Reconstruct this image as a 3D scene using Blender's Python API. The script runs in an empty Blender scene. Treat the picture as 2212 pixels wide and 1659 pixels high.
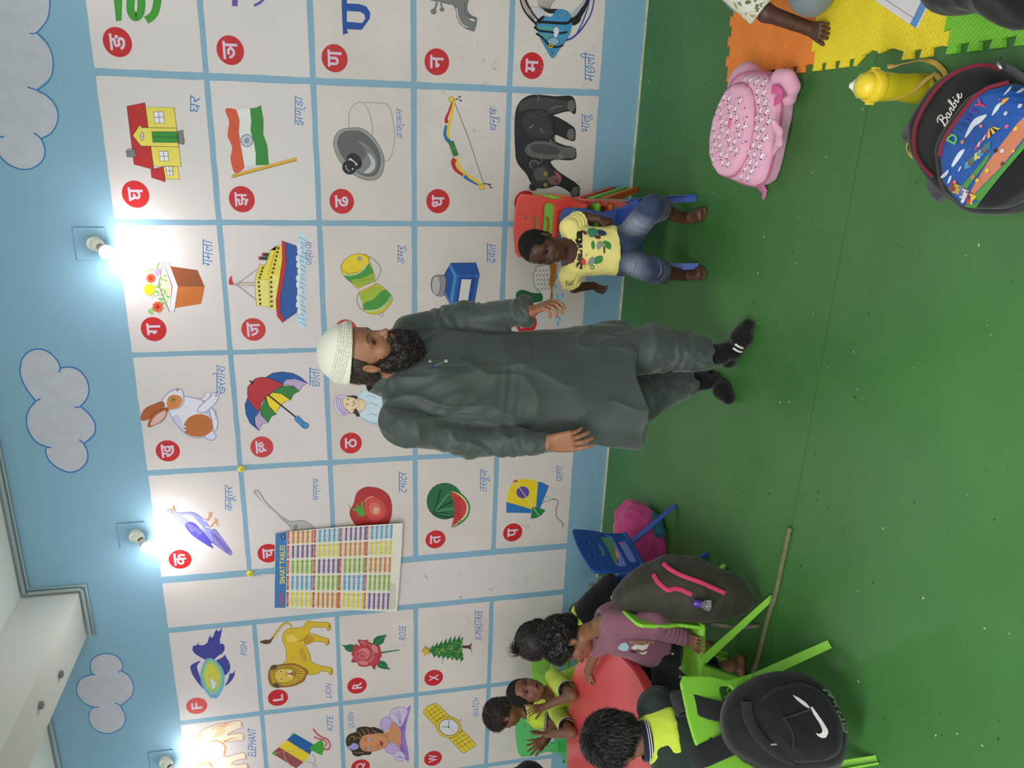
import bpy,bmesh,math,random
import numpy as np
from mathutils import Vector,Matrix
from mathutils.geometry import tessellate_polygon
SC=bpy.context.scene
COL=SC.collection
random.seed(7)
RNG=np.random.default_rng(11)
PI=math.pi
V=Vector
# ------------------------------------------------------------------ camera
CAM_H=1.62
WY=4.229
FPX=1715.0
RC=np.array([[0.93914854,0.03824876,-0.34137523],[0.34140735,-0.2137518,0.91528749],[-0.03796096,-0.97613893,-0.2138031]])
cd=bpy.data.cameras.new('camera')
cam=bpy.data.objects.new('camera',cd)
COL.objects.link(cam)
cd.sensor_fit='HORIZONTAL'
cd.sensor_width=36.0
cd.lens=FPX*36.0/2212.0
cd.clip_start=0.05
_mx=Matrix([[RC[i][1],RC[i][0],-RC[i][2],0]for i in range(3)]+[[0,0,0,1]])
cam.matrix_world=Matrix.Translation((0,0,CAM_H))@_mx
SC.camera=cam
SC.view_settings.view_transform='Standard'
SC.view_settings.look='None'
SC.view_settings.gamma=1.0
SC.view_settings.use_curve_mapping=False
SC.view_settings.exposure=1.0
SC.render.film_transparent=False
# ------------------------------------------------------------------ light of the room
w=bpy.data.worlds.new('ambient_fill')  # even ambient fill added through the open camera side, not real daylight
SC.world=w
w.use_nodes=True
w.node_tree.nodes['Background'].inputs[0].default_value=(1.0,0.985,0.99,1)
w.node_tree.nodes['Background'].inputs[1].default_value=1.12
def area_light(name,loc,size,sy,power,rot,col=(1,1,1)):
 l=bpy.data.lights.new(name,'AREA')
 l.shape='RECTANGLE'
 l.size=size
 l.size_y=sy
 l.energy=power
 l.color=col
 o=bpy.data.objects.new(name,l)
 o.location=loc
 o.rotation_euler=rot
 COL.objects.link(o)
 return o
area_light('ceiling_tube_light',(-1.2,-0.9,3.3),2.6,0.5,85,(0,0,0),(1.0,0.98,0.97))
BULB=150.0
# ------------------------------------------------------------------ helpers
def ray(x,y):
 return RC@np.array([829.5-y,x-1106.0,FPX])
def at(x,y,Y):
 r=ray(x,y)
 r=r*(Y/r[1])
 return V((r[0],r[1],r[2]+CAM_H))
def flo(x,y,z=0.0):
 r=ray(x,y)
 r=r*((z-CAM_H)/r[2])
 return V((r[0],r[1],z))
def s2l(c):
 c=c/255.0
 return c/12.92 if c<=0.04045 else((c+0.055)/1.055)**2.4
def rgb(r,g,b,k=1.0):
 return(min(1,s2l(r)*k),min(1,s2l(g)*k),min(1,s2l(b)*k),1.0)
MATS={}
def mat(name,col,rough=0.5,metal=0.0,spec=0.5,vary=0.0,vscale=8.0,bump=0.0,bscale=60.0,trans=0.0,alpha=1.0,emit=None,estr=0.0,attr=None,coat=0.0,sheen=0.0,sss=0.0,bdist=0.01,aniso=None):
 if name in MATS:
  return MATS[name]
 m=bpy.data.materials.new(name)
 m.use_nodes=True
 nt=m.node_tree
 N,L=nt.nodes,nt.links
 b=N['Principled BSDF']
 b.inputs['Base Color'].default_value=col
 b.inputs['Roughness'].default_value=rough
 b.inputs['Metallic'].default_value=metal
 b.inputs['Specular IOR Level'].default_value=spec
 b.inputs['Transmission Weight'].default_value=trans
 b.inputs['Alpha'].default_value=alpha
 b.inputs['Coat Weight'].default_value=coat
 b.inputs['Sheen Weight'].default_value=sheen
 if sss:
  b.inputs['Subsurface Weight'].default_value=sss
  b.inputs['Subsurface Radius'].default_value=(0.012,0.005,0.003)
 if emit is not None:
  b.inputs['Emission Color'].default_value=emit
  b.inputs['Emission Strength'].default_value=estr
 src=None
 if attr:
  a=N.new('ShaderNodeVertexColor')
  a.layer_name=attr
  src=a.outputs['Color']
  L.new(src,b.inputs['Base Color'])
 tc=None
 if vary or bump:
  tc=N.new('ShaderNodeTexCoord')
  mp=N.new('ShaderNodeMapping')
  if aniso:
   mp.inputs['Scale'].default_value=aniso
  L.new(tc.outputs['Object'],mp.inputs['Vector'])
 if vary:
  n=N.new('ShaderNodeTexNoise')
  n.inputs['Scale'].default_value=vscale
  n.inputs['Detail'].default_value=5
  L.new(mp.outputs['Vector'],n.inputs['Vector'])
  mr=N.new('ShaderNodeMapRange')
  mr.inputs['From Min'].default_value=0.3
  mr.inputs['From Max'].default_value=0.7
  mr.inputs['To Min'].default_value=1-vary
  mr.inputs['To Max'].default_value=1+vary
  L.new(n.outputs['Fac'],mr.inputs['Value'])
  mx=N.new('ShaderNodeVectorMath')
  mx.operation='SCALE'
  if src:
   L.new(src,mx.inputs[0])
  else:
   mx.inputs[0].default_value=col[:3]
  L.new(mr.outputs['Result'],mx.inputs['Scale'])
  L.new(mx.outputs['Vector'],b.inputs['Base Color'])
 if bump:
  n=N.new('ShaderNodeTexNoise')
  n.inputs['Scale'].default_value=bscale
  n.inputs['Detail'].default_value=4
  L.new(mp.outputs['Vector'],n.inputs['Vector'])
  bp=N.new('ShaderNodeBump')
  bp.inputs['Strength'].default_value=bump
  bp.inputs['Distance'].default_value=bdist
  L.new(n.outputs['Fac'],bp.inputs['Height'])
  L.new(bp.outputs['Normal'],b.inputs['Normal'])
 MATS[name]=m
 return m
def paint(r,g,b):
 return mat('paint_%02x%02x%02x'%(r,g,b),rgb(r,g,b),rough=0.5,spec=0.35,vary=0.05,vscale=18)
def mesh_obj(name,verts,faces,mats,parent=None,mi=None,smooth=False):
 me=bpy.data.meshes.new(name)
 me.from_pydata([tuple(v)for v in verts],[],[tuple(f)for f in faces])
 if not isinstance(mats,(list,tuple)):
  mats=[mats]
 for m in mats:
  me.materials.append(m)
 if mi is not None:
  me.polygons.foreach_set('material_index',mi)
 if smooth:
  me.polygons.foreach_set('use_smooth',[True]*len(me.polygons))
 me.update()
 o=bpy.data.objects.new(name,me)
 COL.objects.link(o)
 if parent is not None:
  attach(o,parent)
 return o
def attach(o,parent):
 bpy_update=parent.matrix_world
 o.parent=parent
 o.matrix_parent_inverse=WM(parent).inverted()
def WM(o):
 m=o.matrix_basis.copy()
 if o.parent:
  return WM(o.parent)@o.matrix_parent_inverse@m
 return m
def bm_obj(name,bm,mats,parent=None,smooth=False,autos=None):
 me=bpy.data.meshes.new(name)
 bm.normal_update()
 bm.to_mesh(me)
 bm.free()
 if not isinstance(mats,(list,tuple)):
  mats=[mats]
 for m in mats:
  me.materials.append(m)
 if smooth or autos:
  me.polygons.foreach_set('use_smooth',[True]*len(me.polygons))
 if autos:
  try:
   me.set_sharp_from_angle(angle=math.radians(autos))
  except Exception:
   pass
 o=bpy.data.objects.new(name,me)
 COL.objects.link(o)
 if parent is not None:
  attach(o,parent)
 return o
def tag(o,label=None,cat=None,group=None,kind=None):
 if label:
  o['label']=label
 if cat:
  o['category']=cat
 if group:
  o['group']=group
 if kind:
  o['kind']=kind
 return o
def empty(name,loc=(0,0,0),rz=0.0,label=None,cat=None,group=None):
 o=bpy.data.objects.new(name,None)
 o.location=loc
 o.rotation_euler=(0,0,rz)
 o.empty_display_size=0.1
 COL.objects.link(o)
 return tag(o,label,cat,group)
def catmull(pts,n=6,closed=False):
 P=[np.array(p,float)for p in pts]
 out=[]
 m=len(P)
 rng=range(m if closed else m-1)
 for i in rng:
  if closed:
   p0,p1,p2,p3=P[i-1],P[i],P[(i+1)%m],P[(i+2)%m]
  else:
   p0,p1,p2,p3=P[max(i-1,0)],P[i],P[i+1],P[min(i+2,m-1)]
  for k in range(n):
   t=k/n
   out.append(0.5*((2*p1)+(-p0+p2)*t+(2*p0-5*p1+4*p2-p3)*t*t+(-p0+3*p1-3*p2+p3)*t**3))
 if not closed:
  out.append(P[-1])
 return out
class Sheet:
 """flat shapes (paint, print) in a 2D frame, mapped onto a surface by fn(x, y, lift)"""
 def __init__(self,fn,step=0.00006,base=0.0007):
  self.fn,self.step,self.base=fn,step,base
  self.v,self.f,self.mi,self.mats,self.k=[],[],[],[],0
 def _m(self,c):
  m=paint(*c)if isinstance(c,tuple)else c
  if m not in self.mats:
   self.mats.append(m)
  return self.mats.index(m)
 def _emit(self,c,pts,tris):
  i0=len(self.v)
  mi=self._m(c)
  lift=self.base+self.k*self.step
  self.k+=1
  for p in pts:
   self.v.append(self.fn(p[0],p[1],lift))
  for t in tris:
   self.f.append(tuple(i0+a for a in t))
   self.mi.append(mi)
 def poly(self,c,pts,smooth=False,line=None,lw=3):
  if smooth:
   pts=catmull(pts,5,True)
  pts=[(float(p[0]),float(p[1]))for p in pts]
  tri=tessellate_polygon([[V((p[0],p[1],0))for p in pts]])
  self._emit(c,pts,tri)
  if line:
   self.line(line,pts+[pts[0]],lw)
  return self
 def ell(self,c,cx,cy,rx,ry=None,rot=0.0,n=22,line=None,lw=3):
  ry=ry or rx
  cr,sr=math.cos(math.radians(rot)),math.sin(math.radians(rot))
  pts=[]
  for i in range(n):
   a=2*PI*i/n
   u,q=rx*math.cos(a),ry*math.sin(a)
   pts.append((cx+u*cr-q*sr,cy+u*sr+q*cr))
  return self.poly(c,pts,line=line,lw=lw)
 def line(self,c,pts,w,smooth=False,taper=None):
  if smooth:
   pts=catmull(pts,5)
  P=[np.array((float(p[0]),float(p[1])))for p in pts]
  vs,tr=[],[]
  n=len(P)
  closed=n>2 and np.linalg.norm(P[0]-P[-1])<1e-6
  for i in range(n):
   a=P[i-1]if i>0 else(P[-2]if closed else P[0])
   b=P[i+1]if i<n-1 else(P[1]if closed else P[-1])
   d=b-a
   L=np.linalg.norm(d)or 1.0
   nr=np.array((-d[1],d[0]))/L
   ww=w*0.5
   if taper:
    ww*=taper[0]+(taper[1]-taper[0])*i/(n-1)
   vs+=[P[i]+nr*ww,P[i]-nr*ww]
  for i in range(n-1):
   tr.append((2*i,2*i+1,2*i+3,2*i+2))
  self._emit(c,vs,tr)
  return self
 def ring(self,c,cx,cy,r,w,ry=None,rot=0,n=24):
  ry=ry or r
  cr,sr=math.cos(math.radians(rot)),math.sin(math.radians(rot))
  pts=[(cx+r*math.cos(2*PI*i/n)*cr-ry*math.sin(2*PI*i/n)*sr,cy+r*math.cos(2*PI*i/n)*sr+ry*math.sin(2*PI*i/n)*cr)for i in range(n)]
  return self.line(c,pts+[pts[0]],w)
 def text(self,c,s,box,flip=None,shear=0.0,bold=0.0,keep=False):
  """fit text into box=(x0,y0,x1,y1): maps text right -> box dir given by flip"""
  v,f=glyphs(s,bold)
  if len(v)==0:
   return self
  v=v.copy()
  v[:,0]+=v[:,1]*shear
  mn,mx=v.min(0),v.max(0)
  sp=mx-mn
  q=(v-mn)/sp
  x0,y0,x1,y1=box
  if flip=='wall':
   pts=[(x1+(x0-x1)*b,y1+(y0-y1)*a)for a,b in q]
  else:
   pts=[(x0+(x1-x0)*a,y0+(y1-y0)*b)for a,b in q]
  self._emit(c,pts,f)
  return self
 def build(self,name,parent=None,label=None):
  o=mesh_obj(name,self.v,self.f,self.mats,parent,self.mi)
  if label:
   o['label']=label
  return o
_GL={}
def glyphs(s,bold=0.0):
 key=(s,bold)
 if key in _GL:
  return _GL[key]
 c=bpy.data.curves.new('lettering','FONT')
 c.body=s
 c.size=1.0
 c.resolution_u=2
 c.offset=bold
 o=bpy.data.objects.new('lettering',c)
 COL.objects.link(o)
 me=bpy.data.meshes.new_from_object(o.evaluated_get(bpy.context.evaluated_depsgraph_get()))
 v=np.array([(p.co.x,p.co.y)for p in me.vertices])if len(me.vertices)else np.zeros((0,2))
 f=[tuple(p.vertices)for p in me.polygons]
 bpy.data.objects.remove(o)
 bpy.data.curves.remove(c)
 bpy.data.meshes.remove(me)
 _GL[key]=(v,f)
 return _GL[key]
def box_bm(bm,lo,hi,bev=0.0):
 vs=[bm.verts.new((x,y,z))for z in(lo[2],hi[2])for y in(lo[1],hi[1])for x in(lo[0],hi[0])]
 fs=[(0,2,3,1),(4,5,7,6),(0,1,5,4),(1,3,7,5),(3,2,6,7),(2,0,4,6)]
 nf=[bm.faces.new([vs[i]for i in f])for f in fs]
 if bev:
  ed=set(e for f in nf for e in f.edges)
  bmesh.ops.bevel(bm,geom=list(ed),offset=bev,segments=2,affect='EDGES',profile=0.6)
 return vs
def tube_bm(bm,pts,r,seg=8,cap=True,flat=None,rs=None,up=None):
 """sweep along pts; flat=(a,b) half widths for a strap section"""
 P=[V(p)for p in pts]
 n=len(P)
 rings=[]
 nrm=V(up)if up is not None else None
 for i in range(n):
  d=(P[min(i+1,n-1)]-P[max(i-1,0)])
  d=d.normalized()if d.length>1e-9 else V((0,0,1))
  if nrm is None:
   nrm=d.orthogonal().normalized()
  nr=nrm-d*nrm.dot(d)
  nr=nr.normalized()if nr.length>1e-6 else d.orthogonal().normalized()
  if up is None:
   nrm=nr
  bi=d.cross(nr)
  k=rs[i]if rs else 1.0
  ring=[]
  if flat:
   a,b=flat[0]*k,flat[1]*k
   for(x,y)in((a,b*.6),(a*.9,b),(-a*.9,b),(-a,b*.6),(-a,-b*.6),(-a*.9,-b),(a*.9,-b),(a,-b*.6)):
    ring.append(bm.verts.new(P[i]+bi*x+nr*y))
  else:
   for j in range(seg):
    a=2*PI*j/seg
    ring.append(bm.verts.new(P[i]+(nr*math.cos(a)+bi*math.sin(a))*r*k))
  rings.append(ring)
 m=len(rings[0])
 for i in range(n-1):
  for j in range(m):
   bm.faces.new((rings[i][j],rings[i][(j+1)%m],rings[i+1][(j+1)%m],rings[i+1][j]))
 if cap:
  bm.faces.new(rings[0][::-1])
  bm.faces.new(rings[-1])
 return rings
def lathe_bm(bm,prof,seg=20,M=None):
 """prof: list of (r, z)"""
 M=M or Matrix()
 rings=[]
 for r,z in prof:
  if r<1e-6:
   rings.append([bm.verts.new(M@V((0,0,z)))])
  else:
   rings.append([bm.verts.new(M@V((r*math.cos(2*PI*j/seg),r*math.sin(2*PI*j/seg),z)))for j in range(seg)])
 for a,b in zip(rings,rings[1:]):
  for j in range(seg):
   k=(j+1)%seg
   if len(a)==1 and len(b)==1:
    continue
   if len(a)==1:
    bm.faces.new((a[0],b[j],b[k]))
   elif len(b)==1:
    bm.faces.new((a[j],a[k],b[0]))
   else:
    bm.faces.new((a[j],a[k],b[k],b[j]))
def tube(name,pts,r,m,parent=None,smooth=4,**kw):
 if smooth:
  pts=catmull(pts,smooth)
 bm=bmesh.new()
 tube_bm(bm,pts,r,**kw)
 return bm_obj(name,bm,m,parent,smooth=True,autos=50)
def frame_mx(loc,x,y=None,z=None):
 """matrix from axes; any two given"""
 if z is None:
  x=V(x).normalized()
  y=V(y)
  y=(y-x*x.dot(y)).normalized()
  z=x.cross(y)
 elif y is None:
  z=V(z).normalized()
  x=V(x)
  x=(x-z*z.dot(x)).normalized()
  y=z.cross(x)
 return Matrix(((x[0],y[0],z[0],loc[0]),(x[1],y[1],z[1],loc[1]),(x[2],y[2],z[2],loc[2]),(0,0,0,1)))
 # ================================================================== THE ROOM
XL,XR,YB,ZC=-5.6,2.6,-2.6,3.385
M_BLUE=mat('blue_wall_paint',rgb(130,170,196),rough=0.5,spec=0.4,vary=0.035,vscale=1.6,bump=0.02,bscale=180)
M_BLUE2=mat('plain_wall_paint',rgb(205,212,212),rough=0.7,vary=0.03,vscale=2)
M_CEIL=mat('ceiling_paint',rgb(214,219,214),rough=0.8,vary=0.03,vscale=1.5)
def slab(name,lo,hi,m,bev=0.0,parent=None):
 bm=bmesh.new()
 box_bm(bm,lo,hi,bev)
 return bm_obj(name,bm,m,parent)
wall_back=tag(slab('wall_back',(XL,WY,0),(XR,WY+0.15,ZC),M_BLUE),'light blue classroom wall painted with a grid of alphabet picture panels',kind='structure')
tag(slab('wall_right',(XR,YB,0),(XR+0.15,WY+0.15,ZC),M_BLUE2),'plain pale side wall',kind='structure')
tag(slab('wall_left',(XL-0.15,YB,0),(XL,WY+0.15,ZC),M_BLUE2),'plain pale side wall at the far end',kind='structure')
tag(slab('ceiling',(XL-0.15,YB,ZC),(XR+0.15,WY+0.15,ZC+0.15),M_CEIL),'off white ceiling',kind='structure')
fm=mat('green_floor_sheet',rgb(64,113,58),rough=0.42,spec=0.35,vary=0.10,vscale=2.2,bump=0.03,bscale=30)
nt=fm.node_tree
N,L=nt.nodes,nt.links
b=N['Principled BSDF']
old=b.inputs['Base Color'].links[0].from_socket
tc=N.new('ShaderNodeTexCoord')
vo=N.new('ShaderNodeTexVoronoi')
vo.inputs['Scale'].default_value=26
L.new(tc.outputs['Object'],vo.inputs['Vector'])
lt=N.new('ShaderNodeMath')
lt.operation='LESS_THAN'
n2=N.new('ShaderNodeTexNoise')
n2.inputs['Scale'].default_value=9
L.new(tc.outputs['Object'],n2.inputs['Vector'])
mm=N.new('ShaderNodeMath')
mm.operation='MULTIPLY'
mm.inputs[1].default_value=0.18
L.new(n2.outputs['Fac'],mm.inputs[0])
sb=N.new('ShaderNodeMath')
sb.operation='SUBTRACT'
L.new(mm.outputs[0],sb.inputs[0])
sb.inputs[1].default_value=0.045
L.new(vo.outputs['Distance'],lt.inputs[0])
L.new(sb.outputs[0],lt.inputs[1])
mx=N.new('ShaderNodeMix')
mx.data_type='RGBA'
L.new(lt.outputs[0],mx.inputs['Factor'])
L.new(old,mx.inputs['A'])
mx.inputs['B'].default_value=rgb(34,66,34)
L.new(mx.outputs['Result'],b.inputs['Base Color'])
SEAM=2.29
floor=tag(slab('floor',(XL,YB,-0.12),(XR,WY,-0.004),mat('dark_subfloor',rgb(16,40,20),rough=0.8)),'green sheet floor with fine dark specks and one long seam',kind='structure')
slab('floor_sheet',(XL,YB,-0.004),(XR,SEAM-0.0018,0),fm,parent=floor)
slab('floor_sheet',(XL,SEAM+0.0018,-0.004),(XR,WY-0.004,0),fm,parent=floor)
tag(slab('baseboard_back',(XL,WY-0.012,0),(XR,WY,0.012),mat('grubby_white_edge',rgb(186,196,168),rough=0.7,vary=0.3,vscale=14),0.003),'thin grubby whitish edge strip where the wall meets the green floor',kind='structure')
bm=bmesh.new()
for i in range(260):
 if i%3:
  p=flo(random.uniform(1330,2190),random.uniform(20,1640))
 else:
  p=flo(random.uniform(1380,1900),random.uniform(20,1200))
 r=random.choice([0.001,0.0013,0.0018,0.0024])
 a=random.uniform(0,PI)
 d=V((math.cos(a),math.sin(a),0))*r*random.uniform(1,2.4)
 q=V((-d.y,d.x,0))*0.4
 vs=[bm.verts.new(V((p.x,p.y,z))+t)for z in(0.0001,0.0016)for t in(d,q,-d,-q)]
 for f in((3,2,1,0),(4,5,6,7),(0,1,5,4),(1,2,6,5),(2,3,7,6),(3,0,4,7)):
  g=bm.faces.new([vs[k]for k in f])
  g.material_index=0 if i%5<2 else 1
o=bm_obj('floor_crumbs',bm,[mat('pale_crumb',rgb(196,202,176),rough=0.9),mat('dark_crumb',rgb(24,44,26),rough=0.9)])
tag(o,'tiny pale and dark crumbs scattered over the green floor','crumbs',kind='stuff')
beam=tag(slab('trim_1',(-3.023,YB,3.09),(-2.725,WY-0.001,ZC-0.001),mat('beam_paint',rgb(206,207,201),rough=0.8,vary=0.02,vscale=2)),'off white ceiling beam running toward the viewer',kind='structure')
for(x,y)in((128,1457),(85,1524)):
 p=flo(x,y,3.09)
 bm=bmesh.new()
 box_bm(bm,(p.x-0.014,p.y-0.014,3.072),(p.x+0.014,p.y+0.014,3.092),0.003)
 bm_obj('hook_plate',bm,mat('dull_steel',rgb(120,120,120),rough=0.5,metal=0.6),beam)
mcab=mat('grey_trunking',rgb(148,160,158),rough=0.5)
yy=WY-0.014
run=[(-0.9,yy,ZC-0.02),(-2.70,yy,ZC-0.02),(-2.702,yy,ZC-0.04),(-2.702,yy,3.082),(-2.712,yy,3.072),(-3.02,yy,3.070)]
bm=bmesh.new()
tube_bm(bm,run,0.011,8)
run2=[(p[0]-0.0,yy,p[2]-(0.018 if i<2 or i>3 else 0))for i,p in enumerate(run)]
bm2=bmesh.new()
trk=tag(bm_obj('trim_2',bm,mcab,smooth=True,autos=40),'grey cable conduit following the ceiling edge and round the beam',kind='structure')
bm2.free()
bm=bmesh.new()
tube_bm(bm,[(-0.9,yy-.002,ZC-0.043),(-2.675,yy-.002,ZC-0.043),(-2.678,yy-.002,3.05),(-3.02,yy-.002,3.046)],0.006,6)
bm_obj('thin_conduit',bm,mcab,trk,smooth=True)
bm=bmesh.new()
tube_bm(bm,[(-3.05,yy,ZC-0.02),(-5.5,yy,ZC-0.02)],0.011,8)
tag(bm_obj('trim_3',bm,mcab,smooth=True),'grey conduit along the ceiling edge beyond the beam',kind='structure')
# ------------------------------------------------------------------ bulbs in holders on the wall
M_HOLD=mat('white_bakelite',rgb(226,224,212),rough=0.35)
M_GLOW=mat('glowing_bulb',(1,1,1,1),emit=(1.0,0.98,0.94,1),estr=BULB)
M_CAPD=mat('dark_bulb_cap',rgb(96,62,50),rough=0.4,metal=0.3)
def wall_bulb(X,Z,label,seen=True):
 t=empty('wall_bulb',(X,WY,Z),0,label,'lamp','bare bulbs in holders along the wall')
 bm=bmesh.new()
 box_bm(bm,(X-0.085,WY-0.007,Z-0.05),(X+0.075,WY-0.0005,Z+0.09),0.002)
 bm_obj('mounting_plate',bm,M_BLUE,t)
 ax=V((-0.2,-0.80,-0.56)).normalized()
 M=frame_mx((X,WY-0.004,Z),(1,0,0),z=ax)
 M0=frame_mx((X,WY-0.006,Z),(1,0,0),z=(0,-1,0))
 bm=bmesh.new()
 lathe_bm(bm,[(0.0,0.0),(0.036,0.0),(0.036,0.012),(0.03,0.03),(0.0,0.034)],20,M0)
 bm_obj('holder_base',bm,M_HOLD,t,smooth=True,autos=40)
 bm=bmesh.new()
 lathe_bm(bm,[(0.0,0.0),(0.03,0.0),(0.034,0.02),(0.03,0.045),(0.022,0.056),(0.0,0.056)],20,M)
 bm_obj('lamp_holder',bm,M_HOLD,t,smooth=True,autos=40)
 bm=bmesh.new()
 lathe_bm(bm,[(0.0,0.05),(0.014,0.05),(0.014,0.07),(0.0,0.07)],16,M)
 bm_obj('bulb_cap',bm,M_CAPD,t,smooth=True,autos=40)
 bm=bmesh.new()
 lathe_bm(bm,[(0.0,0.068),(0.014,0.068),(0.019,0.085),(0.024,0.098),(0.0305,0.115),(0.0324,0.126)],16,M)
 bm_obj('bulb_neck',bm,M_HOLD,t,smooth=True)
 bm=bmesh.new()
 lathe_bm(bm,[(0.0324,0.126),(0.0325,0.13),(0.0305,0.145),(0.022,0.158),(0.01,0.1635),(0.0,0.164)],20,M)
 bm_obj('glowing_globe',bm,M_GLOW,t,smooth=True)
 return t
wall_bulb(-0.755,2.755,'lit bare bulb in a white holder above the flower pot picture')
wall_bulb(-2.385,2.755,'lit bare bulb in a white holder above the blue bird picture')
wall_bulb(-4.005,2.77,'lit bare bulb in a white holder above the elephant picture')
wall_bulb(0.88,2.755,'lit bare bulb in a white holder at the right hand end of the wall')
# ================================================================== THE MURAL
M_PANEL=mat('panel_white_paint',rgb(216,206,208),rough=0.45,spec=0.45,vary=0.025,vscale=2.5,bump=0.015,bscale=160)
M_SMUDGE=mat('panel_white_paint_smudged',rgb(214,204,200),rough=0.5,spec=0.4,vary=0.055,vscale=3.2,bump=0.015,bscale=160)
XE=[(1.5,1.355),(0.70,None),(0.045,0.012),(-0.640,-0.668),(-1.323,-1.350),(-1.997,-2.030),(-2.677,-2.721),(-3.026,-3.065),(-3.717,-3.752),(-4.41,-4.44),(-5.1,None)]
XCOL={'a':(0.045,0.70),'b':(-0.640,0.012),'c':(-1.323,-0.668),'d':(-1.997,-1.350),'e':(-2.677,-2.030),'f':(-3.026,-2.721),'g':(-3.717,-3.065),'h':(-4.41,-3.752),'i':(-5.1,-4.445),'z':(0.735,1.38)}
ZROW=[(2.184,2.653),(1.696,2.157),(1.210,1.668),(0.722,1.181),(0.229,0.693)]
PANEL={}
def panel_mesh(x0,x1,z0,z1,m,r):
 pts=[]
 def edge(a,b):
  n=9
  for i in range(n):
   t=i/n
   p=(a[0]+(b[0]-a[0])*t+random.uniform(-.0016,.0016),a[1]+(b[1]-a[1])*t+random.uniform(-.0016,.0016))
   pts.append(p)
 edge((x0,z0),(x1,z0));edge((x1,z0),(x1,z1));edge((x1,z1),(x0,z1));edge((x0,z1),(x0,z0))
 tri=tessellate_polygon([[V((p[0],p[1],0))for p in pts]])
 return mesh_obj('picture_panel',[(p[0],WY-0.0004,p[1])for p in pts],tri,m,wall_back)
for c,(x0,x1)in XCOL.items():
 if c=='f':
  PANEL['f']=panel_mesh(x0,x1,0.229,2.653,M_PANEL,None)
  continue
 for r,(z0,z1)in enumerate(ZROW):
  PANEL[c+str(r)]=panel_mesh(x0,x1,z0,z1,M_SMUDGE if r>=2 else M_PANEL,None)
def crop(ox,oy,s):
 def fn(x,y,lift):
  r=ray(ox+x/s,oy+y/s)
  t=(WY-lift)/r[1]
  return(r[0]*t,WY-lift,r[2]*t+CAM_H)
 return fn
K=(24,22,22)
RED=(196,32,40)
LAV=(216,196,220)
BLU=(50,120,190)
C1=(0,0,2.9625);C2=(440,0,3.4565);C3=(880,0,3.456);C4=(240,460,3.017);C5=(680,460,3.016)
C6=(300,980,3.6065);D1=(340,1320,4.893);D2=(720,1300,4.621);D3=(580,1100,6.913);D4=(700,980,3.568)
D5=(0,1000,2.518);D6=(0,700,4.608);M1=(680,680,5.184);M2=(960,600,4.148);B1=(1080,380,4.608)
def wallfn(x,z,lift):
 return(x,WY-lift,z)
 # ---- red letter discs and blue words
BADGES=[('a0','ङ',253.8,91),('a1','ञ',497.5,108.7),('a2','ण',723,126),('a3','न',943.7,133.7),('a4','म',1149,142),('b0','घ',293,419.6),('b1','झ',522.5,430.5),('b2','ढ',738.3,435),('b3','ध',946,434.6),('b4','भ',1135,438),('c0','ग',332,711),('c1','ज',547.6,711.6),('c2','ड',747,715),('c3','द',942,709),('c4','ब',1137,698),('d0','ख',362.6,974),('d1','छ',565.8,965.5),('d2','ठ',758,957),('e0','क',389,1208),('e1','च',580,1195),('e3','त',940.7,1165),('e4','प',1107.5,1150),('g0','F',425,1524.6),('g1','L',600.4,1507),('g2','R',771.3,1481),('g3','X',937,1464),('h2','Q',778.9,1656),('h3','W',935.3,1638)]
for pk,ch,px,py in BADGES:
 p=at(px,py,WY)
 s=Sheet(wallfn)
 redc={'F':(212,74,76),'छ':(200,62,68),'ज':(200,52,56),'क':(214,30,34),'घ':(204,30,34)}.get(ch,RED)
 s.ell(redc,p.x,p.z,0.0635*random.uniform(.97,1.03),0.0615,n=36)
 ww=0.078 if ord(ch)>200 else(0.05 if ch not in 'WQ' else 0.066)
 hh=0.066 if ord(ch)>200 else 0.062
 v,f=glyphs(ch,0.02)
 if len(v):
  sp=v.max(0)-v.min(0)
  ww=min(0.080,max(0.045,hh*sp[0]/sp[1]))if ord(ch)>200 else ww
 s.text(LAV,ch,(p.x-ww/2,p.z-hh/2,p.x+ww/2,p.z+hh/2),bold=0.02)
 s.build('letter_disc',PANEL[pk])
WORDS=[('b0','घर',C1,1217,603,1280,716),('b1','झण्डा',C2,680,712,765,940),('b2','ढक्कन',C2,1442,802,1498,1032),('b3','धनुष',C3,617,795,690,972),('b4','भालू',C3,1300,848,1385,985),('a4','मछली',C3,1292,388,1400,605),('c0','गमला',C4,597,170,662,342),('c1','जहाज',C4,1268,178,1320,338),('c2','डमरू',C5,540,205,600,330),('c3','दवात',C5,1122,195,1185,325),('d0','खरगोश',C4,662,988,745,1180),('d1','छाता',C4,1293,1005,1360,1130),('e0','कबूतर',C6,672,240,755,442),('e1','चम्मच',C6,1358,185,1418,365),('e2','टमाटर',D4,577,135,638,300),('e3','तरबूज',D4,1203,115,1282,293),('e4','पतंग',D4,1778,90,1840,212),('g0','FISH',D1,877,315,945,468),('g1','LION',D1,1775,760,1840,920),('h1','KITE',D1,1790,1100,1855,1268),('h0','ELEPHANT',D1,955,1235,1043,1538),('g2','ROSE',D2,655,235,725,385),('g3','X-MASTREE',D2,1410,82,1487,390),('h2','QUEEN',D2,147,1098,215,1260),('h3','WATCH',D2,1393,955,1455,1145)]
for pk,s_,cr,x0,y0,x1,y1 in WORDS:
 s=Sheet(crop(*cr))
 s.text(BLU,s_,(x0,y0,x1,y1),'wall',shear=0.28,bold=-0.006)
 s.build('painted_word',PANEL[pk])
def pic(pk,cr):
 s=Sheet(crop(*cr))
 s.pk=pk
 return s
def done(s,name):
 s.build(name,PANEL[s.pk])
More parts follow.
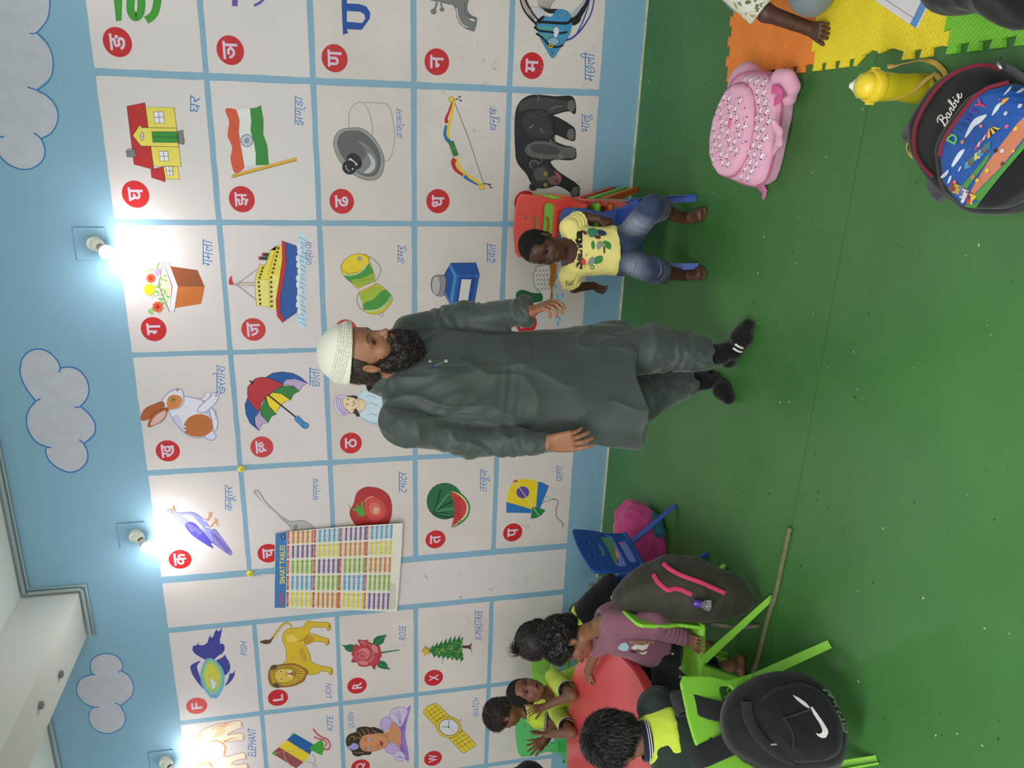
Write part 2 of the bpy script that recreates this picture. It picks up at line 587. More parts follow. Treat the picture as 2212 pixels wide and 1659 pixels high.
 # ---- big letters at the photograph's upper edge
s=pic('a0',C1)
G=(58,150,48)
s.poly(G,[(722,-260),(775,-260),(785,-60),(778,130),(742,138),(735,60),(725,-20)])
s.line(G,[(830,-120),(838,-20),(835,60),(862,110),(895,90),(905,30),(905,-80),(960,-160),(1000,-90),(1008,0),(985,90),(935,130)],52,True)
s.ell(G,965,-210,22)
done(s,'painted_letter')
s=pic('a1',C2)
PU=(104,76,170)
s.line(PU,[(232,46),(236,-60),(236,-260)],42)
s.line(PU,[(375,42),(430,12),(470,-50),(450,-140),(300,-150)],20,True)
s.line(PU,[(300,-60),(520,-60)],34)
done(s,'painted_letter')
s=pic('a2',C2)
BL=(24,76,160)
s.poly(BL,[(1030,-300),(1065,-300),(1070,30),(1068,218),(1080,246),(1040,260),(1030,60)])
s.poly(BL,[(1068,25),(1160,30),(1215,48),(1244,95),(1240,140),(1215,175),(1180,223),(1068,218),(1068,162),(1185,172),(1206,140),(1200,108),(1170,88),(1068,82)])
s.line(BL,[(1060,-110),(1260,-110)],40)
done(s,'painted_letter')
s=pic('a3',C3)
GR=(122,124,122)
s.poly(GR,[(178,-160),(178,4),(238,10),(300,28),(342,34),(362,70),(370,130),(395,180),(440,215),(498,235),(512,190),(520,135),(470,112),(448,85),(444,45),(456,0),(450,-160)],line=K,lw=4)
s.line(GR,[(222,5),(212,50),(198,78)],17,True);s.ell(GR,196,86,20,line=K,lw=3)
s.line(GR,[(250,10),(256,50)],15);s.ell(GR,258,70,15,line=K,lw=3)
s.line((206,208,206),[(368,60),(378,130),(412,185),(450,205)],9,True)
s.ell((216,216,214),485,148,22,7,20)
s.line((60,62,62),[(430,20),(428,85),(455,120),(505,145)],4,True)
done(s,'painted_tap')
s=pic('a4',C3)
FB=(62,144,190)
for i in range(9):
 t=i/8
 s.line(K,[(1075,95),(1040-60*(1-t)+30*t,40),(985+170*t,-60)],4,True)
s.poly((206,212,220),[(1058,80),(1098,82),(1100,130),(1050,125)])
s.poly(K,[(1022,72),(1125,68),(1090,100),(1050,96)],True)
s.poly((196,200,206),[(925,60),(960,50),(1010,75),(1020,110),(990,150),(955,120)],True,line=K,lw=2)
for i in range(7):
 s.line(K,[(830+8*i,-40+4*i),(870+10*i,80),(975-2*i,195+6*i)],2.5,True)
s.line(K,[(828,-60),(862,60),(930,150),(985,185)],20,True,taper=(.3,1))
s.line(K,[(860,-60),(905,50),(990,170)],13,True)
s.poly((200,206,214),[(1215,110),(1260,60),(1330,10),(1370,-60),(1350,40),(1310,120),(1260,180),(1220,210)],True)
s.poly(K,[(1210,150),(1262,110),(1320,30),(1375,-60),(1345,40),(1300,130),(1285,165),(1240,190)],True)
for i in range(6):
 s.line(K,[(1215,110+14*i),(1270,60+16*i),(1380-10*i,-70+30*i)],3,True)
s.line((44,66,150),[(1172,305),(1225,285),(1270,250),(1320,190),(1375,90),(1402,-60)],15,True,taper=(1,.6))
s.line((44,66,150),[(1260,262),(1310,160),(1345,60),(1372,-60)],9,True)
s.poly(FB,[(1086,434),(1040,370),(1000,300),(972,230),(972,165),(1010,120),(1075,128),(1108,78),(1160,72),(1210,100),(1228,170),(1215,240),(1180,310),(1130,375)],True,line=(30,70,110),lw=3)
s.poly((84,160,140),[(980,195),(1095,205),(1095,222),(985,215)],True)
s.poly((84,160,140),[(990,250),(1070,262),(1060,282),(1005,275)],True)
s.line(K,[(1020,125),(975,160),(1030,165),(1130,172),(1200,170),(1232,135)],22,True)
s.line(K,[(945,200),(985,228),(1060,238),(1140,248),(1195,238)],16,True)
s.line(K,[(960,250),(1000,275),(1030,305),(1055,335),(1110,352),(1165,335)],15,True)
s.ell((226,212,232),1112,232,20,30);s.ell((230,214,236),1106,262,12,22)
s.ell((130,176,204),1090,308,44,30,line=K,lw=4)
s.ell((240,176,40),1070,343,18,line=K,lw=3);s.ell(K,1070,343,8)
for i in range(5):
 s.line((30,84,120),[(1120+17*i,80+2*i),(1110+20*i,100),(1125+18*i,118)],3,True)
s.line((24,60,120),[(1072,375),(1084,398),(1072,408)],5,True)
done(s,'painted_fish')
s=pic('b0',C1)
Y=(232,214,92);R2=(188,36,36)
s.poly(Y,[(930,683),(1115,688),(1160,1065),(980,1060)],line=K,lw=3)
s.poly(Y,[(1045,1065),(1138,1065),(1150,1148),(1058,1145)],line=K,lw=3)
s.poly(R2,[(812,680),(927,656),(985,1087),(858,1052)],line=K,lw=3)
s.poly(R2,[(965,1087),(1045,1065),(1058,1165),(970,1135)],line=K,lw=3)
s.poly(Y,[(850,868),(893,800),(906,816),(1130,820),(1142,940),(909,934),(912,946)],line=K,lw=3)
s.poly((46,140,46),[(970,843),(1130,843),(1138,912),(978,910)],line=K,lw=3)
s.line(K,[(973,877),(1134,878)],3)
for q in([(983,715),(1045,715),(1052,787),(990,787)],[(1017,968),(1073,968),(1080,1030),(1024,1030)],[(1062,1065),(1100,1065),(1107,1124),(1068,1122)]):
 s.poly((232,230,236),q,line=(50,40,90),lw=3)
 m=lambda a,b:((a[0]+b[0])/2,(a[1]+b[1])/2)
 s.line((50,40,90),[m(q[0],q[1]),m(q[2],q[3])],3);s.line((50,40,90),[m(q[1],q[2]),m(q[3],q[0])],3)
s.ell((220,218,226),909,873,10,25,line=K,lw=3)
s.line(K,[(900,873),(918,873)],3)
s.poly((120,122,124),[(1137,840),(1170,834),(1172,880),(1178,885),(1178,924),(1146,920)],line=K,lw=3)
s.poly((120,122,124),[(808,965),(822,955),(862,956),(873,1005),(812,1003)],line=K,lw=3)
s.poly((150,152,154),[(808,965),(822,955),(862,956),(855,966)],line=K,lw=2)
done(s,'painted_house')
s=pic('b1',C2)
s.poly((212,84,48),[(162,815),(245,822),(268,900),(262,980),(275,1080),(290,1160),(305,1248),(235,1292),(200,1190),(212,1100),(178,1010),(190,910)],True)
s.poly((226,226,224),[(245,822),(300,800),(345,808),(355,900),(350,980),(375,1060),(390,1150),(388,1235),(305,1248),(290,1160),(275,1080),(262,980),(268,900)],line=(120,130,140),lw=2)
s.poly((48,134,50),[(345,808),(390,805),(427,785),(448,900),(445,1000),(476,1090),(487,1230),(388,1235),(390,1150),(375,1060),(350,980),(355,900)])
s.ring((50,66,150),322,1050,45,5)
for i in range(12):
 a=PI*i/12
 s.line((50,66,150),[(322-42*math.cos(a),1050-42*math.sin(a)),(322+42*math.cos(a),1050+42*math.sin(a))],2)
s.ell((226,226,224),322,1050,10);s.ring((50,66,150),322,1050,8,4)
s.line((120,90,30),[(232,1311),(694,1187)],24)
s.line((226,176,30),[(232,1309),(692,1185)],18)
s.ell((226,176,30),225,1316,16,12,line=(120,90,30),lw=3)
done(s,'painted_flag')
s=pic('b2',C2)
J=(160,152,156)
s.line(J,[(1085,955),(1082,880),(1105,800),(1165,762),(1210,790),(1245,870),(1262,970),(1250,1040)],6,True)
s.line(J,[(1195,767),(1340,772),(1385,800),(1410,880),(1425,1000),(1415,1110),(1385,1190),(1335,1202)],6,True)
s.poly((150,152,150),[(1085,957),(1180,960),(1270,1030),(1335,1140),(1347,1240),(1310,1325),(1230,1345),(1130,1310),(1030,1220),(978,1120),(972,1040),(1015,975)],True,line=(70,72,74),lw=4)
s.poly((94,98,98),[(1090,975),(1175,980),(1255,1045),(1310,1130),(1322,1220),(1290,1300),(1220,1318),(1140,1285),(1055,1200),(1005,1110),(1000,1040),(1035,990)],True)
s.poly((124,128,128),[(1150,1050),(1230,1090),(1290,1180),(1280,1270),(1210,1300),(1120,1260),(1150,1200),(1200,1180),(1210,1120)],True)
s.poly((190,192,198),[(1225,1140),(1275,1190),(1278,1250),(1240,1290),(1195,1290),(1225,1260),(1250,1215)],True)
s.ell((24,26,28),1125,1205,52,66,-38)
s.poly((200,204,208),[(1072,1200),(1095,1178),(1150,1225),(1125,1262)])
s.ell((20,20,22),1087,1250,50,54,-38,line=K,lw=3)
s.line((206,210,214),[(1060,1232),(1068,1262),(1090,1280)],5,True);s.ell((190,210,220),1112,1262,7)
done(s,'painted_lid')
s=pic('b3',C3)
YE=(232,196,40);RD=(186,38,44);BU=(46,110,180)
s.line(K,[(348,755),(460,1040),(570,1375)],4)
s.line(YE,[(345,750),(335,820),(315,920),(300,1010),(325,1030)],21,True)
s.line(RD,[(333,765),(312,830),(290,885),(295,920)],25,True,taper=(.4,1.2))
s.line(BU,[(290,935),(280,1000),(300,1048),(320,1045)],26,True,taper=(.8,1.2))
s.ell(YE,328,742,20,line=(120,90,20),lw=3)
s.line(YE,[(378,1180),(372,1225),(420,1290),(480,1330),(545,1378)],24,True)
s.line(RD,[(355,1185),(342,1215),(360,1265),(415,1308)],32,True,taper=(1.2,.6))
s.line(BU,[(425,1312),(455,1340),(530,1382)],24,True,taper=(1.2,.5))
s.ell(YE,556,1397,21,line=(120,90,20),lw=3)
for i in range(6):
 s.ell((44,128,58),327+6.5*i,1064+18*i,21,11,-12,line=(16,60,30),lw=3)
for(a,b)in(((350,750),(392,722)),((360,742),(400,752)),((565,1370),(615,1378)),((575,1372),(625,1400))):
 s.line((40,40,40),[a,((a[0]+b[0])/2+4,(a[1]+b[1])/2-5),b],4,True);s.ell((50,46,46),b[0],b[1],9,6)
done(s,'painted_bow')
s=pic('b4',C3)
BK=(36,37,38);DG=(62,64,64);LG=(98,98,96)
s.poly(BK,[(960,708),(1100,720),(1210,716),(1245,740),(1258,800),(1250,850),(1210,830),(1150,840),(1088,862),(1130,880),(1205,925),(1250,965),(1252,1040),(1230,1052),(1180,1035),(1105,1005),(1098,1050),(1170,1085),(1235,1098),(1258,1120),(1256,1180),(1200,1195),(1110,1190),(1068,1212),(1120,1275),(1200,1330),(1260,1370),(1287,1410),(1275,1480),(1240,1475),(1200,1425),(1110,1385),(1000,1400),(930,1370),(890,1300),(820,1210),(805,1100),(802,900),(822,790),(880,728)],True,line=(16,16,16),lw=4)
s.poly(DG,[(840,770),(960,725),(1100,740),(1210,760),(1240,800),(1150,830),(1085,845),(1010,815),(900,815),(840,830)],True)
s.poly((54,56,58),[(880,850),(980,830),(1050,880),(1080,960),(1060,1030),(960,1020),(880,980),(860,910)],True)
s.poly(LG,[(885,1090),(960,1052),(1060,1058),(1150,1090),(1235,1105),(1250,1165),(1170,1188),(1030,1190),(930,1175),(880,1140)],True,line=(20,20,20),lw=4)
s.poly((70,72,72),[(930,1080),(1040,1080),(1130,1110),(1120,1150),(1000,1150),(930,1130)],True)
for(x,y,a)in((1225,790,0),(1222,1005,0),(1232,1140,0),(1250,1435,30)):
 s.ell((104,104,102),x,y,30,44,a)
 for k in(-1,0,1):
  s.line((16,16,16),[(x+12,y+k*22),(x+30,y+k*24)],4)
s.ell((60,58,56),945,1228,32,30,line=(110,108,106),lw=9)
s.ell((50,48,48),940,1395,30,28,line=(96,94,92),lw=7)
s.poly((52,54,54),[(925,1290),(950,1245),(1010,1225),(1080,1250),(1140,1290),(1155,1320),(1135,1370),(1060,1400),(980,1405),(930,1370)],True,line=(18,18,18),lw=3)
s.poly((84,86,84),[(955,1270),(1010,1250),(1050,1290),(1040,1340),(980,1350),(950,1320)],True)
s.poly((116,92,88),[(1050,1330),(1100,1310),(1145,1325),(1150,1350),(1120,1378),(1060,1370)],True)
s.poly((190,84,104),[(1098,1282),(1120,1290),(1150,1325),(1130,1330)],True)
s.ell((150,60,84),1110,1352,15,18);s.ell((40,20,26),1114,1352,7,9)
for yy_ in(1300,1380):
 s.ell((220,196,60),1031,yy_,13);s.ell(K,1031,yy_,8);s.ell((200,190,90),1029,yy_-2,3)
s.line((16,16,16),[(1085,860),(1098,940),(1100,1050)],5,True)
for i in range(14):
 x,y=random.uniform(860,1040),random.uniform(760,1180)
 s.line((84,86,86),[(x,y),(x+30,y+random.uniform(-8,8)),(x+60,y)],3,True)
done(s,'painted_bear')
s=pic('c0',C4)
s.poly((196,108,44),[(432,480),(610,480),(588,592),(415,620)])
s.poly((148,78,40),[(385,347),(563,373),(610,480),(432,480)])
s.poly((222,222,232),[(342,320),(378,325),(437,480),(412,643),(380,645),(308,470)],line=(150,60,50),lw=3)
s.poly((236,232,222),[(342,322),(398,480),(380,640),(310,470)],line=(150,60,50),lw=6)
s.poly((236,200,176),[(345,440),(375,455),(385,520),(355,520)],True)
GL=(132,190,92)
for(x,y,a)in((350,410,0),(330,430,60),(355,440,30),(320,465,80),(300,480,10),(300,515,40),(335,500,20),(350,515,80),(370,545,10),(345,560,60),(320,560,0),(335,585,20),(270,630,30),(250,640,80),(262,650,10)):
 s.ell(GL,x,y,14,8,a)
s.line(GL,[(315,322),(298,345),(300,365)],9,True);s.line(GL,[(220,385),(250,370),(282,372)],9,True)
s.line(GL,[(262,550),(300,535),(370,530)],3,True);s.line(GL,[(305,658),(350,610),(375,550)],3,True)
for(x,y,r,c1,c2)in((258,425,29,(226,84,40),(196,30,30)),(250,499,37,(238,214,30),(226,190,30)),(303,612,33,(220,84,44),(176,24,32))):
 pts=[(x+r*(1+.12*math.sin(9*a))*math.cos(a),y+r*(1+.12*math.sin(9*a))*math.sin(a))for a in np.linspace(0,2*PI,40)[:-1]]
 s.poly(c1,pts);s.ell(c2,x,y,r*.45)
s.poly((164,140,220),[(275,370),(290,380),(292,352),(304,372),(325,355),(315,378),(328,400),(308,392),(300,415),(292,393),(272,400),(285,384)])
done(s,'painted_flower_pot')
s=pic('c1',C4)
for i in range(26):
 y=150+i*23.5
 s.ell((196,222,238),1240+14*math.sin(i*2.1),y,24,20,i*37)
for i in range(20):
 y=160+i*29
 s.line((126,184,220),[(1225+12*math.sin(i),y),(1250,y+10),(1262+8*math.cos(i*2),y+24)],6,True)
s.poly((34,84,164),[(1138,190),(1208,215),(1222,280),(1232,400),(1212,480),(1214,560),(1225,640),(1130,706),(1096,640),(1100,560),(1124,450),(1138,320)])
for i in range(11):
 s.ell((226,228,232),1222+5*math.sin(i*2),210+i*43,14,22)
s.poly((232,214,70),[(1078,215),(1115,213),(1118,330),(1095,460),(1074,630),(1033,625),(1025,405)],line=(120,100,30),lw=3)
s.poly((236,222,120),[(1026,407),(1100,404),(1085,500),(1074,630),(1033,625)])
s.poly((232,214,70),[(937,437),(970,332),(1003,346),(1037,243),(1078,241),(1078,215),(1025,405),(1030,435)],line=(120,100,30),lw=3)
s.poly((236,222,120),[(937,437),(1030,435),(1034,612),(947,605)],line=(120,100,30),lw=3)
s.poly((190,34,42),[(1113,180),(1138,192),(1140,330),(1122,455),(1100,560),(1100,645),(1134,702),(1118,716),(1082,672),(1074,570),(1096,440),(1116,300)],line=(90,20,24),lw=2)
W_=(90,50,30)
for a,b,n in(((962,452),(972,592),6),((1042,420),(1047,608),7),((1090,230),(1052,388),7),((988,358),(968,422),4)):
 for i in range(n):
  x=a[0]+(b[0]-a[0])*i/(n-1);y=a[1]+(b[1]-a[1])*i/(n-1)
  s.poly(W_,[(x-7,y-7),(x+7,y-8),(x+7,y+7),(x-7,y+8)])
for(x,y,w2)in((983,260,46),(960,284,60)):
 s.poly((44,44,44),[(x,y),(x+w2,y+3),(x+w2-2,y+24),(x,y+21)])
 s.poly((176,40,46),[(x,y),(x+14,y+1),(x+14,y+22),(x,y+21)])
s.line((110,90,60),[(835,463),(938,463)],14);s.line((226,216,200),[(836,463),(938,463)],9)
s.line((120,100,90),[(818,467),(955,365)],3);s.line((120,100,90),[(818,467),(943,566)],3);s.line((120,100,90),[(770,467),(820,467)],3)
s.poly((200,44,50),[(769,465),(770,430),(785,410),(789,440),(798,466)],True)
done(s,'painted_ship')
s=pic('c2',C5)
s.line(J,[(290,295),(330,282),(380,300),(425,350),(425,400),(390,450)],8,True)
s.line(J,[(292,512),(275,560),(288,610),(325,640)],9,True)
s.line(J,[(415,660),(440,672),(450,655),(430,650)],5,True)
s.poly((214,204,50),[(168,360),(190,410),(235,450),(285,490),(385,447),(382,390),(360,320),(340,275),(260,272),(195,305)],True,line=(150,90,30),lw=3)
s.poly((70,150,56),[(190,403),(280,395),(345,330),(365,350),(380,400),(300,438),(235,450)],True)
s.poly((150,180,50),[(240,440),(310,425),(380,395),(385,440),(285,480)],True)
s.ell((232,204,40),262,330,92,58,-22,line=(160,110,30),lw=3)
s.line((196,206,200),[(190,404),(250,404),(310,375),(350,320)],7,True)
s.ell(J,292,297,15)
s.poly((200,196,50),[(296,512),(395,462),(450,490),(503,548),(495,590),(450,640),(390,660),(325,640),(310,580)],True,line=(150,90,30),lw=3)
s.poly((70,150,60),[(318,590),(380,560),(450,500),(500,548),(440,615),(330,632)],True)
s.poly((160,186,54),[(300,530),(400,480),(440,500),(380,550),(312,580)],True)
s.line((196,206,200),[(325,636),(400,636),(460,595),(497,545)],7,True)
s.line((160,90,40),[(232,455),(300,440),(385,425)],2,True);s.line((160,90,40),[(300,525),(400,475)],2)
s.poly((226,212,212),[(285,492),(386,447),(392,464),(298,510)],line=(170,60,60),lw=3)
done(s,'painted_drum')
s=pic('c3',C5)
s.poly((28,84,164),[(885,327),(1050,325),(1072,400),(1035,612),(890,612),(843,525),(843,405)],line=(16,40,90),lw=4)
s.poly((36,100,180),[(925,405),(1068,400),(1032,610),(893,610)])
s.poly((70,140,206),[(885,330),(925,405),(895,607),(880,560),(905,410),(872,345)])
s.poly((22,70,150),[(945,420),(1052,418),(1020,596),(915,596)])
s.poly((222,220,216),[(957,432),(1020,433),(996,582),(935,580)])
s.line((110,170,220),[(1045,410),(1062,408)],4);s.line((130,180,226),[(850,520),(885,600)],4)
s.poly((156,154,156),[(785,408),(845,410),(856,450),(840,535),(790,535),(762,500),(760,440)],True,line=(70,70,74),lw=4)
s.ell((186,184,184),790,472,28,60,line=(110,110,112),lw=3)
for x in(818,832,846):
 s.line((96,96,98),[(x,412),(x+5,470),(x-5,530)],3,True)
done(s,'painted_ink_bottle')
s=pic('c4',B1)
for(x,y,r)in((560,1000,34),(570,1200,40),(600,1260,44),(570,1330,36),(590,1420,34),(550,1100,30),(620,1190,26),(575,1470,20),(548,1290,20)):
 s.ell((176,206,222),x,y,r,r*.8)
 s.line((70,150,200),[(x-10,y-18),(x+8,y),(x-6,y+20)],9,True)
s.poly((222,218,214),[(330,1000),(350,940),(390,895),(560,880),(560,950),(545,1050),(520,1120),(525,1200),(500,1260),(460,1290),(420,1250),(410,1170),(350,1110)],True,line=(70,40,30),lw=5)
s.poly((176,112,40),[(500,890),(560,880),(550,1000),(540,1080),(520,1120),(520,1220),(500,1230),(505,1130),(490,1060),(500,980)],True)
for i in range(20):
 x,y=360+(i%4)*34+(i//4)*6,930+(i//4)*45
 s.line((156,104,40),[(x+14,y),(x-4,y+22)],10,taper=(.3,1))
s.poly((24,96,52),[(160,1205),(170,1160),(210,1138),(250,1142),(300,1160),(350,1172),(412,1175),(420,1240),(330,1260),(240,1270),(180,1240)],True,line=K,lw=3)
s.ell(K,222,1208,9)
s.poly((222,160,50),[(180,1240),(220,1300),(300,1330),(250,1250)],True)
done(s,'painted_duck')
s=pic('d0',C4)
WH=(226,224,238);LV=(120,110,180);OR=(190,108,52)
s.poly(WH,[(560,1215),(600,1205),(618,1172),(640,1170),(645,1190),(620,1225)],True,line=LV,lw=3)
s.poly(WH,[(375,1270),(440,1245),(475,1195),(540,1208),(590,1220),(640,1280),(662,1345),(655,1420),(600,1462),(510,1455),(440,1395),(395,1330)],True,line=LV,lw=4)
s.poly((196,186,226),[(600,1240),(640,1285),(662,1345),(655,1380),(620,1310),(560,1290)],True)
s.poly((204,198,230),[(400,1330),(440,1390),(505,1452),(470,1380),(440,1320)],True)
s.ell((214,208,236),645,1450,40,30,20,line=LV,lw=4)
s.poly(OR,[(475,1380),(505,1335),(560,1312),(620,1320),(662,1360),(655,1420),(600,1456),(530,1455),(480,1430),(492,1412),(470,1405),(490,1392)],True)
s.poly(WH,[(560,1290),(600,1240),(650,1195),(665,1172),(695,1175),(700,1205),(670,1250),(610,1300)],True,line=LV,lw=4)
s.poly(WH,[(640,1280),(660,1275),(692,1340),(690,1405),(668,1412),(655,1340)],True,line=LV,lw=4)
for i in range(4):
 s.line((90,84,140),[(672,1285+i*18),(690,1280+i*18)],3)
 s.line((90,84,140),[(676,1180+i*8),(694,1176+i*9)],3)if i<3 else None
s.poly(WH,[(335,1220),(370,1175),(425,1148),(462,1155),(472,1195),(470,1240),(430,1275),(375,1278),(345,1255)],True,line=LV,lw=4)
s.poly((214,132,70),[(362,1240),(375,1200),(410,1185),(450,1195),(466,1225),(440,1265),(400,1278),(340,1300),(330,1280),(365,1265)],True)
s.poly((176,92,40),[(335,1230),(280,1248),(225,1275),(197,1320),(200,1350),(240,1345),(290,1300),(345,1262)],True,line=(110,50,24),lw=3)
s.poly((170,88,40),[(365,1272),(300,1290),(262,1325),(240,1392),(290,1380),(340,1350),(362,1310)],True,line=(110,50,24),lw=3)
s.poly((222,176,176),[(355,1288),(305,1310),(270,1345),(258,1385),(310,1368),(350,1330)],True)
s.ell((214,180,40),406,1218,13,line=K,lw=3);s.ell(K,406,1218,6)
s.poly((214,110,110),[(424,1148),(438,1148),(440,1158),(428,1162)],line=(120,50,60),lw=2)
done(s,'painted_rabbit')
s=pic('d1',C4)
UB=(24,84,164);UL=(186,162,204);UG=(44,126,60);UY=(238,208,40);UR=(184,44,54)
s.poly(UB,[(1005,1072),(1050,1045),(1115,1035),(1185,1045),(1235,1070),(1282,1110),(1180,1080),(1120,1115),(1060,1090)],line=K,lw=3)
s.poly(UL,[(1120,1115),(1140,1085),(1200,1080),(1282,1110),(1250,1125),(1228,1162),(1190,1130)],line=K,lw=3)
s.poly(UG,[(1055,1168),(1120,1126),(1190,1132),(1228,1162),(1190,1180),(1170,1222),(1110,1180)],line=K,lw=3)
s.poly(UY,[(1010,1196),(1055,1170),(1110,1178),(1172,1221),(1130,1230),(1105,1256),(1085,1285),(1078,1313),(1030,1270)],line=K,lw=3)
s.poly(UG,[(1010,1196),(1022,1250),(1078,1313),(1045,1325),(1025,1368),(980,1325),(970,1285)],line=K,lw=3)
s.poly(UL,[(935,1335),(965,1298),(980,1320),(1025,1368),(985,1375),(965,1420),(940,1380)],line=K,lw=3)
s.poly(UB,[(890,1198),(872,1250),(878,1310),(905,1370),(965,1420),(940,1380),(932,1340),(965,1298),(920,1255)],line=K,lw=3)
s.poly(UR,[(888,1180),(890,1135),(915,1105),(940,1080),(980,1070),(1030,1078),(1080,1098),(1124,1120),(1060,1160),(1010,1198),(980,1240),(965,1298),(925,1262),(895,1220)],line=K,lw=3)
s.poly(K,[(896,1088),(932,1102),(918,1118)])
s.line(K,[(1020,1183),(1205,1332)],10)
s.line((30,60,110),[(1205,1332),(1262,1390)],36);s.line((60,140,204),[(1203,1330),(1262,1390)],28);s.ell((60,140,204),1268,1386,20,line=(30,60,110),lw=3)
done(s,'painted_umbrella')
s=pic('d2',M1)
s.poly((60,50,44),[(310,930),(400,905),(460,905),(485,930),(470,950),(480,1060),(500,1110),(500,1140),(470,1138),(440,1105),(400,1100),(360,1090)],True)
s.poly((206,224,236),[(490,915),(560,840),(640,850),(760,900),(860,1000),(840,1160),(735,1225),(620,1215),(530,1160),(505,1120),(540,1060),(565,1000),(540,950)],True,line=(120,170,206),lw=4)
for q in([(560,930),(610,905),(680,930)],[(570,1010),(640,990),(700,1020)],[(570,1130),(640,1110),(700,1130)],[(520,1140),(570,1180),(700,1225)]):
 s.line((120,180,216),q,12,True,taper=(.2,1))
s.poly((236,212,170),[(478,960),(545,958),(570,1000),(560,1050),(520,1070),(470,1065)],True,line=(150,90,50),lw=3)
s.poly((238,212,176),[(312,930),(360,918),(430,930),(475,955),(497,990),(485,1030),(440,1060),(405,1068),(435,1062),(436,1085),(405,1100),(380,1085),(345,1050),(318,1000)],True,line=(150,90,50),lw=3)
s.poly((214,204,230),[(215,1010),(228,940),(275,905),(330,897),(365,912),(335,930),(305,940),(310,1010),(340,1060),(382,1098),(330,1130),(265,1110),(228,1065)],True,line=(110,90,170),lw=4)
for k in(0,1,2):
 s.line((110,84,170),[(248+20*k,925-4*k),(245+22*k,1010),(285+24*k,1085),(340+12*k,1120-10*k)],6,True)
s.line(K,[(345,985),(355,1005),(352,1022)],4,True);s.line(K,[(358,930),(362,945),(372,955)],4,True)
s.ell(K,372,1002,7);s.ell(K,378,943,7)
s.line(K,[(415,1025),(435,1010),(440,985),(432,968),(448,972)],5,True)
s.line((190,70,60),[(448,985),(458,995),(452,1010)],5,True)
s.poly((232,160,70),[(735,1150),(710,1190),(715,1220),(790,1225),(800,1150)],True,line=(120,60,30),lw=3)
done(s,'painted_turbaned_figure')
s=pic('e0',C6)
s.poly((140,130,206),[(572,585),(600,590),(725,762),(728,775),(715,795),(690,780),(580,700),(545,640)],line=(84,76,150),lw=2)
for k in range(4):
 s.line((100,92,170),[(565+k*10,620+k*3),(690+k*8,772-k*3)],4)
s.poly((146,150,226),[(210,462),(218,440),(245,430),(270,448),(330,460),(400,455),(450,470),(500,510),(540,560),(575,650),(572,690),(500,650),(400,610),(345,550),(280,510),(225,485)],True,line=(110,104,190),lw=3)
s.poly((204,204,232),[(340,480),(410,480),(460,530),(520,600),(470,580),(400,530)],True)
s.poly((88,78,190),[(362,548),(395,530),(440,545),(500,610),(545,660),(575,698),(560,700),(580,738),(500,695),(420,640),(375,590)],True)
for i in range(16):
 s.ell((140,134,222),380+(i%5)*20+(i//5)*10,548+(i//5)*18+(i%5)*10,8,5,30)
for k in range(5):
 s.line((150,144,220),[(440+8*k,655-18*k),(490+8*k,610-8*k)],2)
s.poly((226,150,80),[(256,442),(262,425),(268,403),(276,425),(284,446),(270,450)],line=(160,90,40),lw=2)
s.ell((232,140,150),258,464,8)
s.poly((190,190,232),[(500,510),(540,512),(530,530),(505,528)]);s.poly((190,190,232),[(520,560),(560,570),(550,582),(515,575)])
LG2=(220,140,70)
s.line(LG2,[(535,525),(552,480)],9);s.line(LG2,[(552,485),(545,455)],7);s.line(LG2,[(552,480),(568,460)],7);s.line(LG2,[(552,482),(566,498)],7)
s.line(LG2,[(556,570),(598,525)],9);s.line(LG2,[(598,527),(590,503)],7);s.line(LG2,[(598,527),(614,515)],7);s.line(LG2,[(598,528),(615,565)],7)
done(s,'painted_bird')
s=pic('e1',C6)
SP=(178,178,172)
s.poly(SP,[(897,300),(905,285),(930,288),(955,320),(985,370),(1060,445),(1130,500),(1185,528),(1260,520),(1320,538),(1375,590),(1380,660),(1310,700),(1230,670),(1190,590),(1160,550),(1080,480),(1000,410),(940,350)],True,line=(110,110,108),lw=4)
s.poly((206,206,202),[(912,300),(930,300),(975,370),(1040,440),(1110,498),(1040,450),(960,370)],True)
s.poly((140,140,136),[(1205,560),(1240,555),(1225,600),(1205,590)],True)
done(s,'painted_spoon')
s=pic('e2',D4)
s.poly((178,46,50),[(232,375),(255,300),(310,262),(370,258),(440,275),(500,325),(522,400),(520,470),(500,535),(480,590),(400,640),(300,620),(240,545),(205,490),(200,440),(222,400)],True,line=(120,30,34),lw=3)
s.poly((204,76,74),[(330,350),(400,340),(460,380),(480,440),(450,500),(380,520),(330,480),(310,410)],True)
s.poly((216,112,100),[(360,385),(410,380),(440,420),(430,470),(385,475),(350,440)],True)
s.ell((230,170,130),402,437,22,26)
s.line((226,150,110),[(310,370),(340,340),(385,330)],8,True)
s.poly((84,152,56),[(175,380),(215,425),(240,425),(255,400),(245,390),(262,395),(280,425),(285,375),(300,362),(305,385),(300,420),(318,450),(312,480),(290,488),(262,470),(240,488),(262,455),(230,440),(205,425)])
done(s,'painted_tomato')
s=pic('e3',D4)
s.ell((34,104,62),930,366,138,140,line=(20,60,36),lw=3)
for k in range(7):
 a=math.radians(-75+24*k)
 s.line((70,140,84)if k%2 else(18,66,40),[(848,455),(848+70*math.cos(a)+10,455+70*math.sin(a)-20),(848+175*math.cos(a)+5,455+165*math.sin(a)-20)]if k<5 else[(848,455),(900,470+8*(k-5)),(975,480+10*(k-5))],16,True)
s.ell((26,84,50),848,456,16)
s.poly((48,130,60),[(978,293),(1045,300),(1100,350),(1125,410),(1110,480),(1060,535),(984,567),(1003,480),(1000,380)],True,line=(24,70,40),lw=2)
s.poly((214,222,160),[(980,295),(1042,312),(1092,360),(1112,415),(1098,475),(1050,525),(986,562),(1003,480),(1000,380)],True)
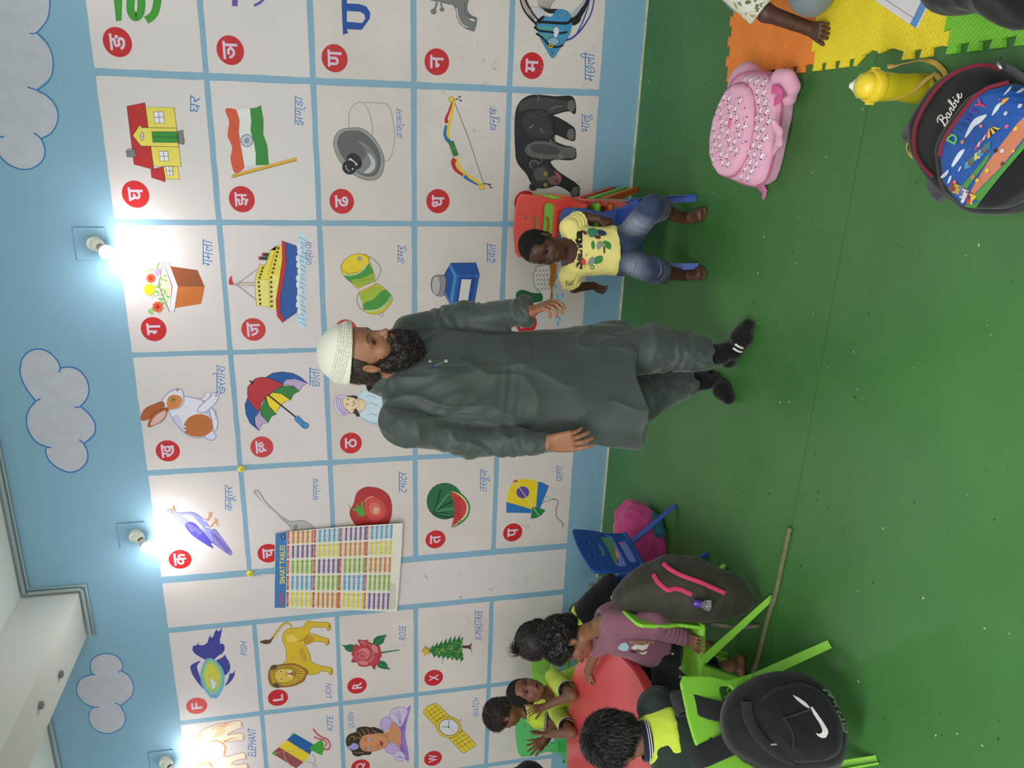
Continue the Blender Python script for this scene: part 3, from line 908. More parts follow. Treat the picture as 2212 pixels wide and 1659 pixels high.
s.poly((204,56,62),[(980,297),(1036,318),(1084,365),(1100,415),(1088,468),(1042,518),(988,560),(1002,480),(1000,380)],True)
for i in range(26):
 s.ell((40,20,20),1008+(i%3)*18+(i//9)*4,335+(i//3)*24+(i%3)*6,4,6)
done(s,'painted_watermelon')
s=pic('e4',D4)
s.poly((40,112,186),[(1648,213),(1690,225),(1733,250),(1665,422),(1600,430)])
s.poly((40,112,186),[(1405,370),(1600,425),(1598,458),(1405,455)])
s.poly((232,204,40),[(1435,250),(1480,200),(1560,192),(1650,215),(1632,435),(1600,428),(1408,372),(1415,300)])
s.ell((100,74,160),1532,298,50,46)
s.poly((160,36,44),[(1458,205),(1488,200),(1485,225),(1462,222)]);s.poly((160,36,44),[(1715,240),(1733,250),(1725,260)]);s.poly((160,36,44),[(1405,435),(1415,455),(1404,456)])
s.line((226,216,190),[(1465,205),(1620,425)],5)
s.poly((30,124,66),[(1606,406),(1708,434),(1680,470),(1640,495),(1592,502)])
s.line((206,220,200),[(1612,412),(1655,478)],4)
s.line((70,80,110),[(1700,325),(1765,352),(1680,380)],4);s.line((70,80,110),[(1758,345),(1770,358)],4)
s.line((60,66,90),[(1765,352),(1790,352),(1803,380),(1788,430),(1795,490),(1830,525),(1842,550),(1838,566)],5,True)
done(s,'painted_kite')
s=pic('g0',D1)
PB=(62,62,150)
s.poly(PB,[(505,515),(450,485),(395,450),(368,410),(378,368),(420,358),(432,330),(438,358),(480,362),(505,352),(530,330),(545,280),(562,248),(566,285),(590,270),(605,225),(625,190),(635,215),(642,200),(648,220),(685,178),(672,260),(660,300),(662,345),(690,345),(710,365),(710,410),(690,445),(640,475),(612,500),(600,520)])
s.poly(PB,[(348,600),(360,570),(410,540),(458,528),(430,560),(420,590),(425,620),(450,690),(480,760),(500,832),(430,760),(370,670)],True)
s.poly(PB,[(620,520),(660,505),(690,488),(715,460),(730,495),(755,530),(772,580),(765,630),(730,670),(705,682),(665,580)])
s.poly(PB,[(708,792),(740,740),(755,700),(762,655),(775,662),(800,655),(822,625),(812,690),(780,740),(745,775)])
s.poly((110,170,206),[(510,512),(550,496),(600,512),(650,555),(690,610),(708,680),(708,760),(690,830),(655,890),(620,928),(600,915),(570,922),(530,880),(490,820),(462,760),(455,670),(470,590)],True)
s.poly((150,196,120),[(520,540),(560,522),(610,545),(655,600),(680,680),(680,760),(650,830),(600,870),(545,850),(505,790),(480,720),(480,620)],True)
s.poly((206,200,70),[(530,570),(565,552),(605,575),(645,640),(655,720),(640,790),(590,830),(545,800),(510,740),(500,650)],True)
s.poly((206,216,222),[(546,665),(560,700),(580,712),(600,745),(627,738),(622,780),(605,825),(590,832),(572,810),(560,760)],line=(70,90,110),lw=3)
s.ell((226,228,230),582,869,19,line=K,lw=4);s.ell(K,583,869,8)
s.line((60,100,150),[(598,915),(612,905),(628,900)],4,True)
done(s,'painted_fish')
s=pic('g1',D1)
LY=(214,180,44);LO=(150,104,36)
s.poly(LY,[(1380,192),(1430,182),(1500,175),(1545,160),(1585,103),(1640,112),(1720,118),(1790,118),(1828,140),(1828,195),(1800,205),(1780,175),(1700,172),(1635,175),(1605,225),(1660,247),(1710,262),(1790,290),(1812,300),(1810,350),(1780,362),(1770,335),(1700,322),(1640,330),(1590,352),(1560,350),(1590,410),(1615,470),(1622,520),(1650,548),(1720,575),(1800,590),(1845,605),(1850,660),(1825,675),(1795,640),(1720,635),(1710,655),(1640,672),(1590,668),(1540,660),(1400,580),(1330,555),(1358,530),(1362,470),(1352,380),(1325,320),(1322,260),(1345,215)],True,line=(90,60,30),lw=4)
s.poly((190,146,40),[(1560,350),(1545,310),(1590,250),(1650,280),(1640,330),(1590,350)],True)
s.poly((196,156,40),[(1500,410),(1540,400),(1580,500),(1560,540),(1520,500)],True)
s.poly((230,200,84),[(1360,270),(1430,250),(1480,300),(1440,330),(1380,330)],True)
s.line((120,80,30),[(1490,318),(1550,300),(1595,250)],5,True)
s.line((120,80,30),[(1405,190),(1412,150),(1375,128),(1330,140),(1280,200),(1215,290)],24,True,taper=(.7,1))
s.line(LY,[(1405,190),(1410,150),(1375,130),(1330,142),(1282,200),(1218,288)],17,True,taper=(.7,1))
s.poly((96,66,40),[(1080,327),(1130,305),(1190,300),(1215,275),(1222,285),(1205,325),(1180,345),(1140,350)],True)
s.poly(LO,[(1232,580),(1320,560),(1440,553),(1540,590),(1597,640),(1575,690),(1550,740),(1480,780),(1400,802),(1300,808),(1215,800),(1180,755),(1168,680),(1185,610)],True)
s.poly((204,164,48),[(1245,600),(1330,580),(1440,575),(1520,605),(1560,650),(1520,730),(1400,785),(1290,785),(1225,770),(1195,690),(1205,630)],True)
for i in range(26):
 a=2*PI*i/26
 s.line((120,84,34),[(1350+120*math.cos(a),685+90*math.sin(a)),(1370+185*math.cos(a+.05),685+112*math.sin(a+.05))],5)
s.ell((90,78,44),1228,597,38,25,-20);s.ell((90,78,44),1258,788,38,25,20)
s.poly((216,184,70),[(1240,650),(1290,612),(1360,605),(1430,615),(1455,655),(1445,710),(1400,745),(1330,762),(1270,748),(1240,700)],True,line=(90,60,24),lw=5)
s.ell((220,210,190),1400,645,24,16);s.ell((220,210,190),1400,685,24,14)
s.poly((190,60,60),[(1405,655),(1430,650),(1440,675),(1418,680)],True);s.line(K,[(1380,665),(1405,662)],10)
s.line(K,[(1425,632),(1450,660),(1440,700)],6,True)
for(x,y)in((1303,640),(1310,718)):
 s.ell((222,214,180),x,y,13,17);s.ell(K,x,y,8)
s.line((110,76,30),[(1350,650),(1375,662),(1350,690)],4,True)
for(x,y)in((1808,165),(1795,330),(1832,640)):
 for k in(-1,0,1):
  s.line((90,60,30),[(x,y+13*k),(x+20,y+14*k)],4)
done(s,'painted_lion')
s=pic('h0',D1)
EO=(176,106,74)
EF=(244,226,206)
s.poly(EF,[(372,1390),(400,1325),(480,1258),(580,1215),(660,1192),(730,1182),(800,1165),(862,1160),(890,1180),(905,1225),(885,1235),(800,1270),(740,1308),(800,1300),(860,1290),(905,1300),(918,1330),(905,1368),(840,1370),(760,1380),(698,1386),(718,1440),(712,1538),(800,1520),(870,1505),(918,1498),(945,1550),(930,1565),(860,1572),(780,1610),(850,1625),(920,1610),(965,1640),(968,1760),(420,1760),(395,1600),(372,1480)],True,line=EO,lw=5)
s.poly((238,196,150),[(375,1400),(410,1330),(470,1280),(440,1380),(430,1500),(440,1600),(410,1600),(378,1480)],True)
s.poly((240,206,168),[(640,1220),(720,1190),(800,1180),(720,1230),(700,1300),(600,1340),(540,1370),(620,1290)],True)
s.line((226,150,96),[(540,1390),(620,1370),(690,1400),(718,1450),(700,1530)],22,True,taper=(.3,1))
s.line((226,150,96),[(700,1380),(790,1345),(850,1350)],18,True,taper=(1,.2))
s.line((226,150,96),[(420,1650),(480,1610),(540,1600),(580,1650)],22,True)
s.line(EO,[(575,1250),(640,1215),(700,1210),(730,1185)],4,True)
s.line(EO,[(560,1620),(640,1570),(760,1530)],4,True);s.line(EO,[(540,1600),(600,1660)],5,True)
for(x,y)in((885,1200),(900,1335),(928,1540),(950,1640)):
 for k in(-1,0,1):
  s.line((70,50,50),[(x-5,y+14*k),(x+10,y+14*k+5)],4)
done(s,'painted_elephant')
s=pic('h1',D1)
s.line((80,90,110),[(1640,1510),(1668,1570),(1650,1640),(1655,1700)],4,True);s.line((80,90,110),[(1560,1585),(1640,1610),(1690,1650)],4,True)
s.poly((30,92,164),[(1440,1287),(1655,1412),(1612,1517),(1368,1364)])
s.poly((228,200,40),[(1368,1364),(1614,1517),(1545,1597),(1285,1438)])
s.poly((150,74,80),[(1285,1438),(1545,1597),(1468,1662),(1208,1502)])
s.poly((72,160,60),[(1440,1285),(1455,1300),(1430,1320),(1415,1310)]);s.poly((72,160,60),[(1208,1505),(1235,1487),(1262,1505),(1245,1532)])
s.line((190,160,130),[(1240,1505),(1335,1485),(1560,1462)],4,True);s.line((200,160,140),[(1335,1485),(1350,1560),(1420,1645)],6,True)
s.line((196,90,100),[(1760,1455),(1805,1462),(1825,1420),(1800,1360),(1740,1335),(1690,1300),(1645,1245)],18,True)
s.line((196,90,100),[(1770,1430),(1790,1400),(1760,1365),(1700,1350),(1655,1330)],16,True)
s.poly((66,158,50),[(1600,1460),(1650,1410),(1735,1360),(1758,1400),(1762,1460),(1738,1527)])
done(s,'painted_kite')
s=pic('g2',D2)
LF=(26,108,66)
s.line((50,120,70),[(480,508),(560,495),(660,480)],14,True,taper=(1.3,.8))
s.poly(LF,[(80,432),(125,435),(165,425),(200,430),(225,450),(200,490),(165,500),(125,480),(110,450)],True,line=(16,60,40),lw=2)
s.poly(LF,[(398,420),(405,375),(440,345),(490,335),(530,332),(510,370),(500,405),(460,432),(415,440)],True,line=(16,60,40),lw=2)
s.poly(LF,[(440,640),(450,605),(490,590),(530,615),(545,650),(568,674),(510,670),(470,660)],True,line=(16,60,40),lw=2)
s.line((120,170,120),[(412,425),(460,385),(520,340)],3,True);s.line((120,170,120),[(450,628),(510,640),(555,668)],3,True)
s.poly((184,58,70),[(245,382),(300,385),(345,382),(350,400),(400,420),(410,440),(460,440),(470,480),(482,540),(465,570),(465,610),(430,630),(415,675),(390,655),(375,635),(320,648),(260,640),(240,605),(190,605),(182,585),(200,555),(182,520),(200,480),(195,450),(225,425),(270,440)],True,line=(120,30,40),lw=3)
RS=[(205,100,108),(196,80,90),(214,124,128),(188,66,78)]
for i,(x,y,a,b_,r)in enumerate(((300,545,92,85,0),(320,540,60,50,20),(300,520,70,60,-30),(285,540,52,45,30),(300,535,38,34,0),(288,530,22,20,0),(415,470,50,30,60),(420,560,50,26,100),(300,410,44,20,20),(230,560,40,30,90),(300,610,55,24,10))):
 s.ell(RS[i%4],x,y,a,b_,r,line=(150,40,54),lw=3)
s.line((226,150,150),[(255,500),(285,480),(330,500),(340,545),(305,575),(265,560),(262,525),(290,510),(310,530)],5,True)
s.line((226,160,160),[(350,420),(390,470),(400,540),(370,600)],5,True)
done(s,'painted_rose')
s=pic('g3',D2)
s.poly((92,50,52),[(1275,440),(1355,432),(1385,405),(1375,445),(1378,480),(1388,525),(1360,470),(1275,462)],True)
s.line((170,160,156),[(1385,345),(1386,450),(1388,555)],6,True,taper=(.3,.3))
GT=(54,136,56)
pts=[(952,490)]
for i in range(7):
 pts+=[(998+45*i,425-18*min(i,4)-4*i),(1000+44*i,455-14*i*.9)]
pts+=[(1300,345),(1285,400),(1280,450),(1300,575)]
for i in range(7):
 pts+=[(1272-45*i,600-7*i),(1262-45*i,560-6*i)]
s.poly((40,112,58),pts)
for i in range(230):
 t=random.random()**.7
 x=975+315*t
 hw=18+105*t
 y=485-8*t+random.uniform(-hw,hw)*.9
 s.line(random.choice([(96,176,70),(34,100,56),(70,150,66),(120,190,80)]),[(x,y),(x+random.uniform(6,20),y+random.uniform(-10,10))],5)
for i in range(46):
 t=random.random()**.6
 s.ell((196,214,130),985+300*t,483+random.uniform(-1,1)*(10+95*t),4)
st=[]
for i in range(10):
 a=PI*i/5+PI
 r=52 if i%2==0 else 22
 st.append((925+r*math.cos(a)*.95,498+r*math.sin(a)*1.05))
s.poly((222,178,62),st,line=(170,110,40),lw=3)
done(s,'painted_tree')
s=pic('h2',D2)
SK=(206,140,98);DR=(176,152,206);HB=(52,40,30)
s.poly((150,122,196),[(775,1040),(740,1060),(700,1140),(670,1240),(668,1320),(680,1440),(700,1540),(745,1595),(755,1540),(730,1400),(720,1300),(740,1180)],True)
s.poly(SK,[(555,1290),(600,1190),(640,1220),(675,1290),(672,1380),(665,1460),(600,1400),(550,1400)],True)
s.poly(SK,[(500,1310),(580,1300),(580,1400),(500,1400)],True)
s.poly((140,100,190),[(600,1190),(660,1230),(700,1150),(720,1180),(700,1300),(690,1400),(720,1540),(690,1500),(660,1470),(680,1380),(675,1290)],True)
s.ell((190,166,214),525,1215,55,70,30,line=(120,90,170),lw=4);s.ell((190,166,214),580,1462,70,58,10,line=(120,90,170),lw=4)
s.poly((204,190,222),[(560,1130),(590,1075),(660,1050),(720,1060),(745,1100),(720,1160),(690,1230),(660,1250),(620,1210),(575,1170)],True,line=(120,90,170),lw=4)
s.poly((204,190,222),[(605,1530),(650,1485),(690,1500),(720,1545),(700,1585),(640,1590)],True,line=(120,90,170),lw=4)
for k in range(4):
 s.line((140,112,190),[(590+20*k,1110-8*k),(640+12*k,1150),(668,1240)],4,True)
 s.line((140,112,190),[(625+15*k,1545),(690+5*k,1560)],3,True)
s.poly(HB,[(125,1380),(150,1330),(190,1310),(225,1300),(240,1260),(310,1245),(370,1255),(400,1250),(450,1265),(500,1290),(495,1315),(440,1310),(390,1320),(330,1330),(290,1360),(270,1420),(290,1480),(375,1490),(370,1525),(300,1530),(250,1545),(200,1530),(180,1490),(140,1450)],True)
for q in([(150,1390),(170,1350),(210,1345),(205,1385)],[(230,1290),(260,1310),(280,1345)],[(280,1270),(300,1300),(320,1325)],[(330,1262),(350,1290),(355,1315)],[(390,1268),(400,1290),(430,1300)],[(200,1500),(250,1510),(300,1505)],[(210,1350),(240,1360),(270,1355)]):
 s.line((176,124,66),q,9,True,taper=(.4,1))
s.poly(SK,[(262,1400),(290,1345),(340,1325),(420,1318),(500,1330),(545,1370),(550,1420),(500,1460),(420,1490),(340,1495),(290,1480),(265,1440)],True,line=(150,84,50),lw=3)
s.poly((160,150,210),[(130,1452),(175,1430),(200,1410),(245,1425),(250,1460),(200,1480),(170,1470)],True)
for y in(1378,1468):
 s.ell((226,226,232),362,y,14,20,line=K,lw=4);s.ell((50,70,130),364,y,8)
 s.line((40,26,20),[(322,y-18),(315,y),(328,y+16)],5,True)
s.line((150,84,50),[(400,1440),(440,1450),(445,1430),(425,1415)],4,True)
s.poly((150,50,60),[(470,1385),(490,1400),(500,1420),(480,1440),(465,1415)],True)
done(s,'painted_lady')
s=pic('h3',D2)
WY_=(222,196,50)
s.poly(WY_,[(900,1090),(940,1045),(1020,1010),(1060,1040),(1165,1145),(1130,1200),(1030,1250),(960,1180),(895,1105)],line=(80,66,20),lw=4)
s.poly(WY_,[(1140,1345),(1270,1265),(1425,1420),(1420,1440),(1350,1480),(1310,1510),(1280,1500)],line=(80,66,20),lw=4)
for t in(.2,.5,.8):
 s.line((110,90,20),[(900+130*t,1090-75*t),(1035+120*t,1240-90*t)],3)
 s.line((110,90,20),[(1145+120*t,1345-75*t),(1290+130*t,1500-80*t)],3)
for t in(.15,.35,.55,.75):
 s.line((110,90,20),[(900+135*t,1095+150*t),(1025+135*t,1012+140*t)],4)
 s.line((110,90,20),[(1140+150*t,1345+155*t),(1270+155*t,1265+155*t)],4)
s.ell(WY_,1153,1252,126,104,12,line=(80,66,20),lw=4)
s.ell((216,212,224),1155,1252,100,82,12,line=(80,50,40),lw=6)
s.line((60,56,60),[(1150,1250),(1155,1185)],6);s.line((60,56,60),[(1150,1250),(1085,1245)],5);s.line((110,100,110),[(1150,1250),(1205,1295)],3);s.ell((60,56,60),1152,1252,8)
s.ell((190,100,60),1268,1180,8)
done(s,'painted_watch')
# ---- clouds on the upper wall
CW=(186,188,200);CB=(40,112,182)
def cloud(name,cr,fill,arcs,w2):
 s=Sheet(crop(*cr),base=0.0004)
 s.poly(CW,fill,True)
 for a in arcs:
  s.line(CB,a,w2,True)
 s.build(name,wall_back)
cloud('painted_cloud',(0,0,2.9625),[(-500,-60),(-400,-300),(0,-420),(250,-300),(310,-60),(318,40),(300,130),(235,210),(300,280),(340,370),(330,480),(235,575),(320,630),(370,740),(340,840),(265,888),(290,980),(240,1060),(150,1085),(60,1060),(0,1000),(-60,900),(-300,760),(-480,400)],[[(250,-300),(310,-60),(318,40),(300,130),(235,208),(192,214)],[(235,208),(300,275),(338,370),(332,480),(290,540),(235,577)],[(175,558),(235,577),(310,620),(362,690),(370,770),(330,850),(262,888)],[(215,850),(262,888),(288,960),(270,1030),(210,1075),(140,1084),(60,1055),(0,1000),(-40,930)],[(28,872),(0,878),(-60,880),(-200,820)]],9)
cloud('painted_cloud',D6,[(200,440),(215,350),(270,280),(380,248),(480,270),(560,340),(600,435),(700,430),(800,470),(870,560),(885,650),(860,760),(800,818),(880,880),(945,980),(940,1080),(832,1190),(870,1270),(870,1350),(820,1430),(700,1475),(580,1440),(490,1360),(455,1280),(460,1222),(370,1180),(290,1080),(262,960),(290,850),(355,770),(260,640),(205,520)],[[(583,483),(600,440),(575,370),(500,290),(400,250),(300,268),(225,340),(200,440),(210,530),(260,640),(355,768)],[(600,440),(690,428),(780,455),(850,530),(885,630),(870,730),(800,818),(745,828)],[(800,818),(890,900),(948,1000),(930,1110),(832,1190)],[(787,1152),(832,1190),(870,1270),(865,1370),(790,1450),(690,1475),(570,1430),(480,1345),(455,1270),(462,1222)],[(403,746),(355,768),(290,850),(262,950),(290,1080),(370,1180),(462,1222),(512,1229)]],14)
cloud('painted_cloud',D5,[(490,1110),(500,1070),(540,1045),(590,1038),(640,1055),(668,1100),(658,1132),(700,1160),(728,1215),(715,1275),(655,1322),(680,1370),(680,1410),(640,1455),(580,1472),(520,1450),(485,1400),(490,1350),(510,1328),(450,1300),(418,1240),(435,1180),(505,1150)],[[(518,1150),(500,1148),(490,1110),(505,1065),(545,1043),(590,1038),(640,1055),(668,1100),(658,1132)],[(643,1141),(658,1130),(700,1158),(726,1210),(715,1270),(655,1322)],[(625,1305),(655,1322),(682,1380),(670,1430),(620,1465),(560,1470),(505,1440),(483,1390),(490,1350),(515,1328)],[(540,1327),(510,1328),(450,1300),(416,1240),(435,1180),(480,1155),(518,1150)]],5)
# ---- pencil scribbles and smudges low on the wall
s=Sheet(crop(0,0,1),base=0.00045)
for i in range(60):
 x=random.choice([random.uniform(900,1260),random.uniform(1120,1290)])
 y=random.choice([random.uniform(10,480),random.uniform(60,430),random.uniform(1000,1500)])
 pts=[(x,y)]
 for k in range(4):
  pts.append((pts[-1][0]+random.uniform(-9,9),pts[-1][1]+random.uniform(-9,9)))
 s.line((176,170,164),pts,.7,True)
for i in range(90):
 s.ell((224,232,226),random.uniform(1220,1370),random.uniform(5,1300),random.uniform(.5,1.2),n=5)
s.build('pencil_marks',wall_back)['kind']='stuff'
# ================================================================== SCULPTING TOOLS (signed distance -> mesh)
_LAT=np.random.default_rng(5).random((48,48,48)).astype(np.float32)
def vnoise(P):
 P=np.asarray(P,np.float64)
 i=np.floor(P).astype(int)
 f=P-i
 f=f*f*(3-2*f)
 i0,i1=i%48,(i+1)%48
 x,y,z=f[:,0],f[:,1],f[:,2]
 def g(a,b,c):
  return _LAT[a,b,c]
 X0,Y0,Z0=i0.T
 X1,Y1,Z1=i1.T
 r=((g(X0,Y0,Z0)*(1-x)+g(X1,Y0,Z0)*x)*(1-y)+(g(X0,Y1,Z0)*(1-x)+g(X1,Y1,Z0)*x)*y)*(1-z)+((g(X0,Y0,Z1)*(1-x)+g(X1,Y0,Z1)*x)*(1-y)+(g(X0,Y1,Z1)*(1-x)+g(X1,Y1,Z1)*x)*y)*z
 return r*2-1
def fbm(P,oct=3):
 a,s=1.0,0.0
 t=0.0
 for k in range(oct):
  s=s+a*vnoise(P*(2**k)+17.3*k)
  t+=a
  a*=0.5
 return s/t
def ridge(P,p=1.0):
 return(1-np.abs(fbm(P,2))*2)**1*p
class Sculpt:
 def __init__(self):
  self.pr=[]
 def _bb(self,pts,pad):
  pts=np.array([tuple(p)for p in pts],float)
  return pts.min(0)-pad,pts.max(0)+pad
 def cap(self,a,b,ra,rb=None,k=0.02,op='u',flat=None):
  """round tapered limb; flat=(axis, s) squashes it along axis"""
  rb=ra if rb is None else rb
  a=np.array(tuple(a),float)
  b=np.array(tuple(b),float)
  d=b-a
  L2=max(float(d@d),1e-12)
  fl=None
  if flat:
   n=np.array(tuple(flat[0]),float)
   n/=np.linalg.norm(n)
   fl=(n,1.0/flat[1]-1.0)
  def fn(x,y,z):
   px,py,pz=x-a[0],y-a[1],z-a[2]
   t=np.clip((px*d[0]+py*d[1]+pz*d[2])/L2,0,1)
   qx,qy,qz=px-t*d[0],py-t*d[1],pz-t*d[2]
   if fl:
    s=(qx*fl[0][0]+qy*fl[0][1]+qz*fl[0][2])*fl[1]
    qx,qy,qz=qx+s*fl[0][0],qy+s*fl[0][1],qz+s*fl[0][2]
   return np.sqrt(qx*qx+qy*qy+qz*qz)-(ra+(rb-ra)*t)
  lo,hi=self._bb((a,b),max(ra,rb))
  self.pr.append((fn,lo,hi,k,op))
  return self
 def chain(self,pts,rs,k=0.02,op='u',flat=None):
  for i in range(len(pts)-1):
   self.cap(pts[i],pts[i+1],rs[i],rs[i+1],k,op,flat)
  return self
 def ell(self,c,r,M=None,k=0.02,op='u'):
  c=np.array(tuple(c),float)
  r=np.array(r if hasattr(r,'__len__')else(r,r,r),float)
  R=np.eye(3)if M is None else np.array(M)
  def fn(x,y,z):
   px,py,pz=x-c[0],y-c[1],z-c[2]
   u=px*R[0][0]+py*R[1][0]+pz*R[2][0]
   v=px*R[0][1]+py*R[1][1]+pz*R[2][1]
   w=px*R[0][2]+py*R[1][2]+pz*R[2][2]
   k0=np.sqrt((u/r[0])**2+(v/r[1])**2+(w/r[2])**2)
   k1=np.sqrt((u/r[0]**2)**2+(v/r[1]**2)**2+(w/r[2]**2)**2)
   return np.where(k1<1e-9,-r.min(),k0*(k0-1)/np.maximum(k1,1e-9))
  self.pr.append((fn,c-r.max(),c+r.max(),k,op))
  return self
 def cyl(self,a,b,ra,rb=None,k=0.01,op='u',flat=None,rnd=0.004):
  """tapered tube with flat ends"""
  rb=ra if rb is None else rb
  a=np.array(tuple(a),float)
  b=np.array(tuple(b),float)
  d=b-a
  L=float(np.linalg.norm(d))
  d=d/L
  fl=None
  if flat:
   n=np.array(tuple(flat[0]),float)
   n/=np.linalg.norm(n)
   fl=(n,1.0/flat[1]-1.0)
  def fn(x,y,z):
   px,py,pz=x-a[0],y-a[1],z-a[2]
   t=px*d[0]+py*d[1]+pz*d[2]
   qx,qy,qz=px-t*d[0],py-t*d[1],pz-t*d[2]
   if fl:
    s=(qx*fl[0][0]+qy*fl[0][1]+qz*fl[0][2])*fl[1]
    qx,qy,qz=qx+s*fl[0][0],qy+s*fl[0][1],qz+s*fl[0][2]
   dr=np.sqrt(qx*qx+qy*qy+qz*qz)-(ra+(rb-ra)*np.clip(t/L,0,1))+rnd
   dz=np.maximum(-t,t-L)+rnd
   return np.minimum(np.maximum(dr,dz),0)+np.sqrt(np.maximum(dr,0)**2+np.maximum(dz,0)**2)-rnd
  lo,hi=self._bb((a,b),max(ra,rb)*1.05)
  self.pr.append((fn,lo,hi,k,op))
  return self
 def box(self,c,r,M=None,rnd=0.01,k=0.01,op='u'):
  c=np.array(tuple(c),float)
  r=np.array(r,float)
  R=np.eye(3)if M is None else np.array(M)
  def fn(x,y,z):
   px,py,pz=x-c[0],y-c[1],z-c[2]
   u=np.abs(px*R[0][0]+py*R[1][0]+pz*R[2][0])-r[0]+rnd
   v=np.abs(px*R[0][1]+py*R[1][1]+pz*R[2][1])-r[1]+rnd
   w=np.abs(px*R[0][2]+py*R[1][2]+pz*R[2][2])-r[2]+rnd
   o=np.sqrt(np.maximum(u,0)**2+np.maximum(v,0)**2+np.maximum(w,0)**2)
   return o+np.minimum(np.maximum(u,np.maximum(v,w)),0)-rnd
  q=float(np.linalg.norm(r))
  self.pr.append((fn,c-q,c+q,k,op))
  return self
 def loft(self,secs,M=None,k=0.02,op='u',pw=2.0,n=64):
  """secs: (s, cu, cv, a, b) along local w axis of M (columns u, v, w; origin o): superellipse sections"""
  M=M or Matrix()
  R=np.array(M.to_3x3())
  o=np.array(M.translation)
  S=np.array(sorted(secs),float)
  ss=S[:,0]
  tt=np.linspace(ss[0],ss[-1],n)
  cols=[]
  for c in range(1,5):
   pc=catmull([(a_,b_)for a_,b_ in zip(ss,S[:,c])],8)
   pc=np.array(pc)
   cols.append(np.interp(tt,np.maximum.accumulate(pc[:,0]),pc[:,1]))
  def fn(x,y,z):
   px,py,pz=x-o[0],y-o[1],z-o[2]
   u=px*R[0][0]+py*R[1][0]+pz*R[2][0]
   v=px*R[0][1]+py*R[1][1]+pz*R[2][1]
   w=px*R[0][2]+py*R[1][2]+pz*R[2][2]
   cu,cv,a,b=[np.interp(w,tt,q)for q in cols]
   u=np.abs(u-cu)/a
   v=np.abs(v-cv)/b
   k0=(u**pw+v**pw)**(1.0/pw)
   g=np.sqrt((u/a)**2+(v/b)**2)/np.maximum(np.sqrt(u*u+v*v),1e-6)
   d=(k0-1)/np.maximum(g,1e-6)
   return np.maximum(d,np.maximum(ss[0]-w,w-ss[-1]))
  cor=[]
  for row in S:
   for su in(-1,1):
    for sv in(-1,1):
     cor.append(o+R@np.array([row[1]+su*row[3],row[2]+sv*row[4],row[0]]))
  lo,hi=self._bb(cor,0.01)
  self.pr.append((fn,lo,hi,k,op))
  return self
 def plane(self,p,n,k=0.0,op='s'):
  """remove everything on the side of p that n points to"""
  p=np.array(tuple(p),float)
  n=np.array(tuple(n),float)
  n/=np.linalg.norm(n)
  def fn(x,y,z):
   return-((x-p[0])*n[0]+(y-p[1])*n[1]+(z-p[2])*n[2])
  self.pr.append((fn,None,None,k,op))
  return self
 def field(self,lo,hi,h):
  nn=[int(math.ceil((hi[i]-lo[i])/h))+1 for i in range(3)]
  F=np.full(nn,0.5,np.float32)
  ax=[lo[i]+np.arange(nn[i])*h for i in range(3)]
  for fn,a,b,k,op in self.pr:
   if a is None:
    sl=(slice(0,nn[0]),slice(0,nn[1]),slice(0,nn[2]))
   else:
    m=k+3*h
    i0=[max(0,int((a[i]-m-lo[i])/h))for i in range(3)]
    i1=[min(nn[i],int((b[i]+m-lo[i])/h)+2)for i in range(3)]
    if any(i1[i]<=i0[i]for i in range(3)):
     continue
    sl=tuple(slice(i0[i],i1[i])for i in range(3))
   x=ax[0][sl[0]][:,None,None]
   y=ax[1][sl[1]][None,:,None]
   z=ax[2][sl[2]][None,None,:]
   d=fn(x,y,z).astype(np.float32)
   c=F[sl]
   if op=='u':
    if k>0:
     hh=np.maximum(k-np.abs(c-d),0)/k
     F[sl]=np.minimum(c,d)-hh*hh*k*0.25
    else:
     F[sl]=np.minimum(c,d)
   else:
    d=-d if op=='s' else d
    if k>0:
     hh=np.maximum(k-np.abs(c-d),0)/k
     F[sl]=np.maximum(c,d)+hh*hh*k*0.25
    else:
     F[sl]=np.maximum(c,d)
  return F
 def bounds(self,pad=0.02):
  lo=np.min([p[1]for p in self.pr if p[1]is not None and p[4]=='u'],axis=0)-pad
  hi=np.max([p[2]for p in self.pr if p[2]is not None and p[4]=='u'],axis=0)+pad
  return lo,hi
 def mesh(self,h,lo=None,hi=None):
  if lo is None:
   lo,hi=self.bounds(3*h)
  F=self.field(lo,hi,h)
  F[0,:,:]=F[-1,:,:]=0.5
  F[:,0,:]=F[:,-1,:]=0.5
  F[:,:,0]=F[:,:,-1]=0.5
  return nets(F,np.array(lo),h)
 def multi(self,h,fine=()):
  """coarse mesh everywhere but inside the fine boxes (lo, hi, h2)"""
  v,f=self.mesh(h)
  if not fine:
   return v,f
  c=v[f].mean(1)
  keep=np.ones(len(f),bool)
  for lo,hi,h2 in fine:
   keep&=~np.all((c>np.array(lo)+1.3*h)&(c<np.array(hi)-1.3*h),axis=1)
  Vs,Fs=[v],[f[keep]]
  off=len(v)
  for n,(lo,hi,h2)in enumerate(fine):
   lo,hi=np.array(lo),np.array(hi)
   v2,f2=self.mesh_open(h2,lo-2*h2,hi+2*h2)
   c2=v2[f2].mean(1)
   ok=np.all((c2>lo-h2*.5)&(c2<hi+h2*.5),axis=1)
   for m in range(n):
    ok&=~np.all((c2>fine[m][0])&(c2<fine[m][1]),axis=1)
   Vs.append(v2)
   Fs.append(f2[ok]+off)
   off+=len(v2)
  return prune(np.concatenate(Vs),np.concatenate(Fs))
 def mesh_open(self,h,lo,hi):
  F=self.field(lo,hi,h)
  return nets(F,np.array(lo),h)
def prune(v,f):
 used=np.zeros(len(v),bool)
 used[f.ravel()]=True
 ix=np.cumsum(used)-1
 return v[used],ix[f]
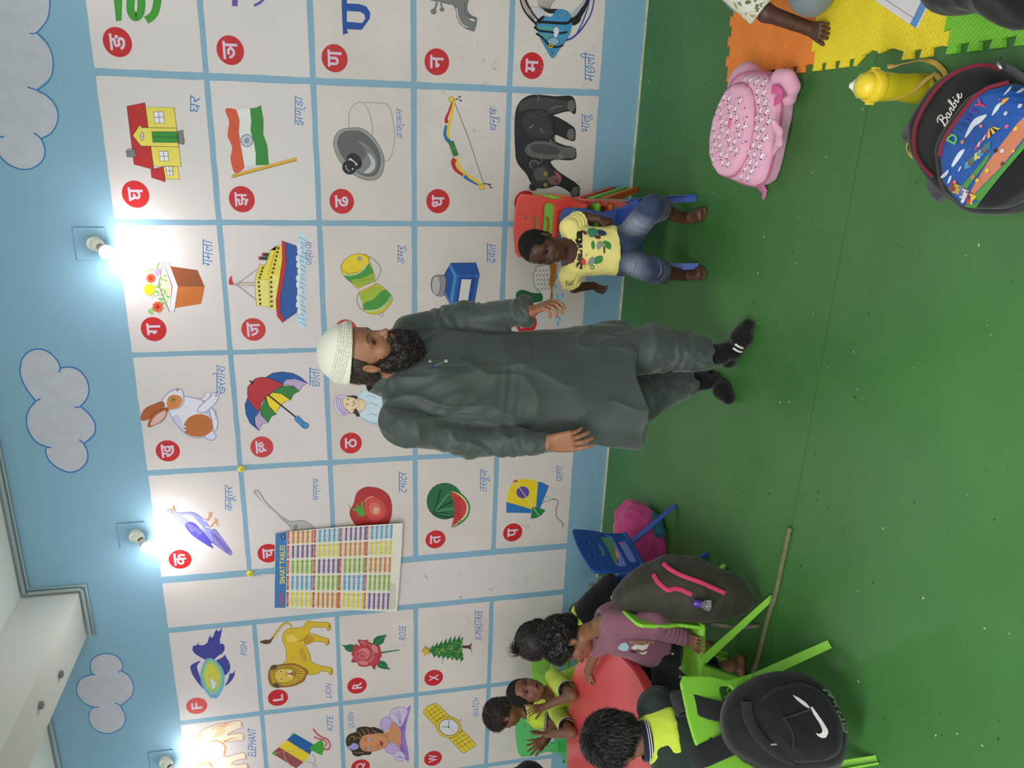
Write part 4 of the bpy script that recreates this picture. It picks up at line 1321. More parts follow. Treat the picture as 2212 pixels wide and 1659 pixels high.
def nets(F,lo,h):
 S=F<0
 c=[S[i:S.shape[0]-1+i,j:S.shape[1]-1+j,k:S.shape[2]-1+k]for i in(0,1)for j in(0,1)for k in(0,1)]
 any_=c[0].copy()
 all_=c[0].copy()
 for q in c[1:]:
  any_|=q
  all_&=q
 act=any_&~all_
 I=np.argwhere(act)
 if len(I)==0:
  return np.zeros((0,3)),np.zeros((0,4),int)
 idx=np.full(act.shape,-1,np.int32)
 idx[act]=np.arange(len(I))
 off=[(i,j,k)for i in(0,1)for j in(0,1)for k in(0,1)]
 val=np.stack([F[I[:,0]+o[0],I[:,1]+o[1],I[:,2]+o[2]]for o in off],1)
 acc=np.zeros((len(I),3))
 cnt=np.zeros(len(I))
 for a in range(8):
  for b in range(a+1,8):
   da=np.array(off[b])-np.array(off[a])
   if np.abs(da).sum()!=1 or da.min()<0:
    continue
   va,vb=val[:,a],val[:,b]
   m=(va<0)!=(vb<0)
   t=va[m]/(va[m]-vb[m])
   acc[m]+=np.array(off[a])+t[:,None]*da
   cnt[m]+=1
 v=lo+(I+acc/cnt[:,None])*h
 fs=[]
 for ax in range(3):
  o1=[0,0,0]
  o1[ax]=1
  A=S[:S.shape[0]-o1[0],:S.shape[1]-o1[1],:S.shape[2]-o1[2]]
  B=S[o1[0]:,o1[1]:,o1[2]:]
  E=np.argwhere(A!=B)
  u,w=(ax+1)%3,(ax+2)%3
  ok=(E[:,u]>0)&(E[:,w]>0)
  for q in range(3):
   ok&=E[:,q]<act.shape[q]
  E=E[ok]
  sgn=A[E[:,0],E[:,1],E[:,2]]
  def cell(du,dw):
   q=E.copy()
   q[:,u]+=du
   q[:,w]+=dw
   return idx[q[:,0],q[:,1],q[:,2]]
  quad=np.stack([cell(-1,-1),cell(0,-1),cell(0,0),cell(-1,0)],1)
  quad[~sgn]=quad[~sgn][:,::-1]
  fs.append(quad)
 f=np.concatenate(fs)
 f=f[(f>=0).all(1)]
 return v,f
def vnormals(v,f):
 a,b,c,d=v[f[:,0]],v[f[:,1]],v[f[:,2]],v[f[:,3]]
 n=np.cross(c-a,d-b)
 N=np.zeros_like(v)
 for i in range(4):
  np.add.at(N,f[:,i],n)
 return N/np.maximum(np.linalg.norm(N,axis=1,keepdims=True),1e-12)
def smooth_mesh(v,f,it=1,lam=0.5):
 e=np.concatenate([f[:,[0,1]],f[:,[1,2]],f[:,[2,3]],f[:,[3,0]]])
 for _ in range(it):
  s=np.zeros_like(v)
  c=np.zeros(len(v))
  np.add.at(s,e[:,0],v[e[:,1]])
  np.add.at(s,e[:,1],v[e[:,0]])
  np.add.at(c,e[:,0],1)
  np.add.at(c,e[:,1],1)
  v=v+lam*(s/np.maximum(c,1)[:,None]-v)
 return v
def to_obj(name,v,f,mats,parent=None,disp=None,color=None,smooth=1,mi=None,label=None):
 if smooth:
  v=smooth_mesh(v,f,smooth)
 if disp is not None:
  v=v+vnormals(v,f)*disp(v)[:,None]
 me=bpy.data.meshes.new(name)
 me.vertices.add(len(v))
 me.vertices.foreach_set('co',v.astype(np.float32).ravel())
 me.loops.add(len(f)*4)
 me.loops.foreach_set('vertex_index',f.astype(np.int32).ravel())
 me.polygons.add(len(f))
 me.polygons.foreach_set('loop_start',np.arange(0,len(f)*4,4,dtype=np.int32))
 me.polygons.foreach_set('loop_total',np.full(len(f),4,np.int32))
 me.polygons.foreach_set('use_smooth',np.ones(len(f),bool))
 if not isinstance(mats,(list,tuple)):
  mats=[mats]
 for m in mats:
  me.materials.append(m)
 if mi is not None:
  me.polygons.foreach_set('material_index',mi(v[f].mean(1)).astype(np.int32))
 me.update(calc_edges=True)
 me.validate()
 if color is not None:
  ca=me.color_attributes.new('tint','FLOAT_COLOR','POINT')
  c=np.ones((len(me.vertices),4),np.float32)
  c[:,:3]=color(v)[:len(me.vertices)]
  ca.data.foreach_set('color',c.ravel())
 o=bpy.data.objects.new(name,me)
 COL.objects.link(o)
 if parent is not None:
  attach(o,parent)
 if label:
  o['label']=label
 return o
def lin(c,k=1.0):
 return np.array([s2l(x)*k for x in c[:3]])
def blend(col,c2,w):
 return col*(1-w[:,None])+c2*w[:,None]
def blob(v,c,r,soft=0.3,M=None):
 d=v-np.array(tuple(c))
 if M is not None:
  d=d@np.array(M)
 r=np.array(r if hasattr(r,'__len__')else(r,r,r))
 q=np.linalg.norm(d/r,axis=1)
 return np.clip((1+soft-q)/(2*soft),0,1)
 # ------------------------------------------------------------------ people
def axes(f,up=(0,0,1),tilt=0.0):
 """3x3 with columns right, forward, up for a facing direction"""
 f=V(f).normalized()
 u=V(up)
 r=f.cross(u).normalized()
 u=r.cross(f).normalized()
 if tilt:
  R=Matrix.Rotation(math.radians(tilt),3,f)
  r,u=R@r,R@u
 return Matrix(((r.x,f.x,u.x),(r.y,f.y,u.y),(r.z,f.z,u.z)))
class Head:
 def __init__(self,c,f,H,up=(0,0,1),tilt=0.0,child=False,mouth=0.0):
  self.c,self.H,self.R,self.child,self.mouth=V(c),H,axes(f,up,tilt),child,mouth
 def p(self,x,y,z):
  return self.c+self.R@V((x,y,z))*self.H
 def sculpt(self,s):
  H,R,p=self.H,self.R,self.p
  ch=self.child
  s.ell(p(0,-0.07,0.13),(0.325*H,0.40*H,0.37*H),R,0.03*H)
  s.ell(p(0,0.06,-0.10),(0.27*H,0.29*H,0.36*H),R,0.08*H)
  s.ell(p(0,0.14,-0.33),(0.15*H,0.15*H,0.14*H),R,0.10*H)
  s.ell(p(0,0.245,-0.395),(0.075*H,0.06*H,0.06*H),R,0.06*H)
  for sx in(-1,1):
   s.ell(p(sx*0.17,0.02,-0.27),(0.10*H,0.13*H,0.12*H),R,0.08*H)
   s.ell(p(sx*0.155,0.20,-0.13),(0.10*H,0.085*H,(0.10 if ch else 0.08)*H),R,0.07*H)
  s.cap(p(-0.17,0.245,0.085),p(0.17,0.245,0.085),0.05*H,None,0.06*H)
  s.ell(p(0,0.20,0.20),(0.2*H,0.12*H,0.14*H),R,0.08*H)
  for sx in(-1,1):
   s.ell(p(sx*0.135,0.345,0.0),(0.075*H,0.06*H,0.045*H),R,0.05*H,'s')
   s.ell(p(sx*0.135,0.222,0.0),(0.068*H,0.066*H,0.056*H),R,0.012*H)
   s.box(p(sx*0.135,0.285,-0.004),(0.052*H,0.03*H,0.0145*H),R,0.012*H,0.008*H,'s')
  nl=0.385 if ch else 0.42
  s.cap(p(0,0.28,0.03),p(0,nl-0.03,-0.13),0.026*H,0.040*H,0.035*H)
  s.ell(p(0,nl-0.025,-0.145),(0.048*H,0.045*H,0.038*H),R,0.02*H)
  for sx in(-1,1):
   s.ell(p(sx*0.052,nl-0.07,-0.155),(0.032*H,0.04*H,0.028*H),R,0.018*H)
   s.ell(p(sx*0.026,nl-0.045,-0.187),(0.014*H,0.018*H,0.014*H),R,0.008*H,'s')
  s.ell(p(0,0.27,-0.26),(0.13*H,0.085*H,0.10*H),R,0.05*H)
  m=self.mouth
  s.chain([p(-0.095,0.315,-0.252),p(-0.04,0.345,-0.238),p(0,0.349,-0.243),p(0.04,0.345,-0.238),p(0.095,0.315,-0.252)],[0.008*H,0.019*H,0.018*H,0.019*H,0.008*H],0.012*H)
  s.chain([p(-0.085,0.315,-0.268-m*.5),p(0,0.336,-0.283-m),p(0.085,0.315,-0.268-m*.5)],[0.009*H,0.026*H,0.009*H],0.012*H)
  s.chain([p(-0.09,0.335,-0.259-m*.4),p(0,0.365,-0.262-m*.5),p(0.09,0.335,-0.259-m*.4)],[0.004*H,0.006*H+m*.5*H,0.004*H],0.008*H,'s')
  for sx in(-1,1):
   e=axes(self.R@V((sx*0.25,1,0)),self.R@V((0,-0.15,1)))
   s.ell(p(sx*0.338,-0.045,-0.02),(0.030*H,0.074*H,0.125*H),e,0.02*H)
   s.ell(p(sx*0.335,-0.035,-0.125),(0.022*H,0.04*H,0.04*H),e,0.015*H)
   s.ell(p(sx*0.372,-0.030,-0.01),(0.024*H,0.040*H,0.082*H),e,0.012*H,'s')
   s.cap(p(sx*0.345,-0.03,0.01),p(sx*0.345,-0.055,-0.07),0.009*H,None,0.008*H)
  return s
 def tint(self,v,col,base,dark,brow=True,lips=None):
  H,R,p=self.H,self.R,self.p
  q=(v-np.array(self.c))@np.array(R)/H
  lips=lin(base,0.8)*np.array((1.05,.75,.75))if lips is None else lips
  mth=np.clip(1.25-np.sqrt((q[:,0]/0.098)**2+((q[:,2]+0.263+self.mouth*.5)/(0.042+self.mouth))**2),0,0.35)/0.35
  mth*=(q[:,1]>0.26)
  col=blend(col,lips,mth*.8)
  if self.mouth>0:
   mo=np.clip(1.2-np.sqrt((q[:,0]/0.07)**2+((q[:,2]+0.262+self.mouth*.5)/(self.mouth*.55+.004))**2),0,0.4)/0.4*(q[:,1]>0.2)
   col=blend(col,np.array((0.02,0.008,0.008)),mo)
  if brow:
   ax=np.abs(q[:,0])
   yc=0.087+0.02*np.sin((ax-0.06)/0.15*PI)
   b=np.clip(1-np.abs(q[:,2]-yc)/0.022,0,1)*((ax>0.05)&(ax<0.215))*(q[:,1]>0.15)
   b=np.clip(b*2.2,0,1)*(0.75+0.25*vnoise(v*900))
   col=blend(col,dark,np.clip(b,0,1)*.85)
  for sx in(-1,1):
   d=np.sqrt(((q[:,0]-sx*0.135)/0.062)**2+((q[:,2]+0.003)/0.026)**2)
   r=np.clip(1-np.abs(d-0.95)/0.28,0,1)*(q[:,1]>0.2)
   col=blend(col,dark*1.1,r*.75)
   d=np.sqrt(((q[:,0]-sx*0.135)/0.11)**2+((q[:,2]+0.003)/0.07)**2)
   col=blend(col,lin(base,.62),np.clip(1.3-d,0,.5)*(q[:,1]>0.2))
  return col
 def eyes(self,parent,look=(0,0)):
  H,R,p=self.H,self.R,self.p
  for sx in(-1,1):
   c=p(sx*0.135,0.216,-0.002)
   r=0.064*H
   d=(self.R@V((look[0],1.0,look[1]))).normalized()
   bm=bmesh.new()
   prof=[(0,r*1.01),(0.012/0.064*r,r*1.0),(0.030/0.064*r,r*0.9),(0.034/0.064*r,r*0.87)]
   prof=[(r*math.sin(a),r*math.cos(a))for a in np.linspace(0,PI,15)]
   lathe_bm(bm,prof,18,frame_mx(c,d.orthogonal(),z=d))
   for fc in bm.faces:
    cc=(fc.calc_center_median()-c).normalized().dot(d)
    fc.material_index=2 if cc>0.965 else(1 if cc>0.83 else 0)
   bm_obj('eye',bm,[mat('eye_white',rgb(206,196,186),rough=0.25),mat('eye_iris',rgb(42,24,14),rough=0.15),mat('eye_pupil',rgb(8,6,6),rough=0.1)],parent,smooth=True)
def hand(s,wrist,d,n,L,side=1,curl=0.3,spread=0.12,thumb=(0.55,0.6),curls=None,k=None):
 """hand on sculpt s: wrist point, direction d of the fingers, n = back of the hand normal, L = hand length.
    side=+1 puts the thumb on the d x n side"""
 d=V(d).normalized()
 n=V(n)
 n=(n-d*n.dot(d)).normalized()
 t=d.cross(n)*side
 u=L/0.18
 k=k or 0.008*u
 P=lambda a,b,c:wrist+d*a*u+t*b*u+n*c*u
 base=[0.032,0.011,-0.011,-0.031]
 for i,b in enumerate(base):
  s.cap(P(0.006,b*0.55,0),P(0.088-0.003*i,b,0.0),0.0155*u,0.0125*u,0.012*u,flat=(n,0.85))
 s.cap(P(0.02,0.0,-0.003),P(0.075,0.0,-0.004),0.02*u,0.018*u,0.015*u,flat=(n,.75))
 s.cap(P(0.018,0.02,-0.008),P(0.048,0.034,-0.010),0.016*u,0.014*u,0.012*u)
 fl=[0.076,0.084,0.078,0.060]
 for i,b in enumerate(base):
  c=curls[i]if curls else curl
  ang=0.0
  q=P(0.086-0.004*i,b,0.001)
  r=0.0092*u if i<3 else 0.008*u
  sp=spread*(1.5-i)*0.8
  dd=(d+t*sp).normalized()
  for j,fr in enumerate((0.45,0.31,0.24)):
   ang+=c*(0.75,1.1,0.8)[j]
   dr=(dd*math.cos(ang)-n*math.sin(ang)).normalized()
   q2=q+dr*fl[i]*fr*u
   s.cap(q,q2,r,r*0.9,k*(0.5 if j==0 else 0.35))
   q,r=q2,r*0.9
 tq=P(0.030,0.032,-0.010)
 th,tc=thumb
 td=(d*math.cos(th)+t*math.sin(th)-n*0.25).normalized()
 q2=tq+td*0.036*u
 s.cap(tq,q2,0.0135*u,0.0105*u,k)
 td2=(td+d*tc*0.6-n*0.15).normalized()
 q3=q2+td2*0.030*u
 s.cap(q2,q3,0.0105*u,0.0098*u,k*.5)
 s.cap(q3,q3+(td2+d*.1).normalized()*0.016*u,0.0096*u,0.0078*u,k*.5)
 return s
def foot(s,ankle,d,L,toes=True,k=0.01,side=1):
 """bare foot: ankle joint point above the ground, d = toe direction (flat), L = foot length"""
 d=V((d[0],d[1],0)).normalized()
 t=V((-d.y,d.x,0))*side
 z0=ankle.z
 g=lambda a,b,h:V((ankle.x,ankle.y,0))+d*a*L+t*b*L+V((0,0,h*L))
 s.ell(g(-0.16,0,0.13),(0.13*L,0.12*L,0.13*L),None,k)
 s.cap(ankle,g(0.05,0,0.17),0.12*L,0.13*L,k*1.5)
 s.cap(g(-0.1,0,0.12),g(0.45,0.02,0.09),0.12*L,0.10*L,k*1.5)
 s.cap(g(0.1,0.03,0.17),g(0.45,0.05,0.09),0.10*L,0.085*L,k*1.5)
 s.cap(g(0.1,-0.06,0.09),g(0.42,-0.10,0.07),0.09*L,0.07*L,k*1.5)
 s.cap(g(0.42,0.08,0.08),g(0.46,-0.1,0.065),0.085*L,0.065*L,k*1.2)
 if toes:
  for i,(b,a,r)in enumerate(((0.105,0.70,0.056),(0.035,0.70,0.040),(-0.02,0.67,0.038),(-0.072,0.63,0.036),(-0.12,0.58,0.034))):
   s.cap(g(0.47,b*.9,0.075),g(a,b,r+0.004),r*L*1.05,r*L,k*.35)
 return s
 # ================================================================== PEOPLE
def strands(name,P,Nn,length,m,parent,seg=3,width=0.0012,curl=0.5,down=0.0,jitter=0.35,flow=None,lrand=0.4,seed=1,kind=None):
 """short locks rooted at P along normals Nn: one joined part"""
 r=np.random.default_rng(seed)
 n=len(P)
 d=Nn+r.normal(0,jitter,(n,3))
 if flow is not None:
  flow=np.broadcast_to(np.asarray(flow,float),(n,3))
  tg=flow-Nn*(flow*Nn).sum(1,keepdims=True)
  d=tg+Nn*0.18+r.normal(0,jitter,(n,3))*.45
 d/=np.linalg.norm(d,axis=1,keepdims=True)
 L=length*(1+r.uniform(-lrand,lrand,n))[:,None]
 side=np.cross(d,r.normal(0,1,(n,3)))
 side/=np.maximum(np.linalg.norm(side,axis=1,keepdims=True),1e-9)
 bend=np.cross(d,side)
 ph=r.uniform(0,2*PI,n)[:,None]
 Vs=[]
 cur=P-Nn*0.001
 for i in range(seg+1):
  t=i/seg
  w2=width*(1-0.75*t)
  Vs.append(cur+side*w2)
  Vs.append(cur-side*w2)
  a=ph+curl*4.5*t
  stp=d+(bend*np.cos(a)+side*np.sin(a))*curl
  stp[:,2]-=down*t
  stp/=np.linalg.norm(stp,axis=1,keepdims=True)
  cur=cur+stp*L/seg
 k=2*(seg+1)
 v=np.stack(Vs,1).reshape(-1,3)
 b=np.arange(n)[:,None]*k
 fs=[]
 for i in range(seg):
  fs.append(np.concatenate([b+2*i,b+2*i+1,b+2*i+3,b+2*i+2],1))
 f=np.stack(fs,1).reshape(-1,4)
 o=to_obj(name,v,f,m,parent,smooth=0)
 if kind:
  o['kind']=kind
 return o
def pick(v,f,n,mask=None,seed=3):
 nn=vnormals(v,f)
 ids=np.arange(len(v))if mask is None else np.nonzero(mask)[0]
 r=np.random.default_rng(seed)
 ids=r.choice(ids,min(n,len(ids)*3),replace=True)
 p=v[ids]+r.normal(0,0.0012,(len(ids),3))
 return p,nn[ids]
SKIN_M=mat('skin',(0.3,0.15,0.1,1),rough=0.48,spec=0.4,attr='tint',vary=0.06,vscale=40,bump=0.05,bscale=500,bdist=0.002,sss=0.08)
HAIRK=mat('black_hair',rgb(20,17,16),rough=0.42,spec=0.5,vary=0.2,vscale=60,bump=0.25,bscale=260,bdist=0.004)
HAIRB=mat('dark_brown_hair',rgb(42,33,27),rough=0.5,spec=0.45,vary=0.25,vscale=60,bump=0.25,bscale=260,bdist=0.004)
def skin_tint(base,paints=(),head=None,dark=(18,12,10),nails=()):
 def fn(v):
  c=np.tile(lin(base),(len(v),1))
  m=(fbm(v*14)*0.5+fbm(v*60)*.3)[:,None]
  c=c*(1+0.12*m)
  for cc,r,col,k in paints:
   c=blend(c,lin(col),blob(v,cc,r,0.5)*k)
  for cc,r,col,k in nails:
   c=blend(c,lin(col),blob(v,cc,r,0.25)*k)
  if head is not None:
   c=head.tint(v,c,base,lin(dark))
  return c
 return fn
def limb_folds(a,b,amp,wl,seed=0.0,where=None,width=0.12):
 """soft creases running round a limb from a to b"""
 a,b=np.array(tuple(a)),np.array(tuple(b))
 d=b-a
 L=np.linalg.norm(d)
 d=d/L
 def fn(v):
  q=v-a
  t=q@d
  n=q-t[:,None]*d
  rad=np.linalg.norm(n,axis=1)
  w2=np.clip(1-(rad-width*.5)/(width*.5),0,1)*np.clip((t+.03)/.05,0,1)*np.clip((L+.03-t)/.05,0,1)
  if where:
   w2=w2*np.clip(1-np.abs(t/L-where[0])/where[1],0,1)
  ph=1.6*fbm(v*7+seed,2)+0.8*fbm(v*16+seed,2)
  s=np.sin((t/wl+ph)*2*PI)
  return amp*w2*(np.sign(s)*np.abs(s)**0.7)*(0.5+0.7*vnoise(v*9+seed+4))
 return fn
def cloth_noise(amp,sc,aniso=(1,1,1),seed=0.0):
 A=np.array(aniso,float)
 def fn(v):
  r=1-np.abs(fbm(v*sc*A+seed,2))*2.2
  return amp*r
 return fn
def crease(amp,sc,aniso=(1,1,1),seed=0.0):
 A=np.array(aniso,float)
 def fn(v):
  n=fbm(v*sc*A+seed+.35*vnoise(v*5)[:,None],2)
  return amp*(np.exp(-np.abs(n)*9)-.35)
 return fn
def sumf(*fs):
 return lambda v:sum(f(v)for f in fs)
def cloth(name,col,rough=0.85,vary=0.06,sheen=0.15,weave=900,spec=0.2):
 return mat(name,rgb(*col),rough=rough,spec=spec,vary=vary,vscale=10,bump=0.12,bscale=weave,bdist=0.001,sheen=sheen)
 # ------------------------------------------------------------------ 1. the standing man
from mathutils.bvhtree import BVHTree
def bvh_of(o):
 W=WM(o)
 return BVHTree.FromPolygons([W@v.co for v in o.data.vertices],[tuple(p.vertices)for p in o.data.polygons])
def build_man():
 T=empty('person',(-1.02,2.86,0),0,'bearded standing man in a long dark green kurta and white knitted cap','person')
 KM=cloth('kurta_cloth',(60,69,63),rough=0.52,sheen=0.25,spec=0.3)
 SKC=(150,102,76)
 fdir=V((0.73,-0.68,0)).normalized()
 rdir=V((fdir.y,-fdir.x,0))
 hd=Head(at(797,762,2.80),(0.93,-0.26,-0.24),0.255)
 shR,shL=at(872,914,2.70),at(884,722,2.97)
 elR,elL=at(1010,955,2.665),at(1000,692,2.99)
 wrR,wrL=at(1180,957,2.60),at(1146,673,2.90)
 C=[at(x,y,2.84)for x,y in((850,812),(950,818),(1050,822),(1150,825),(1250,828),(1330,830),(1386,830))]
 # --- body
 s=Sculpt()
 hd.sculpt(s)
 s.cap(at(865,812,2.84),hd.p(0,-0.09,-0.22),0.066,0.058,0.03)
 s.chain([C[0],C[1],C[3],C[4]],[0.07,0.10,0.10,0.10],0.05)
 s.cap(shR,shL,0.045,0.045,0.05)
 s.chain([shR,elR,wrR],[0.05,0.038,0.027],0.03)
 s.chain([shL,elL,wrL],[0.05,0.038,0.027],0.03)
 hipR,hipL=at(1225,865,2.82),at(1225,790,2.90)
 knR,knL=at(1385,862,2.90),at(1400,752,2.88)
 anR,anL=V((-1.125,2.965,0.105)),V((-0.965,2.842,0.10))
 s.chain([hipR,knR,anR],[0.085,0.055,0.035],0.03)
 s.chain([hipL,knL,anL],[0.085,0.055,0.035],0.03)
 foot(s,V((anR.x,anR.y,0.09)),(-0.22,-0.97),0.20,toes=False)
 foot(s,V((anL.x,anL.y,0.09)),(0.86,-0.50),0.24,toes=False)
 dR=(at(1262,950,2.575)-wrR).normalized()
 hand(s,wrR+dR*0.004,dR,V((-0.15,-1,0.1)),0.190,side=1,curls=[0.12,0.2,0.26,0.32],spread=0.035,thumb=(0.42,0.75))
 dL=(at(1185,659,2.86)-wrL).normalized()
 hand(s,wrL,(dL+V((0.1,-0.15,0))).normalized(),V((0.75,0.1,0.4)),0.168,side=-1,curls=[0.55,0.65,0.75,0.85],spread=0.02,thumb=(0.25,.7))
 bx=lambda c,r:(np.array(tuple(c))-r,np.array(tuple(c))+r)
 fine=[]
 lo,hi=bx(hd.c,0.17)
 lo[2]+=0.02
 fine.append((lo,hi,0.0024))
 for q,dd in((wrR,dR),(wrL,dL)):
  lo,hi=bx(q+dd*0.085,0.12)
  fine.append((lo,hi,0.0022))
 v,f=s.multi(0.008,fine)
 nails=[]
 to_obj('body',v,f,SKIN_M,T,color=skin_tint(SKC,[(hd.p(0,.3,.15),.03,(150,98,70),.7)],hd,(30,20,16)))
 hd.eyes(T,(0.1,-0.25))
 # --- kurta
 s=Sculpt()
 M=Matrix.Translation((0,0,0))@frame_mx((0,0,0),-rdir,z=(0,0,1))
 Mi=M.inverted()
 def sec(c,a,b,du=0.0):
  q=Mi@c
  return(q.z,q.x+du,q.y,a,b)
 S=[sec(at(846,812,2.85),0.10,0.075),sec(at(872,815,2.845),0.185,0.108),sec(C[1],0.205,0.13),sec(C[2],0.208,0.138),sec(C[3],0.215,0.14),sec(C[4],0.232,0.145),sec(C[5]+V((0,0,0.03)),0.256,0.152),sec(C[6]+V((0,0,0.085)),0.272,0.160)]
 zb=min(q[0]for q in S)
 s.loft([(q[0]-0.035 if q[0]==zb else q[0],)+q[1:]for q in S],M,0.03,pw=2.2)
 s.cap(at(856,840,2.80),shR,0.062,0.060,0.04)
 s.cap(at(856,780,2.89),shL,0.062,0.058,0.04)
 s.chain([shR,elR],[0.074,0.061],0.02)
 s.cyl(elR,wrR+(wrR-elR)*0.0,0.060,0.0445,0.035)
 s.chain([shL,elL],[0.070,0.056],0.02)
 s.cyl(elL,wrL,0.055,0.050,0.03)
 s.cyl(at(846,808,2.85),at(800,792,2.825),0.066,0.068,0.0,'s',rnd=0.002)
 hz=(Mi@C[6]).z+0.085
 zc=lambda uu:hz
 c0=Mi@C[6]
 s.loft([(hz-0.10,c0.x,c0.y,0.248,0.135),(hz+0.05,c0.x,c0.y,0.232,0.125),(hz+0.12,c0.x,c0.y,0.18,0.09)],M,0.006,'s')
 hemR=C[6]
 def hemfn(x,y,z):
  u=(x*M[0][0]+y*M[1][0])-c0.x
  return z-(hz-0.012+0.028*np.cos(u*10.5)*1.0-0.02)
 s.pr.append((hemfn,None,None,0.0,'s'))
 v,f=s.mesh(0.0052)
 D=sumf(limb_folds(shR,elR,0.009,0.075,1.0,(0.75,0.5),0.09),limb_folds(elR,wrR,0.010,0.046,2.0,(0.35,0.6),0.075),limb_folds(shL,elL,0.010,0.06,3.0,(0.55,0.7),0.09),limb_folds(elL,wrL,0.009,0.05,4.0,(0.5,0.7),0.075),crease(0.018,3.0,(1.4,1.4,0.40),3.0),crease(.010,6,(1,1,.6),8.0),cloth_noise(0.0032,8,(1,1,0.6),9.0))
 def drag(v):
  q=v-np.array(tuple(shR+V((0.06,-0.04,-0.12))))
  a=q@np.array((0.55,-0.1,-0.83))
  n=np.linalg.norm(q-a[:,None]*np.array((0.55,-0.1,-0.83)),axis=1)
  w2=np.clip(1-np.abs(a-.18)/.3,0,1)*np.clip(1-n/0.16,0,1)
  o=0.010*w2*np.sin(n*95+2*fbm(v*5))
  q=v-np.array(tuple(C[2]+V((0.02,-0.14,-0.05))))
  w3=np.exp(-(q[:,0]/.09)**2-(q[:,2]/.05)**2)*(q[:,1]<.1)
  return o+0.0018*w3*np.sin(q[:,2]*160+q[:,0]*30)
 K2=to_obj('kurta',v,f,KM,T,disp=sumf(D,drag),smooth=2)
 tk=bvh_of(K2)
 def front(px,py,out=0.0):
  r=V(ray(px,py)).normalized()
  h=tk.ray_cast(V((0,0,CAM_H)),r)
  if h[0]is None:
   return at(px,py,2.7),-r
  nn=h[1]if h[1].dot(r)<0 else-h[1]
  return h[0]+nn*out,nn
 def ribbon(nm,px,w_,t,m,par=K2):
  q=[front(x,y,t*.3)for x,y in catmull(px,4)]
  bm=bmesh.new()
  tube_bm(bm,[p[0]for p in q],.01,flat=(w_,t),up=sum((p[1]for p in q),V((0,0,0))).normalized())
  return bm_obj(nm,bm,m,par,smooth=True,autos=60)
 ribbon('placket',[(905,790),(930,786),(965,784),(1000,783),(1022,782)],.014,.0028,KM)
 dk=cloth('dark_green_thread',(58,66,60))
 for px in([(836,882),(860,884),(905,890),(940,905)],[(842,920),(860,905),(890,890),(925,895)],[(1008,724),(1110,720),(1200,722),(1290,718),(1350,730)],[(1145,735),(1147,760),(1148,778)],[(1176,934),(1178,955),(1181,978)]):
  ribbon('seam',px,.0011,.0012,dk)
 for(x,y)in((929,782),(963,781)):
  p,nn=front(x,y,.0035)
  bm=bmesh.new()
  lathe_bm(bm,[(0,0),(0.006,0),(0.0065,0.002),(0.004,0.0028),(0.0035,0.002),(0,0.002)],14,frame_mx(p,nn.orthogonal(),z=nn))
  bm_obj('button',bm,mat('pearly_button',rgb(196,200,190),rough=0.2,metal=0.3),K2,smooth=True,autos=40)
 p0,p1=front(938,793,.005)[0],front(958,782,.005)[0]
 bm=bmesh.new()
 tube_bm(bm,[p0,p1],0.0032,8)
 pen=bm_obj('pen',bm,mat('pen_steel',rgb(140,146,140),rough=0.3,metal=0.7),T,smooth=True,autos=50)
 bm=bmesh.new()
 tube_bm(bm,[p0+(p0-p1)*0.12,p0],0.0038,8)
 bm_obj('pen_cap',bm,mat('pen_blue',rgb(40,50,150),rough=0.3),pen,smooth=True,autos=50)
 cz,cx=at(829,806,2.845),at(790,800,2.835)
 cu=(cx-cz).normalized()
 CMx=frame_mx(cz,rdir,z=cu)
 bm=bmesh.new()
 rings=[]
 for i in range(33):
  a=-PI*.96+2*PI*.96*i/32
  o_=CMx.to_3x3()@V((math.sin(a)*.074,0,0))-(cu.cross(rdir)*-1)*0
  dv=(CMx.to_3x3()@V((math.sin(a),-math.cos(a),0)))
  rings.append([bm.verts.new(cz+dv*rr+cu*hh)for rr,hh in((.090,-.004),(.078,.046),(.074,.046),(.085,-.004))])
 for A,B in zip(rings,rings[1:]):
  for j in range(4):
   bm.faces.new((A[j],A[(j+1)%4],B[(j+1)%4],B[j]))
 bm.faces.new(rings[0]);bm.faces.new(rings[-1][::-1])
 bmesh.ops.recalc_face_normals(bm,faces=bm.faces)
 bm_obj('stand_collar',bm,KM,K2,smooth=True,autos=50)
 # --- trousers
 s=Sculpt()
 s.chain([hipR,knR],[0.11,0.088],0.03)
 s.chain([hipL,knL],[0.11,0.092],0.03)
 s.cyl(knR,anR+V((0,0,0.035)),0.090,0.056,0.04)
 s.cyl(knL,anL+V((0,0,0.03)),0.094,0.060,0.04)
 v,f=s.mesh(0.0055)
 to_obj('trousers',v,f,KM,T,smooth=2,disp=sumf(limb_folds(knR,anR,0.014,0.095,5.0,None,0.12),limb_folds(knL,anL,0.014,0.085,7.0,None,0.12),cloth_noise(0.0025,6,(1,1,1.0),5)))
 # --- socks
 SM=cloth('black_sock',(17,16,17),rough=0.95)
 for(an,d,L)in((anR,(-0.22,-0.97),0.215),(anL,(0.86,-0.50),0.255)):
  s=Sculpt()
  foot(s,V((an.x,an.y,0.09)),d,L,toes=False)
  dd=V((d[0],d[1],0)).normalized()
  s.cap(V((an.x,an.y,0))+dd*0.40*L+V((0,0,0.035)),V((an.x,an.y,0))+dd*0.66*L+V((0,0,0.028)),0.036,0.026,0.03)
  s.cyl(V((an.x,an.y,0.07)),an+V((0,0,0.09)),0.040,0.040,0.03)
  s.plane((0,0,0.0015),(0,0,-1),0.004)
  v,f=s.mesh(0.004)
  so=to_obj('sock',v,f,SM,T,smooth=2)
